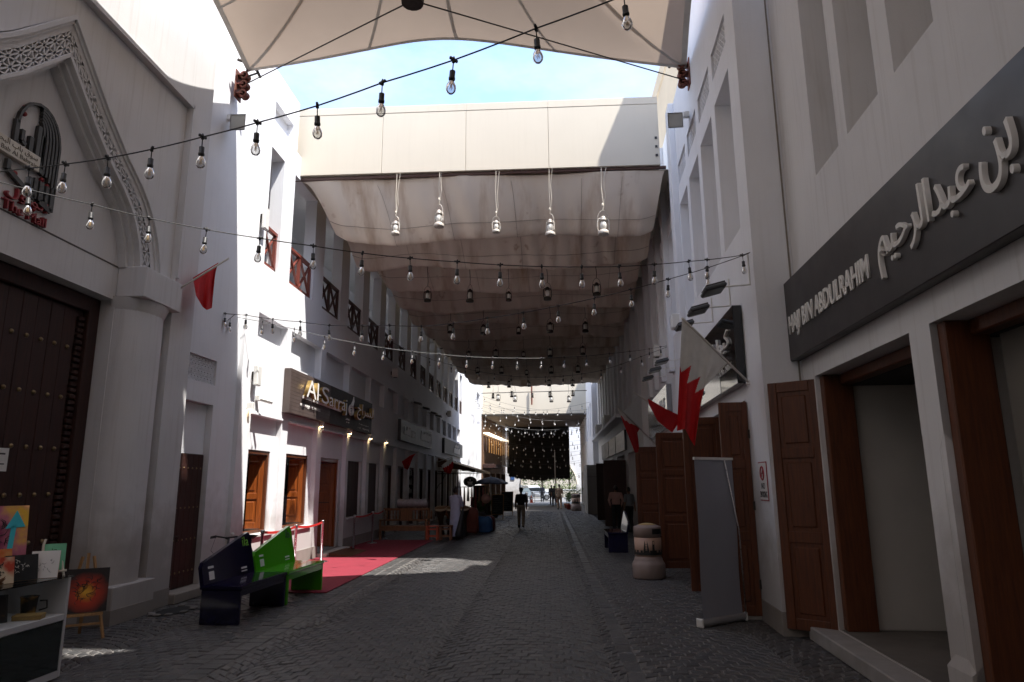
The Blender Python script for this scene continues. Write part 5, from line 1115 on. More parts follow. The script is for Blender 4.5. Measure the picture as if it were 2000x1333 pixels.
# litter bins
def litter_bin(label, x, y, sc=1.0, rz=0):
    t = thing('litter_bin', label, 'bin', (x, y, 0)); M = Matrix.Translation((x, y, 0)) @ Matrix.Scale(sc, 4) @ Matrix.Rotation(rz, 4, 'Z')
    BN = mat('mauve_fibreglass', (.30, .225, .205), .55, var=.12, scale=5, dirt=.2)
    m = MB(M); m.smooth = True; m.lathe([(.30, 0), (.325, .03), (.325, .27), (.315, .29), (.29, .33), (.275, .36), (.275, .385), (.262, .39), (.262, .42)], 28); m.build('base', BN, t)
    m = MB(M); m.smooth = True; m.lathe([(.262, .42), (.268, .78)], 28); dm = m.build('drum', mat('peach_print', (.50, .33, .25), .5, var=.15, scale=4), t)
    m = MB(M); m.smooth = True; m.lathe([(.258, .775), (.258, .80), (.275, .805), (.275, .965), (.27, .985), (.18, 1.02)], 28); m.build('lid', BN, t)
    m = MB(M); m.smooth = True; m.lathe([(.175, 1.018), (.165, 1.03), (.08, 1.05), (.01, 1.055)], 20); m.build('ashtray', mat('brass_tray', (.42, .30, .12), .5), t)
    a0, a1 = R(-78), R(-28); m = MB(M); m.smooth = True; m.grid(lambda i, j: (.278*math.cos(a0+(a1-a0)*i/8), .278*math.sin(a0+(a1-a0)*i/8), .85+.10*j), 9, 2); m.build('opening', mat('bin_opening', (.012, .010, .009), .8), t)
    cy = lambda a, z, r_=.2705: (r_*math.cos(R(a)), r_*math.sin(R(a)), z)   # skyline print bent round the drum
    m = MB(M)
    def pr(pts): m.poly([cy(a, z) for a, z in pts])
    for a in range(-180, 30, 10): h = .505+.06*((a*7) % 5 in (1, 2))+.02*((a*3) % 4); pr([(a, .455), (a+10, .455), (a+10, h), (a, h)])
    pr([(-118, .50), (-108, .50), (-109, .68), (-111, .735)]); pr([(-101, .50), (-91, .50), (-98, .67), (-101, .735)])
    for z in (.56, .61, .66): pr([(-110, z), (-100, z), (-100, z+.008), (-110, z+.008)])
    pr([(-80, .50), (-69, .50), (-70, .66), (-79, .66)]); pr([(-79, .66), (-77, .66), (-77, .73), (-79, .73)]); pr([(-72, .66), (-70, .66), (-70, .73), (-72, .73)]); pr([(-79, .715), (-70, .715), (-70, .725), (-79, .725)])
    m.build('skyline_print', mat('print_black', (.014, .014, .012), .5), dm)
litter_bin('mauve litter bin with a black city skyline print by the timber doors', 1.92, 14.3); litter_bin('mauve litter bin beside the potted plants far down the lane', 1.72, 47.9, 1.1)
# roll-up banner seen from behind
t = thing('rollup_banner', 'blank grey roll-up banner stand seen from behind beside the folded door', 'banner', (2.2, 9.8, 0))
M = Matrix.Translation((1.93, 9.55, 0)) @ Matrix.Rotation(math.atan2(.44, .60), 4, 'Z')
m = MB(M); m.smooth = False; m.tube([(-.03, 0, .055), (.84, 0, .055)], .055, 10); m.build('base', mat('pale_aluminium', (.50, .50, .52), .35, .7), t)
for xx in (-.03, .84): m = MB(M); m.lathe([(.058, 0), (.058, .02)], 12); m = MB(M); m.box((xx-.015, -.06, 0), (xx+.015, .06, .115), .012); m.build('end_cap', WPL, t)
m = MB(M); m.grid(lambda i, j: (.02+.77*i/6, -.02+.018*math.sin(j*.5)*(1-j/14), .10+2.06*j/14), 7, 15); m.build('panel', mat('grey_banner_back', (.29, .295, .335), .7, var=.05, scale=2), t)
m = MB(M); m.box((.01, -.035, 2.15), (.80, -.005, 2.185)); m.build('top_rail', WPL, t)
m = MB(M); m.smooth = True; m.tube([(.80, -.07, .10), (.77, -.075, 1.2), (.60, -.045, 2.165)], .009, 6); m.build('support_pole', STEEL, t)
# display cabinet with its goods
t = thing('display_cabinet', 'white display cabinet with glass top and open shelf by the great door', 'cabinet', (-5.2, 6, 0))
CBM = mat('white_laminate', (.56, .56, .57), .35, var=.05, scale=4); Y0, Y1, X0, X1 = 4.2, 7.0, -5.5, -4.86
m = MB(); m.box((X0, Y1-.035, .02), (X1, Y1, .955), .004); m.build('end_panel', CBM, t); m = MB(); m.box((X0, Y0, .02), (X1, Y0+.035, .955), .004); m.build('end_panel', CBM, t)
m = MB(); m.box((X0, Y0+.035, .55), (X1, Y1-.035, .61), .004); m.build('shelf', CBM, t); m = MB(); m.box((X0, Y0+.035, .02), (X0+.02, Y1-.035, .95)); m.build('back_panel', CBM, t)
m = MB(); m.box((X0, Y0+.035, .02), (X1, Y1-.035, .08)); m.build('plinth', CBM, t); m = MB(); m.box((X0-.01, Y0-.02, .956), (X1+.02, Y1+.02, .968)); m.build('glass_top', GLS, t)
for a, b in ((Y0+.04, 5.58), (5.6, Y1-.04)): m = MB(); m.box((X1-.012, a, .085), (X1-.006, b, .545)); m.build('glass_door', mat('dark_glass_door', (.02, .028, .026), .08, spec=.7), t)
m = MB(); m.box((X0, 6.2, .085), (X1-.05, 6.23, .545)); m.build('divider', CBM, t)
def picture(label, c, w, h, rz, tilt, mt, edge, name='painting', fr_=0.0, cat='painting', deco=None):
    t = thing(name, label, cat, c); M = Matrix.Translation(c) @ Matrix.Rotation(rz, 4, 'Z') @ Matrix.Rotation(tilt, 4, 'X')
    m = MB(M); m.box((-w/2, 0, 0), (w/2, .03, h), .003); m.build('stretcher', edge, t)
    m = MB(M); m.quad((-w/2+fr_, -.002, fr_), (w/2-fr_, -.002, fr_), (w/2-fr_, -.002, h-fr_), (-w/2+fr_, -.002, h-fr_)); m.build('canvas', mt, t)
    if deco: deco(M, t, w, h)
    return t
def swirl_mat(name, c1, c2, c3, sc=3.0, radial=None):
    if name in MATS: return MATS[name]
    m = mat(name, c1, .55); n = m.node_tree; L = n.links.new; b = n.nodes['Principled BSDF']; g = n.nodes.new('ShaderNodeNewGeometry')
    tx = n.nodes.new('ShaderNodeTexNoise'); tx.inputs['Scale'].default_value = sc; tx.inputs['Detail'].default_value = 4; L(g.outputs['Position'], tx.inputs['Vector'])
    r_ = n.nodes.new('ShaderNodeValToRGB'); e = r_.color_ramp.elements; e[0].position = .32; e[0].color = (*c1, 1); e[1].position = .68; e[1].color = (*c3, 1); x = e.new(.5); x.color = (*c2, 1); L(tx.outputs['Fac'], r_.inputs[0])
    if radial:
        vd = n.nodes.new('ShaderNodeVectorMath'); vd.operation = 'DISTANCE'; L(g.outputs['Position'], vd.inputs[0]); vd.inputs[1].default_value = radial[0]
        ma = n.nodes.new('ShaderNodeMath'); ma.operation = 'MULTIPLY_ADD'; L(tx.outputs['Fac'], ma.inputs[0]); ma.inputs[1].default_value = .25; 
        mb_ = n.nodes.new('ShaderNodeMath'); mb_.operation = 'DIVIDE'; L(vd.outputs['Value'], mb_.inputs[0]); mb_.inputs[1].default_value = radial[1]; L(mb_.outputs[0], ma.inputs[2]); L(ma.outputs[0], r_.inputs[0])
        e[0].position = .2; x.position = .55; e[len(e)-1].position = 1.0
    L(r_.outputs[0], b.inputs['Base Color']); return m
def script_deco(col, n=16, seed=1, wd=.012):
    wd *= .45; n = int(n*2.2)
    def f(M, t, w, h):
        rr = random.Random(seed); m = MB(M)
        for k in range(n):
            x, z = rr.uniform(-.25, .25)*w, rr.uniform(.25, .75)*h; a = rr.uniform(0, 6.3); l = rr.uniform(.06, .16)*h; pts = [(x+l*s*math.cos(a+s*1.6), -.006, z+l*s*math.sin(a+s*1.6)) for s in (0, .35, .7, 1.0)]
            m.tube(pts, [wd*.3, wd, wd*.8, wd*.2], 5)
        m.build('calligraphy', col, t)
    return f
DKI = mat('ink_black', (.015, .013, .012), .5); WHI = mat('ink_white', (.7, .68, .62), .6)
TF = R(58)
def arrow_deco(M, t, w, h):
    m = MB(M); m.bar((w*.22, -.006, .02), (w*.30, -.006, h*.72), .045, .008, up=(0, 1, 0)); m.prism([(w*.18, -.01, h*.68), (w*.46, -.01, h*.70), (w*.33, -.01, h*.93)], (0, .008, 0)); m.prism([(-w*.5, -.006, .02), (w*.02, -.006, .02), (-w*.12, -.006, .16)], (0, .004, 0)); m.build('turquoise_brush_stroke', mat('turquoise_paint', (.05, .50, .60), .5), t)
    script_deco(DKI, 18, 5, .010)(M, t, w, h)
c = at_y(5, 1082, 6.75); picture('large bright painting of purple and yellow with a turquoise upward stroke on the cabinet', (-5.42, 6.60, .97), .62, .70, TF, R(-8), swirl_mat('purple_yellow_paint', (.22, .03, .10), (.50, .16, .22), (.80, .48, .05), 3.5), WL, deco=arrow_deco)
picture('small red and cream painting with black script on the cabinet', (-5.12, 6.30, .97), .34, .24, TF, R(-12), swirl_mat('red_cream_paint', (.45, .05, .02), (.62, .50, .34), (.66, .58, .44), 5), WL, deco=script_deco(DKI, 12, 3))
picture('small black canvas with white script on the cabinet', (-5.08, 6.60, .97), .28, .24, TF, R(-12), mat('black_canvas', (.012, .013, .014), .5), WL, deco=script_deco(WHI, 7, 8, .007))
picture('unframed white canvas standing on edge beside the black canvas on the cabinet', (-5.00, 6.78, .97), .24, .26, R(30), R(-14), WHT, WL, deco=script_deco(mat('ink_grey', (.25, .25, .26), .6), 5, 4, .006))
picture('mint green box canvas on a small white easel at the cabinet end', (-5.02, 6.93, 1.03), .20, .26, R(38), R(-18), mat('mint_paint', (.16, .52, .30), .5, var=.15, scale=9), mat('mint_paint', (.16, .52, .30), .5), deco=script_deco(DKI, 9, 9, .008))
t = thing('tabletop_easel', 'small scrolled white tabletop easel holding the mint canvas', 'easel', (-5.0, 6.93, .968)); M = world_M(-5.02, 6.93, .968, R(38))
m = MB(M); m.tube([(-.10, -.06, .0), (-.09, .0, .06), (-.10, .05, .30), (-.085, .06, .36)], .012, 6); m.tube([(.10, -.06, 0), (.09, .0, .06), (.07, .06, .20)], .012, 6); m.tube([(-.12, -.05, .055), (0, -.055, .045), (.12, -.05, .055)], .012, 6); m.tube([(0, .12, 0), (0, .07, .25)], .010, 6); m.build('frame', mat('ivory_resin', (.62, .57, .48), .5), t)
picture('orange and green painting lying low behind the red one on the cabinet', (-5.30, 6.45, .97), .40, .30, TF, R(-14), swirl_mat('orange_green_paint', (.10, .42, .05), (.55, .12, .02), (.60, .30, .10), 6), WL)
t = thing('dried_ornament', 'brown dried flower ornament on the glass top', 'ornament', (-5.0, 6.18, .968)); m = MB(); rr = random.Random(3)
for k in range(40): a, b, l = rr.uniform(0, 6.3), rr.uniform(.2, 1.3), rr.uniform(.04, .11); c = Vector((-5.0, 6.2, .975)); d = Vector((math.cos(a)*math.cos(b), math.sin(a)*math.cos(b), math.sin(b)))*l; m.tube([c, c+d*.6, c+d], [.006, .012, .002], 5)
m.build('petals', mat('dry_petal', (.20, .09, .035), .8, var=.3, scale=20), t); m = MB(); m.lathe([(.05, .968), (.055, .98), (.02, 1.0)], 10, (-5.0, 6.2, 0)); m.build('base', BRASS, t)
for i, (y, lab, w) in enumerate(((6.05, 'black framed photo propped at the back of the open shelf', .20), (6.42, 'black framed picture with an orange motif on the open shelf', .22))): picture(lab, (-5.15, y, .611), w, .25, TF, R(-12), swirl_mat('ember_print', (.012, .010, .010), (.02, .014, .012), (.22, .09, .02), 9), BLK, 'framed_picture', .02, 'picture')
t = thing('printed_mug', 'dark printed mug standing on the open cabinet shelf', 'mug', (-5.1, 6.83, .611)); m = MB(); m.smooth = True; m.lathe([(.055, .611), (.06, .62), (.075, .78), (.085, .80), (.075, .80), (.05, .63)], 16, (-5.12, 6.80, 0)); m.build('cup', swirl_mat('mug_glaze', (.01, .01, .012), (.02, .02, .02), (.35, .20, .05), 8), t); m = MB(); m.tube([(-5.05, 6.85, .75), (-5.0, 6.88, .75), (-4.99, 6.88, .68), (-5.05, 6.85, .66)], .009, 6); m.build('handle', BLK, t)
t = thing('gilt_box', 'flat gilt box lying on the open cabinet shelf', 'box', (-5.0, 6.68, .611)); m = MB(world_M(-5.0, 6.66, .611, R(20))); m.box((-.12, -.07, 0), (.12, .07, .04), .005); m.build('body', mat('gilt_card', (.36, .24, .08), .5, var=.2, scale=9), t); m = MB(world_M(-5.0, 6.66, .611, R(20))); m.box((-.123, -.073, .028), (.123, .073, .048), .005); m.build('lid', mat('gilt_card', (.36, .24, .08), .5), t)
# easel with painting on the ground
t = thing('painting_easel', 'pale wooden tripod easel standing before the portal column', 'easel', (-5.8, 8.75, 0)); M = world_M(-5.86, 8.72, 0, R(35))
m = MB(M); m.bar((-.25, -.12, 0), (-.06, .02, .98), .035, .022); m.build('leg', WL, t); m = MB(M); m.bar((.25, -.12, 0), (.06, .02, .98), .035, .022); m.build('leg', WL, t); m = MB(M); m.bar((0, .38, 0), (0, .02, .98), .035, .022); m.build('leg', WL, t)
m = MB(M); m.bar((-.22, -.12, .30), (.22, -.12, .30), .04, .035); m.build('tray', WL, t); m = MB(M); m.bar((-.20, -.085, .18), (.20, -.085, .18), .03, .025); m.build('brace', WL, t); m = MB(M); m.bar((0, -.02, .2), (0, .025, 1.02), .035, .02); m.build('mast', WL, t)
c = M @ Vector((0, -.125, .325)); picture('black edged painting with a fiery red and yellow centre on the ground easel', tuple(c), .50, .52, R(35), R(-9), swirl_mat('fire_paint', (.80, .50, .03), (.48, .04, .012), (.012, .007, .006), 8, ((c.x+.02, c.y, .56), .30)), BLK, deco=script_deco(DKI, 22, 11, .009))
t = thing('gutter_opening', 'broken dark gutter opening at the foot of the portal corner', 'drain', (-5.75, 10.6, 0)); m = MB(); m.lathe([(.22, 0), (.20, .006)], 9, (-5.72, 10.62, .004), 1.0, 1.8); m.build('hole', mat('gutter_black', (.008, .008, .008), .9), t); m = MB(); rr = random.Random(2)
for k in range(9): a = rr.uniform(0, 6.3); m.box((-5.72+.24*math.cos(a)-.04, 10.62+.42*math.sin(a)-.05, .0), (-5.72+.24*math.cos(a)+.05, 10.62+.42*math.sin(a)+.04, .03), .01)
m.build('rubble', mat('rubble_grey', (.15, .14, .13), .9), t)
# ---------------- shop goods along the left
t = thing('carved_settee', 'carved wooden settee facing up the carpet end', 'settee', (-5.0, 24.1, 0)); SW = wood('teak_brown', (.24, .10, .035), (.13, .05, .018), .5, .1); M = world_M(-5.02, 24.0, 0, 0); hw = .82
for x in (-hw, hw-.07):
    m = MB(M); m.box((x, -.30, 0), (x+.07, -.23, .66), .008); m.build('front_leg', SW, t); m = MB(M); m.box((x, .25, 0), (x+.07, .32, 1.0), .008); m.build('rear_leg', SW, t); m = MB(M); m.box((x, -.30, .62), (x+.07, .30, .68), .01); m.build('arm', SW, t)
m = MB(M); m.box((-hw, -.30, .40), (hw, .30, .46), .008); m.build('seat', SW, t); m = MB(M); m.box((-hw+.07, -.29, .30), (hw-.07, -.26, .40)); m.build('front_rail', SW, t); m = MB(M); m.box((-hw, .25, .95), (hw, .32, 1.03), .01); m.build('top_rail', SW, t); m = MB(M); m.box((-hw, .25, .60), (hw, .31, .66), .006); m.build('mid_rail', SW, t)
for k in range(15):
    if k in (6, 7, 8): continue
    x = -hw+.12+k*.112; m = MB(M); m.smooth = True; m.lathe([(.018, .66), (.03, .74), (.016, .80), (.03, .87), (.018, .95)], 8, (x, .285, 0)); m.build('spindle', SW, t)
m = MB(M); m.box((-.20, .26, .66), (.20, .30, .95)); m.build('carved_panel', SW, t)
t = thing('wrapped_bolster', 'plastic-wrapped grey bolster lying on the settee back', 'cushion', (-4.9, 24.2, 1.03)); m = MB(); m.smooth = True; rr = random.Random(6); N = 18
m.grid(lambda i, j: (-5.35+1.05*i/N, 24.32+.16*math.cos(2*math.pi*j/12)*(1+.15*math.sin(i*2.1+j)), 1.19+.155*math.sin(2*math.pi*j/12)*(1+.12*math.sin(i*1.7+j*2))), N+1, 13); m.build('cover', mat('crinkled_plastic', (.34, .31, .33), .18, var=.3, scale=9, bump=.8, bscale=14), t)
def stool(label, x, y, mt):
    t = thing('side_stool', label, 'stool', (x, y, 0), 'stools beside the settee'); w = .17
    for a in (-1, 1):
        for b in (-1, 1): m = MB(); m.box((x+a*w-.025, y+b*w-.025, 0), (x+a*w+.025, y+b*w+.025, .44), .005); m.build('leg', mt, t)
    m = MB(); m.box((x-.21, y-.21, .44), (x+.21, y+.21, .48), .008); m.build('seat', mt, t)
    for z in (.12, .34):
        for b in (-1, 1): m = MB(); m.box((x-w, y+b*w-.012, z), (x+w, y+b*w+.012, z+.04)); m.build('stretcher', mt, t)
stool('bright orange wooden stool next to the settee', -3.98, 23.6, mat('orange_paint', (.50, .085, .035), .5)); stool('brown wooden stool next to the orange stool', -3.54, 23.65, wood('stool_brown', (.26, .11, .055), (.15, .06, .03), .5, 0))
for i, (x, y) in enumerate(((-3.95, 25.3), (-3.55, 25.4), (-3.15, 25.5))):
    t = thing('goblet_drum', ('goblet drum with a white rim nearest the settee', 'goblet drum with a white rim in the middle of three', 'goblet drum with a white rim nearest the man in the robe')[i], 'drum', (x, y, 0), 'goblet drums by the settee'); M = Matrix.Translation((x, y, .02)) @ Matrix.Rotation(R(16), 4, 'X')
    m = MB(M); m.smooth = True; m.lathe([(.13, 0), (.10, .2), (.09, .55), (.13, .72), (.20, .88), (.205, 1.02)], 18); m.build('body', mat('drum_wood', (.05, .025, .015), .4), t); m = MB(M); m.smooth = True; m.lathe([(.212, .97), (.22, 1.0), (.212, 1.04)], 18, caps=False); m.build('rim', mat('pale_hide', (.62, .52, .38), .7), t); m = MB(M); m.lathe([(.20, 1.02), (.01, 1.025)], 18); m.build('skin', mat('tan_hide', (.20, .11, .05), .6), t)
for i, (x, y, rz) in enumerate(((-3.12, 23.55, .2), (-2.98, 23.75, -.3))):
    t = thing('folded_umbrella', ('tall folded black umbrella in front of the man in the robe', 'shorter folded black umbrella leaning by the robe')[i], 'umbrella', (x, y, 0)); M = world_M(x, y, 0, rz) @ Matrix.Rotation(R(9-14*i), 4, 'Y'); h = 1.15-.25*i
    m = MB(M); m.smooth = True; m.lathe([(.10, .10), (.13, .18), (.11, .35), (.06, .75*h), (.015, h-.06)], 10); m.build('cloth', mat('umbrella_black', (.015, .014, .016), .6), t); m = MB(M); m.tube([(0, 0, 0), (0, 0, h+.08)], .012, 6); m.build('shaft', IRON, t); m = MB(M)
    for k in range(8): a = k*.785; m.tube([(.09*math.cos(a), .09*math.sin(a), .12), (.14*math.cos(a), .14*math.sin(a), .05)], .006, 4)
    m.build('rib_tips', IRON, t)
def bag(label, x, y, z, w, h, col, name='soft_bag', cat='bag', grp=None):
    t = thing(name, label, cat, (x, y, z), grp); m = MB(); m.smooth = True; ph_ = random.uniform(0, 6)
    sq = lambda v: math.copysign(abs(v)**.38, v)
    m.ball((0, 0, 0), 1.0, 20, 14); m.v = [(x+w*.5*sq(a)*(1-.16*c)+.03*w*math.sin(9*b_+ph_+5*c), y+w*.34*sq(b_)*(1-.2*c)+.02*w*math.sin(8*c+ph_), max(z+h*.49+h*.49*sq(c)+.02*h*math.sin(7*a+ph_), z+.002)) for a, b_, c in m.v]; m.build('body', mat('bag_'+col[0], col[1], .6, var=.3, scale=8, bump=.4, bscale=18), t)
    m = MB(); m.tube([(x-w*.2, y-w*.1, z+h*.86), (x-w*.12, y-w*.12, z+h*1.05), (x+w*.12, y-w*.12, z+h*1.05), (x+w*.2, y-w*.1, z+h*.86)], .012, 5); m.build('handle', BLK, t)
bag('bright blue sack standing at the edge of the goods', -2.66, 27.4, 0, .74, .62, ('blue', (.015, .10, .28))); bag('dark red holdall in front of the goods rack', -3.02, 26.7, 0, .52, .98, ('rust', (.17, .030, .016))); bag('maroon sack beside the blue sack', -2.55, 28.3, 0, .6, .6, ('maroon', (.09, .015, .025))); bag('brown leather bag behind the red holdall', -3.4, 26.9, 0, .6, .8, ('leather', (.09, .04, .02)))
t = thing('goods_rack', 'metal rail rack hung with bags and scarves outside the shop', 'rack', (-3.2, 28.6, 0))
for x in (-3.9, -2.6): m = MB(); m.tube([(x, 28.6, 0), (x, 28.6, 1.75)], .02, 6); m.build('upright', IRON, t)
m = MB(); m.tube([(-3.95, 28.6, 1.72), (-2.55, 28.6, 1.72)], .018, 6); m.build('rail', IRON, t)
for k in range(9):
    x = -3.85+k*.155; c = [('red', (.20, .025, .02)), ('tan', (.26, .14, .07)), ('rose', (.25, .08, .08)), ('black', (.02, .02, .02)), ('wine', (.13, .02, .03))][k % 5]; m = MB(); m.smooth = True; h = .55+.2*((k*7) % 3)
    m.grid(lambda i, j: (x+.06*math.cos(j*.9)*(.4+.6*i/6), 28.6+.10*math.sin(j*.9)*(.4+.6*i/6), 1.70-h*i/6), 7, 8); m.build('hanging_bag', mat('bag_'+c[0], c[1], .7, var=.3, scale=8), t)
t = thing('straw_hat', 'pale pink sun hat hanging on the goods rack', 'hat', (-2.6, 28.2, 1.25)); M = Matrix.Translation((-2.62, 28.3, 1.25)) @ Matrix.Rotation(R(75), 4, 'X'); m = MB(M); m.smooth = True; m.lathe([(.19, 0), (.20, .01), (.11, .03), (.10, .12), (.02, .14)], 18); m.build('brim', mat('pink_straw', (.45, .26, .22), .8), t); m = MB(M); m.lathe([(.113, .03), (.113, .055)], 18, caps=False); m.build('ribbon', BLK, t)
t = thing('shelf_rack', 'dark shelf rack stacked with boxes in the shop bay', 'shelf', (-6.0, 30.8, 0))
for k in range(6): m = MB(FL.M); m.box((29.95, -.55, .3+.38*k), (31.55, -.16, .33+.38*k)); m.build('shelf', WD, t)
for s in (29.93, 31.55): m = MB(FL.M); m.box((s, -.55, .11), (s+.04, -.15, 2.4)); m.build('side', WD, t)
rr = random.Random(9)
for k in range(6):
    for j in range(4): m = MB(FL.M); s0 = 30.0+.39*j; m.box((s0, -.45, .331+.38*k), (s0+.30, -.2, .331+.38*k+rr.uniform(.14, .26)), .01); m.build('boxed_stock', mat('stock_%s' % 'abc'[(k+j) % 3], ((.16, .14, .12), (.09, .07, .06), (.22, .20, .18))[(k+j) % 3], .6), t)
for i, (x, y, w, h) in enumerate(((-2.85, 37.2, .62, 1.25), (-2.62, 41.5, .7, 1.35))):
    t = thing('chalkboard_sign', ('wood-framed chalkboard easel standing in front of the parasol', 'second wood-framed chalkboard easel beyond the parasol')[i], 'sign', (x, y, 0)); M = world_M(x, y, 0, R(-12)) @ Matrix.Rotation(R(-6), 4, 'X')
    m = MB(M); m.box((-w/2, 0, .25), (w/2, .025, h)); m.build('slate', mat('chalk_slate', (.03, .035, .038), .8, var=.3, scale=6), t)
    for x2 in (-w/2-.03, w/2-.01): m = MB(M); m.box((x2, -.01, 0), (x2+.04, .035, h+.03), .004); m.build('upright', WL, t)
    for z in (.23, h): m = MB(M); m.box((-w/2, -.008, z), (w/2, .033, z+.035), .004); m.build('crossbar', WL, t)
    m = MB(M)
    for k in range(7): m.box((-w*.38, -.003, .4+.11*k), (w*(.05+.3*((k*5) % 3)/2), .0, .415+.11*k))
    m.build('chalk_writing', mat('chalk', (.28, .27, .26), .9), t)
t = thing('market_parasol', 'dark blue market parasol standing among the cafe tables', 'parasol', (-3.35, 40, 0)); cx, cy = -3.42, 40.0; m = MB(); N = 16; vs = []
for i, (r_, z) in enumerate(((.03, 2.24), (.35, 2.17), (.7, 2.05), (.98, 1.90), (1.0, 1.84))):
    for k in range(N): a = 2*math.pi*k/N; rr_ = r_*(1 if k % 2 == 0 else .965); vs.append((cx+rr_*math.cos(a), cy+rr_*math.sin(a), z+(0 if k % 2 == 0 else -.012*i)))
m.add(vs, [(i*N+k, i*N+(k+1) % N, (i+1)*N+(k+1) % N, (i+1)*N+k) for i in range(4) for k in range(N)]); m.build('canopy', mat('slate_blue_canvas', (.06, .062, .10), .7, var=.15, scale=3, trans=.15), t)
m = MB(); m.tube([(cx, cy, 0), (cx, cy, 2.3)], .022, 8); m.build('pole', WHT, t); m = MB(); m.lathe([(.25, 0), (.25, .06), (.06, .1), (.04, .3)], 14, (cx, cy, 0)); m.build('base', IRON, t)
for k in range(8): a = k*math.pi/4; m = MB(); m.tube([(cx+.03*math.cos(a), cy+.03*math.sin(a), 2.2), (cx+.97*math.cos(a), cy+.97*math.sin(a), 1.89)], .006, 4); m.build('rib', IRON, t)
# awning with stripes
t = thing('striped_awning', 'yellow and brown striped awning sloping out over the cafe front', 'awning', (-5, 42, 2.5)); YW = mat('awning_yellow', (.62, .42, .16), .7, trans=.35); BW = mat('awning_brown', (.12, .055, .025), .7, trans=.2); n = 30
for k in range(n):
    a, b = 37.4+9.4*k/n, 37.4+9.4*(k+1)/n; m = MB(FL.M); m.quad((a, .02, 3.22), (b, .02, 3.22), (b, 2.05, 2.60), (a, 2.05, 2.60)); m.quad((a, 2.05, 2.60), (b, 2.05, 2.60), (b, 2.06, 2.46), (a, 2.06, 2.46)); m.build('stripe', YW if k % 2 == 0 else BW, t)
m = MB(FL.M); m.poly([(37.4, .02, 3.22), (37.4, 2.05, 2.60), (37.4, 2.06, 2.46), (37.4, .02, 2.75)]); m.build('end_cheek', BW, t)
for s in (37.6, 42, 46.6): m = MB(FL.M); m.tube([(s, .0, 2.5), (s, 2.0, 2.56)], .02, 5); m.build('arm', IRON, t)
t = thing('hanging_cafe_sign', 'oval black hanging sign with a white coffee cup on a scrolled bracket', 'sign', (-4.8, 39, 2)); c = at_y(918, 941, 37.0); M = Matrix.Translation((c.x, 37.0, c.z))
m = MB(M); m.smooth = True; N = 22; m.add([(.36*math.cos(2*math.pi*k/N), y, .27*math.sin(2*math.pi*k/N)) for y in (0, .06) for k in range(N)], [tuple(range(N)), tuple(range(N, 2*N))]+[(k, (k+1) % N, N+(k+1) % N, N+k) for k in range(N)]); m.sm = [False]*len(m.f); m.build('plate', BLK, t)
m = MB(M); m.poly([(-.15, -.006, .0), (.15, -.006, .0), (.10, -.006, -.13), (-.10, -.006, -.13)]); m.poly([(-.02, -.006, .04), (.02, -.006, .04), (.03, -.006, .14), (-.01, -.006, .14)]); m.poly([(-.17, -.006, -.15), (.17, -.006, -.15), (.10, -.006, -.18), (-.10, -.006, -.18)]); m.build('cup_emblem', WHT, t)
m = MB(); xw = -6.1; m.tube([(xw, 37.03, c.z+.42), (c.x+.1, 37.03, c.z+.42)], .02, 6); m.tube([(c.x, 37.03, c.z+.42), (c.x, 37.03, c.z+.25)], .012, 5); m.tube([(xw+.05+.45*t*(1+.0), 37.03, c.z-.35+.7*t+.06*math.sin(t*9)) for t in np.linspace(0, 1, 12)], .014, 5); m.build('scroll_bracket', IRON, t)
# ---------------- right side, further down
t = thing('white_hoarding', 'tall blank grey-white hoarding box jutting into the lane', 'hoarding', (2.6, 43.5, 0)); m = MB(); m.box((2.22, 42.4, 0), (3.24, 46.2, 2.92), .01); m.build('box', mat('hoarding_grey', (.36, .34, .32), .7, var=.06, scale=2), t)
for y in (43.65, 44.9): m = MB(); m.box((2.205, y, .05), (2.222, y+.03, 2.9)); m.build('joint_strip', WPL, t)
m = MB(); m.box((2.25, 42.385, 2.2), (3.2, 42.4, 2.215)); m.build('panel_joint', IRON, t)
m = MB(); m.box((1.55, 21.9, .004), (2.25, 22.5, .012), .002); tag(m.build('drain_cover', IRON), 'dark rectangular drain cover in the paving on the right', 'drain cover')
# potted plants
LEAF = [mat('leaf_dark', (.035, .085, .02), .55), mat('leaf_mid', (.06, .13, .03), .55), mat('leaf_pale', (.10, .17, .05), .55)]
def palm(label, x, y, h, pot, n=14, seed=0, grp=None):
    rr = random.Random(seed); t = thing('potted_plant', label, 'plant', (x, y, 0), grp)
    m = MB(); m.smooth = True; m.lathe([(.16, 0), (.21, .30), (.23, .31), (.23, .36), (.19, .36)], 16, (x, y, 0)); m.build('pot', pot, t); m = MB(); m.lathe([(.19, .33), (.01, .34)], 12, (x, y, 0)); m.build('soil', mat('potting_soil', (.05, .035, .025), .95), t)
    for k in range(n):
        a = rr.uniform(0, 6.3); l = h*rr.uniform(.6, 1); out = rr.uniform(.25, .6)*h; m = MB(); c = Vector((x, y, .35)); pts = [c+Vector((math.cos(a)*out*s*s, math.sin(a)*out*s*s, l*(s-.28*s*s*s))) for s in np.linspace(0, 1, 9)]; m.tube(pts, .006, 4)
        for i in range(2, 9):
            for sg in (-1, 1):
                d = Vector((-math.sin(a), math.cos(a), 0))*sg; q_ = pts[i]; tp = q_+d*.22*h*.7+Vector((math.cos(a)*.06, math.sin(a)*.06, -.05)); m.add([q_+Vector((0, 0, .012)), q_-Vector((0, 0, .012)), tp], [(0, 1, 2)])
        m.build('frond', LEAF[k % 3], t)
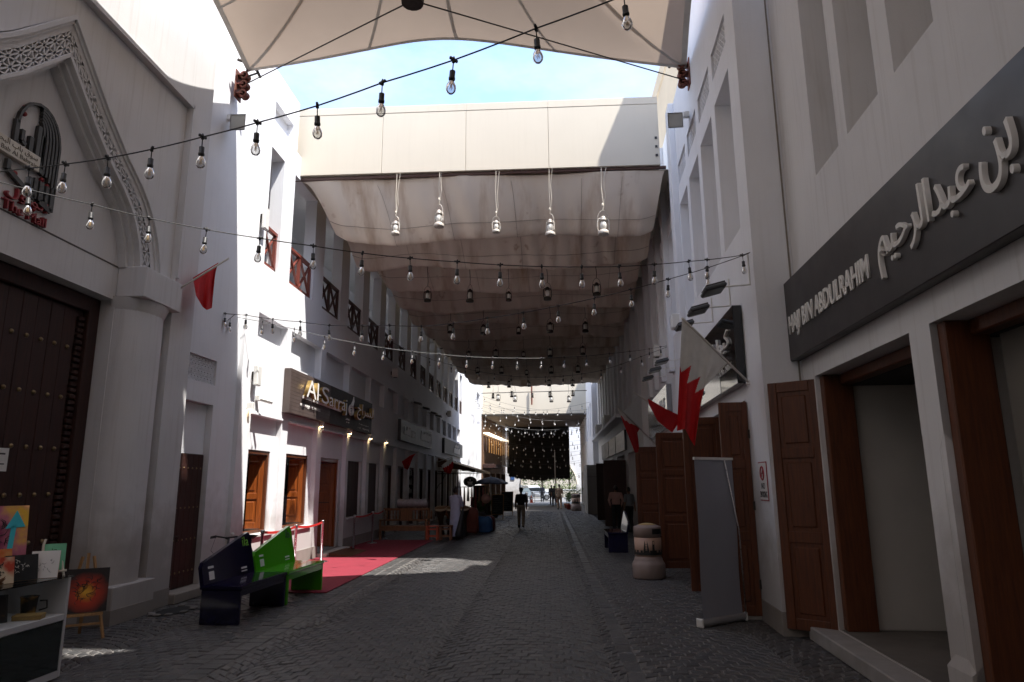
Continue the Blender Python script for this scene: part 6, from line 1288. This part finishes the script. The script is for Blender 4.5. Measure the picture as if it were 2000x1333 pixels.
palm('palm in a red pot beside the far litter bin', 1.30, 50.3, 1.3, mat('red_pot', (.36, .05, .03), .5), seed=1); palm('palm in a white pot against the hoarding', 1.62, 49.6, 1.2, WHT, seed=2); palm('taller palm behind the red and white pots', 1.75, 51.6, 1.7, mat('clay_pot', (.25, .11, .06), .8), seed=3); palm('dense palm standing farthest behind the pots', 1.2, 53.0, 1.7, mat('clay_pot', (.25, .11, .06), .8), seed=4)
for i, (x, y) in enumerate(((-3.6, 36.2), (-3.1, 38.6), (-3.9, 38.9))): palm(('leafy planter nearest the goods rack', 'leafy planter under the parasol edge', 'leafy planter by the cafe wall')[i], x, y, .95, mat('dark_pot', (.06, .05, .05), .6), 18, 10+i)
t = thing('cafe_counter', 'dark cafe counter with a board and bottles under the parasol', 'counter', (-4.2, 42.5, 0)); m = MB(); m.box((-4.8, 42, 0), (-3.0, 42.6, 1.0), .02); m.build('body', WD, t); m = MB(); m.box((-4.85, 41.95, 1.0), (-2.95, 42.65, 1.05), .01); m.build('top', WR, t); m = MB(); m.box((-4.7, 42.3, 1.05), (-4.0, 42.34, 1.75)); m.build('menu_board', BLK, t)
for k in range(7): m = MB(); m.smooth = True; m.lathe([(.04, 1.05), (.04, 1.22), (.015, 1.28), (.015, 1.34)], 8, (-3.8+.11*k, 42.2, 0)); m.build('bottle', LEAF[k % 3] if k % 2 else BRASS, t)
# ================================================================ FAR END: gateway, trees, vehicles
gt = thing('arched_gateway', 'sunlit white gateway wall with a wide arch at the lane end', 'gateway', (-.2, 69.5, 0)); m = MB(); N = 20; c0, w_, zs = -.15, 2.75, 1.7
arcp = [(c0+w_*math.cos(a), zs+w_*math.sin(a)) for a in np.linspace(math.pi, 0, N+1)]
for y in (69.2, 70.2):
    m.quad((-14, y, 0), (c0-w_, y, 0), (c0-w_, y, 9), (-14, y, 9)); m.quad((c0+w_, y, 0), (14, y, 0), (14, y, 9), (c0+w_, y, 9))
    for i in range(N): a, b = arcp[i], arcp[i+1]; m.quad((a[0], y, a[1]), (b[0], y, b[1]), (b[0], y, 9), (a[0], y, 9))
for i in range(N): a, b = arcp[i], arcp[i+1]; m.quad((a[0], 69.2, a[1]), (b[0], 69.2, b[1]), (b[0], 70.2, b[1]), (a[0], 70.2, a[1]))
for x in (c0-w_, c0+w_): m.quad((x, 69.2, 0), (x, 70.2, 0), (x, 70.2, zs), (x, 69.2, zs))
m.quad((-14, 69.2, 9), (14, 69.2, 9), (14, 70.2, 9), (-14, 70.2, 9)); m.build('wall', PL, gt)
m = MB(); prev = None
m.tube([(p[0]*1.0+(.0), 69.15, p[1]) for p in arcp], .09, 6); m.build('arch_moulding', PLB, gt)
t = thing('blue_plaque', 'small blue plaque on the white gateway wall', 'sign', (-3.75, 69.1, 2.4)); m = MB(); m.box((-3.95, 69.15, 2.2), (-3.55, 69.19, 2.9)); m.build('plate', mat('sign_blue', (.05, .12, .32), .5), t); m = MB(); m.box((-3.85, 69.14, 2.5), (-3.65, 69.152, 2.7)); m.build('symbol', WHT, t)
LFC = [mat('foliage_a', (.09, .13, .04), .6, trans=.3), mat('foliage_b', (.13, .17, .06), .6, trans=.3), mat('foliage_c', (.17, .20, .08), .6, trans=.3)]
def tree(label, x, y, h, r_, seed):
    rr = random.Random(seed); t = thing('street_tree', label, 'tree', (x, y, 0), 'trees beyond the gateway')
    m = MB(); m.smooth = True; m.tube([(x, y, 0), (x+.05, y, h*.25), (x-.08, y+.05, h*.5)], [.20, .15, .11], 8); tips = []
    for k in range(7):
        a = k*.9+rr.uniform(-.2, .2); e = Vector((x+math.cos(a)*r_*.6, y+math.sin(a)*r_*.6, h*rr.uniform(.55, .85))); m.tube([(x, y, h*.32), Vector((x, y, h*.45)).lerp(e, .5), e], [.09, .06, .02], 6); tips.append(e)
    m.build('trunk', mat('bark', (.10, .075, .055), .9, var=.3, scale=8), t)
    mbs = [MB(), MB(), MB()]
    for k in range(60):
        while True:
            c = Vector((rr.uniform(-1, 1), rr.uniform(-1, 1), rr.uniform(-1, 1)))
            if .25 < c.length < 1: break
        cc = Vector((x+c.x*r_, y+c.y*r_, h*.64+c.z*h*.36)); q_ = mbs[k % 3]
        for j in range(38):
            d = Vector((rr.gauss(0, 1), rr.gauss(0, 1), rr.gauss(0, .8))); p = cc+d*(r_*.17); s_ = rr.uniform(.09, .2); u = Vector((rr.gauss(0, 1), rr.gauss(0, 1), rr.gauss(0, 1))).normalized()*s_; v = Vector((rr.gauss(0, 1), rr.gauss(0, 1), rr.gauss(0, 1))).normalized()*s_*.6; q_.add([p-u, p+v, p+u, p-v], [(0, 1, 2, 3)])
    for k in range(3): mbs[k].build('crown', LFC[k], t, fix=False)
for i, (x, y, h, r_) in enumerate(((-5.5, 103, 6.5, 3.2), (-1.2, 101, 6.2, 3.0), (2.8, 104, 6.8, 3.2), (7.2, 102, 6.4, 3.1), (.8, 109, 8, 3.4), (-9.5, 106, 8, 3.6), (11.5, 107, 7.5, 3.4))):
    tree(('round sunlit tree far left beyond the gateway arch', 'round sunlit tree centred in the gateway arch', 'round sunlit tree right of centre in the gateway arch', 'round sunlit tree half hidden by the gateway pier', 'taller tree behind the centre pair', 'tall tree hidden left behind the gateway', 'tall tree hidden right behind the gateway')[i], x, y, h, r_, 20+i)
t = thing('garden_wall', 'low pale garden wall with planting before the far trees', 'wall', (0, 96, 0)); m = MB(); m.box((-30, 96, -.05), (30, 96.4, .9), .03); m.build('wall', PLB, t); m = MB(); m.box((-30, 95.95, .9), (30, 96.45, 1.0), .02); m.build('coping', PL, t)
m = MB(); rr = random.Random(77)
for k in range(9000): p = Vector((rr.uniform(-14, 14), rr.uniform(96.6, 98.5), rr.uniform(.1, 1.5+.3*math.sin(k)))); u = Vector((rr.gauss(0, 1), rr.gauss(0, 1), rr.gauss(0, 1))).normalized()*.10; v = Vector((rr.gauss(0, 1), rr.gauss(0, 1), rr.gauss(0, 1))).normalized()*.07; m.mi = k % 3; m.add([p-u, p+v, p+u, p-v], [(0, 1, 2, 3)])
o = m.build('hedge', LFC, None, fix=False); o['kind'] = 'stuff'; o['label'] = 'loose green hedge behind the pale garden wall'; o['category'] = 'hedge'
t = thing('far_office_block', 'pale beige block beyond the far trees', 'building', (0, 140, 0)); m = MB(); F_ = Frame(0, 140, R(90), 1); wall(m, 0, 1, 0, 1, []); m = MB(F_.M); wall(m, -45, 45, 0, 16, [(-40+5*k, -37+5*k, 3+4*j, 5.4+4*j, .4) for k in range(17) for j in range(3)]); shell(m, -45, 45, 0, 16, 8); m.build('wall', mat('beige_stone', (.50, .43, .35), .8, var=.1, scale=.4), t)
def car(label, x, y, rz, paint, hatch=False):
    t = thing('parked_car', label, 'car', (x, y, 0)); M = world_M(x, y, 0, rz); W2 = .86
    side = [(-2.15, .35), (-2.2, .62), (-2.05, .86), (-1.35, .95), (-.75, 1.38), (.55, 1.42), (1.35, .98), (2.05, .82), (2.2, .60), (2.15, .35)]
    if hatch: side = [(-2.0, .35), (-2.05, .75), (-1.95, 1.1), (-1.6, 1.55), (.5, 1.6), (1.15, 1.08), (1.9, .9), (2.05, .6), (2.0, .35)]
    m = MB(M); n = len(side); vs = []
    for yy_, sc_ in ((-W2, .96), (-W2*.98, 1), (W2*.98, 1), (W2, .96)):
        for a, z in side: tz = 1 if z < .98 else .84; vs.append((a*sc_, yy_*tz, .35+(z-.35)*(1 if sc_ == 1 else .97)))
    m.add(vs, [(k*n+i, k*n+(i+1) % n, (k+1)*n+(i+1) % n, (k+1)*n+i) for k in range(3) for i in range(n)]+[tuple(range(n)), tuple(range(3*n, 4*n))]); m.build('body', paint, t)
    GW = mat('car_glass', (.02, .025, .03), .06, spec=.7)
    for sg in (-1, 1): m = MB(M); m.poly([(a, sg*(W2*.84+.03 if z > 1 else W2*.93), z) for a, z in ((-1.2, .99), (-.72, 1.32), (.5, 1.36), (1.1, 1.0))]); m.build('side_window', GW, t)
    m = MB(M); m.poly([(.62, -.62, 1.38), (.62, .62, 1.38), (1.38, .72, 1.0), (1.38, -.72, 1.0)]); m.build('windscreen', GW, t); m = MB(M); m.poly([(-.80, -.62, 1.37), (-.80, .62, 1.37), (-1.38, .72, .98), (-1.38, -.72, .98)]); m.build('rear_window', GW, t)
    for sx in (-1.35, 1.35):
        for sg in (-1, 1):
            M2 = M @ Matrix.Translation((sx, sg*(W2-.08), .32)) @ Matrix.Rotation(R(90), 4, 'X'); m = MB(M2); m.smooth = True; m.lathe([(.20, -.10), (.32, -.10), (.32, .10), (.20, .10)], 18); w_2 = m.build('wheel', BLK, t); m = MB(M2); m.lathe([(.19, -.105), (.19, .105)], 14); m.build('rim', STEEL, w_2)
    for sg in (-1, 1):
        m = MB(M); m.box((-2.21, sg*.45, .66), (-2.08, sg*.80, .84), .02); m.build('tail_light', mat('tail_red', (.45, .01, .01), .2), t); m = MB(M); m.box((2.08, sg*.48, .60), (2.2, sg*.80, .76), .02); m.build('headlight', STEEL, t)
    m = MB(M); m.box((-2.2, -.26, .48), (-2.19, .26, .6)); m.build('number_plate', WPL, t)
CARS = mat('silver_car_paint', (.42, .43, .45), .25, .6, coat=.5); CARD = mat('black_car_paint', (.02, .02, .022), .15, coat=.6); CARW = mat('white_car_paint', (.75, .75, .74), .25, coat=.5)
car('silver saloon car passing across the gateway arch', -1.9, 78.5, R(8), CARS); car('black hatchback with red tail lights parked by the gateway', -3.3, 75.2, R(70), CARD, True); car('white saloon car on the road before the garden wall', -2.2, 90.5, R(4), CARW, True)
# barriers, cones, bollard
t = thing('crowd_barrier', 'black tubular crowd barrier across the gateway', 'barrier', (-.6, 68, 0))
for x in (-1.55, .35): m = MB(); m.tube([(x, 68, 0), (x, 68, 1.0)], .022, 6); m.build('post', IRON, t); m = MB(); m.box((x-.03, 67.75, 0), (x+.03, 68.25, .03)); m.build('foot', IRON, t)
for z in (.15, .55, .98): m = MB(); m.tube([(-1.55, 68, z), (.35, 68, z)], .02, 6); m.build('rail', IRON, t)
for i, (x, y) in enumerate(((-1.85, 67.6), (.62, 67.6))):
    t = thing('traffic_cone', ('orange traffic cone at the near end of the crowd barrier by the car', 'orange traffic cone at the barrier end by the walkers')[i], 'cone', (x, y, 0)); m = MB(); m.smooth = True; m.lathe([(.16, .03), (.12, .2), (.06, .55), (.03, .7)], 14, (x, y, 0)); m.build('body', mat('cone_orange', (.62, .07, .02), .5), t); m = MB(); m.box((x-.2, y-.2, 0), (x+.2, y+.2, .035), .01); m.build('foot', mat('cone_orange', (.62, .07, .02), .5), t); m = MB(); m.smooth = True; m.lathe([(.097, .34), (.078, .46)], 14, (x, y, 0), caps=False); m.build('white_band', WHT, t)
t = thing('bollard', 'dark grey bollard standing before the gateway arch', 'bollard', (-2.35, 68.2, 0)); m = MB(); m.smooth = True; m.lathe([(.16, 0), (.16, .9), (.13, .98), (.02, 1.02)], 16, (-2.35, 68.2, 0)); m.build('post', mat('bollard_grey', (.08, .08, .085), .6), t); m = MB(); m.lathe([(.163, .7), (.163, .8)], 16, (-2.35, 68.2, 0), caps=False); m.build('band', STEEL, t)
# ================================================================ PEOPLE
SKIN = mat('brown_skin', (.17, .085, .05), .55); HAIR = mat('black_hair', (.012, .010, .009), .6)
def person(label, x, y, rz, h, top, bottom, shoe, pose='stand', vox=.016, robe=False, sit=0.0, arm=None, cap=False, bag_=None):
    """one continuous body: capsules fused by a voxel remesh, painted by height; facing -Y at rz=0"""
    t = thing('person', label, 'person', (x, y, 0)); k = h/1.72; m = MB()
    def cap_(a, b, ra, rb, n=10):
        a, b = Vector(a)*k, Vector(b)*k; m.tube([a, a.lerp(b, .5), b], [ra*k, (ra+rb)/2*k, rb*k], n); m.ball(a, ra*k*.99, n, 6); m.ball(b, rb*k*.99, n, 6)
    st = .14 if pose == 'walk' else 0.0
    if pose == 'sit':
        hip = .50; L = [((.10, 0, hip), (.12, -.42, hip-.02), (.12, -.40, .06)), ((-.10, 0, hip), (-.12, -.42, hip-.02), (-.12, -.44, .06))]
    else:
        hip = .90; L = [((.09, 0, hip), (.10, -.04-st, .49), (.10, .02-st*1.6, .075)), ((-.09, 0, hip), (-.10, -.04+st*.6, .49), (-.10, .03+st*2.2, .075+(.05 if st else 0)))]
    dz = hip-.90
    for a, b, c in L:
        cap_(a, b, .105, .080); cap_(b, c, .080, .062); cap_((c[0], c[1]+.03, c[2]-.035), (c[0]*1.1, c[1]-.15, c[2]-.045), .042, .034)
    Z = lambda z: z+dz
    m.ball((0, 0, Z(.93)*k), (.185*k, .135*k, .14*k), 14, 8); m.ball((0, .0, Z(1.10)*k), (.175*k, .13*k, .21*k), 14, 8); m.ball((0, -.0, Z(1.28)*k), (.195*k, .13*k, .19*k), 14, 8); cap_((-.15, .0, Z(1.395)), (.15, 0, Z(1.395)), .065, .065)
    cap_((0, .01, Z(1.42)), (0, -.01, Z(1.54)), .058, .052)
    m.ball((0, -.015*k, Z(1.615)*k), (.078*k, .098*k, .115*k), 14, 10); m.ball((0, -.06*k, Z(1.565)*k), (.05*k, .055*k, .055*k), 10, 6); m.ball((0, -.115*k, Z(1.60)*k), (.014*k, .02*k, .025*k), 6, 5)
    for s_ in (-1, 1): m.ball((s_*.08*k, .005*k, Z(1.60)*k), (.013*k, .025*k, .034*k), 6, 5)
    arms = arm or (((.185, .0, 1.39), (.235, .03, 1.12), (.24, -.06, .88)), ((-.185, 0, 1.39), (-.235, .04, 1.12), (-.24, .07, .88)))
    for a, b, c in arms:
        a, b, c = [(p[0], p[1], Z(p[2])) for p in (a, b, c)]; cap_(a, b, .064, .052); cap_(b, c, .050, .034)
        d = (Vector(c)-Vector(b)).normalized(); sd = Vector((0, 1, 0)) if abs(d.y) < .8 else Vector((0, 0, 1)); pc = Vector(c)+d*.05; cap_(c, pc, .030, .034)
        for f in range(4): o_ = sd*(-.027+.018*f); cap_(pc+o_, pc+o_+d*(.075+.012*(f in (1, 2)))+Vector((-.012*np.sign(c[0]), 0, 0)), .0095, .0075, 6)
        cap_(Vector(c)+d*.02-sd*.03, Vector(c)+d*.075-sd*.052, .0105, .008, 6)
    me = m.mesh('body'); ob = bpy.data.objects.new('tmp', me); COL.objects.link(ob)
    r_ = ob.modifiers.new('r', 'REMESH'); r_.mode = 'VOXEL'; r_.voxel_size = vox*k; r_.use_smooth_shade = True
    s2 = ob.modifiers.new('s', 'SMOOTH'); s2.factor = .5; s2.iterations = 2
    bpy.context.view_layer.update(); bme = bpy.data.meshes.new_from_object(ob.evaluated_get(bpy.context.evaluated_depsgraph_get())); bpy.data.objects.remove(ob)
    bme.materials.clear()
    for mm in (SKIN, top, bottom, shoe, HAIR): bme.materials.append(mm)
    for p in bme.polygons:
        c = p.center/k; z = c.z; out = abs(c.x); i = 0
        zt = z-dz
        if pose == 'sit' and c.y < -.12 and z < .75 and not (z > .62 and out > .15): i = 2 if z > .13 else 3
        elif zt < .105 and pose != 'sit': i = 3
        elif zt < .985 and (out < .195 or zt < .70): i = 2
        elif zt < 1.455 and out < .20: i = 1
        elif zt < 1.47 and zt > (1.14 if top.get('short') else .93): i = 1
        elif zt > 1.455 and out < .06 and zt < 1.47: i = 1
        if zt >= 1.46:
            i = 0
            if zt > 1.665 or (c.y > .015 and zt > 1.545 and out < .10): i = 4
        p.material_index = i
    bme.name = 'body'; M = world_M(x, y, sit, rz); bme.transform(M); b = link('body', bme, t)
    for s_ in (-1, 1):
        m = MB(M); m.ball((s_*.030*k, -.102*k, Z(1.622)*k), (.013*k, .008*k, .008*k), 6, 5); m.build('eye', BLK, t)
    if cap: m = MB(M); m.smooth = True; m.lathe([(.088*k, Z(1.655)*k), (.092*k, Z(1.69)*k), (.07*k, Z(1.735)*k), (.01, Z(1.748)*k)], 14, sy=1.18); m.add([(-.07*k, -.08*k, Z(1.665)*k), (.07*k, -.08*k, Z(1.665)*k), (.05*k, -.19*k, Z(1.655)*k), (-.05*k, -.19*k, Z(1.655)*k)], [(0, 1, 2, 3)]); m.build('cap', HAIR, t)
    if robe:
        m = MB(M); m.smooth = True; N = 26
        prof = [(.235, .10, .20), (.225, .40, .19), (.205, .75, .165), (.185, 1.0, .145), (.19, 1.2, .14), (.185, 1.36, .125), (.10, 1.45, .085), (.066, 1.48, .066)]; vs = []
        for i, (rx_, z, ry_) in enumerate(prof):
            for q in range(N): a = 2*math.pi*q/N; f = 1+.05*math.sin(a*7+i*.4)*max(0, 1-z/1.1); vs.append((rx_*k*f*math.cos(a), ry_*k*f*math.sin(a), z*k))
        m.add(vs, [(i*N+q, i*N+(q+1) % N, (i+1)*N+(q+1) % N, (i+1)*N+q) for i in range(len(prof)-1) for q in range(N)]); m.build('robe', top, t)
        for a, b2, c in arms: m = MB(M); m.smooth = True; m.tube([Vector(a)*k, Vector(b2)*k, Vector(b2).lerp(Vector(c), .75)*k], [.068*k, .062*k, .058*k], 12, False); m.build('sleeve', top, t)
    return t
def cloth(n, c, short=False):
    m = mat('cloth_'+n, c, .85, var=.15, scale=7, bump=.15, bscale=30)
    if short: m['short'] = 1
    return m
person('person in a dark shirt and pale trousers walking away down the middle', -1.26, 29.8, R(180), 1.66, cloth('black_shirt', (.012, .012, .014), True), cloth('khaki', (.20, .165, .125)), BLK, 'walk', .013, cap=True)
person('person in a pale lilac robe browsing at the goods', -3.28, 24.05, R(150), 1.72, cloth('lilac_robe', (.50, .50, .66)), cloth('lilac_robe', (.50, .50, .66)), BLK, robe=True, vox=.013, arm=(((.20, 0, 1.39), (.24, -.06, 1.12), (.14, -.30, 1.10)), ((-.20, 0, 1.39), (-.25, -.05, 1.12), (-.10, -.30, 1.12))))
person('person in an orange shirt seated behind the drums', -3.75, 26.3, R(20), 1.70, cloth('orange_shirt', (.28, .085, .03), True), cloth('dark_trousers', (.03, .03, .035)), BLK, 'sit', arm=(((.20, 0, 1.39), (.25, -.05, 1.15), (.15, -.25, 1.10)), ((-.20, 0, 1.39), (-.25, -.05, 1.15), (-.15, -.25, 1.10))))
t = thing('shop_stool', 'low dark stool under the person in the orange shirt', 'stool', (-3.75, 26.3, 0)); m = MB(); m.lathe([(.17, .36), (.17, .405)], 16, (-3.75, 26.32, 0)); m.build('seat', WD, t)
for a in range(4): m = MB(); m.tube([(-3.75+.12*math.cos(a*1.57+.8), 26.32+.12*math.sin(a*1.57+.8), .36), (-3.75+.16*math.cos(a*1.57+.8), 26.32+.16*math.sin(a*1.57+.8), 0)], .018, 6); m.build('leg', WD, t)
person('person in a pink shirt and black trousers standing with back turned by the far doors', 2.62, 28.4, R(172), 1.74, cloth('pink_shirt', (.46, .27, .23)), cloth('black_trousers', (.012, .012, .013)), BLK, 'stand', .013, arm=(((.20, 0, 1.39), (.27, .05, 1.14), (.22, -.06, .92)), ((-.20, 0, 1.39), (-.27, .05, 1.14), (-.20, -.08, .92))))
person('person in a grey shirt facing the one in pink by the doors', 3.02, 27.3, R(215), 1.68, cloth('grey_shirt', (.17, .18, .19), True), cloth('black_trousers', (.012, .012, .013)), BLK)
person('person in a beige suit walking away near the potted plants', .62, 49.8, R(180), 1.78, cloth('beige_jacket', (.36, .25, .17)), cloth('beige_trousers', (.30, .21, .14)), BLK, 'walk')
person('person in black walking close beside the beige suit', .30, 57.6, R(185), 1.66, cloth('black_shirt', (.012, .012, .014), True), cloth('black_trousers', (.012, .012, .013)), BLK, 'walk')
person('person in dark clothes walking left of the pair towards the arch', .08, 61.7, R(178), 1.68, cloth('charcoal_shirt', (.03, .03, .034)), cloth('black_trousers', (.012, .012, .013)), BLK, 'walk')
person('person in grey standing behind the crowd barrier', -.85, 70.6, R(0), 1.70, cloth('grey_blue_shirt', (.10, .11, .14)), cloth('grey_trousers', (.08, .08, .09)), BLK)
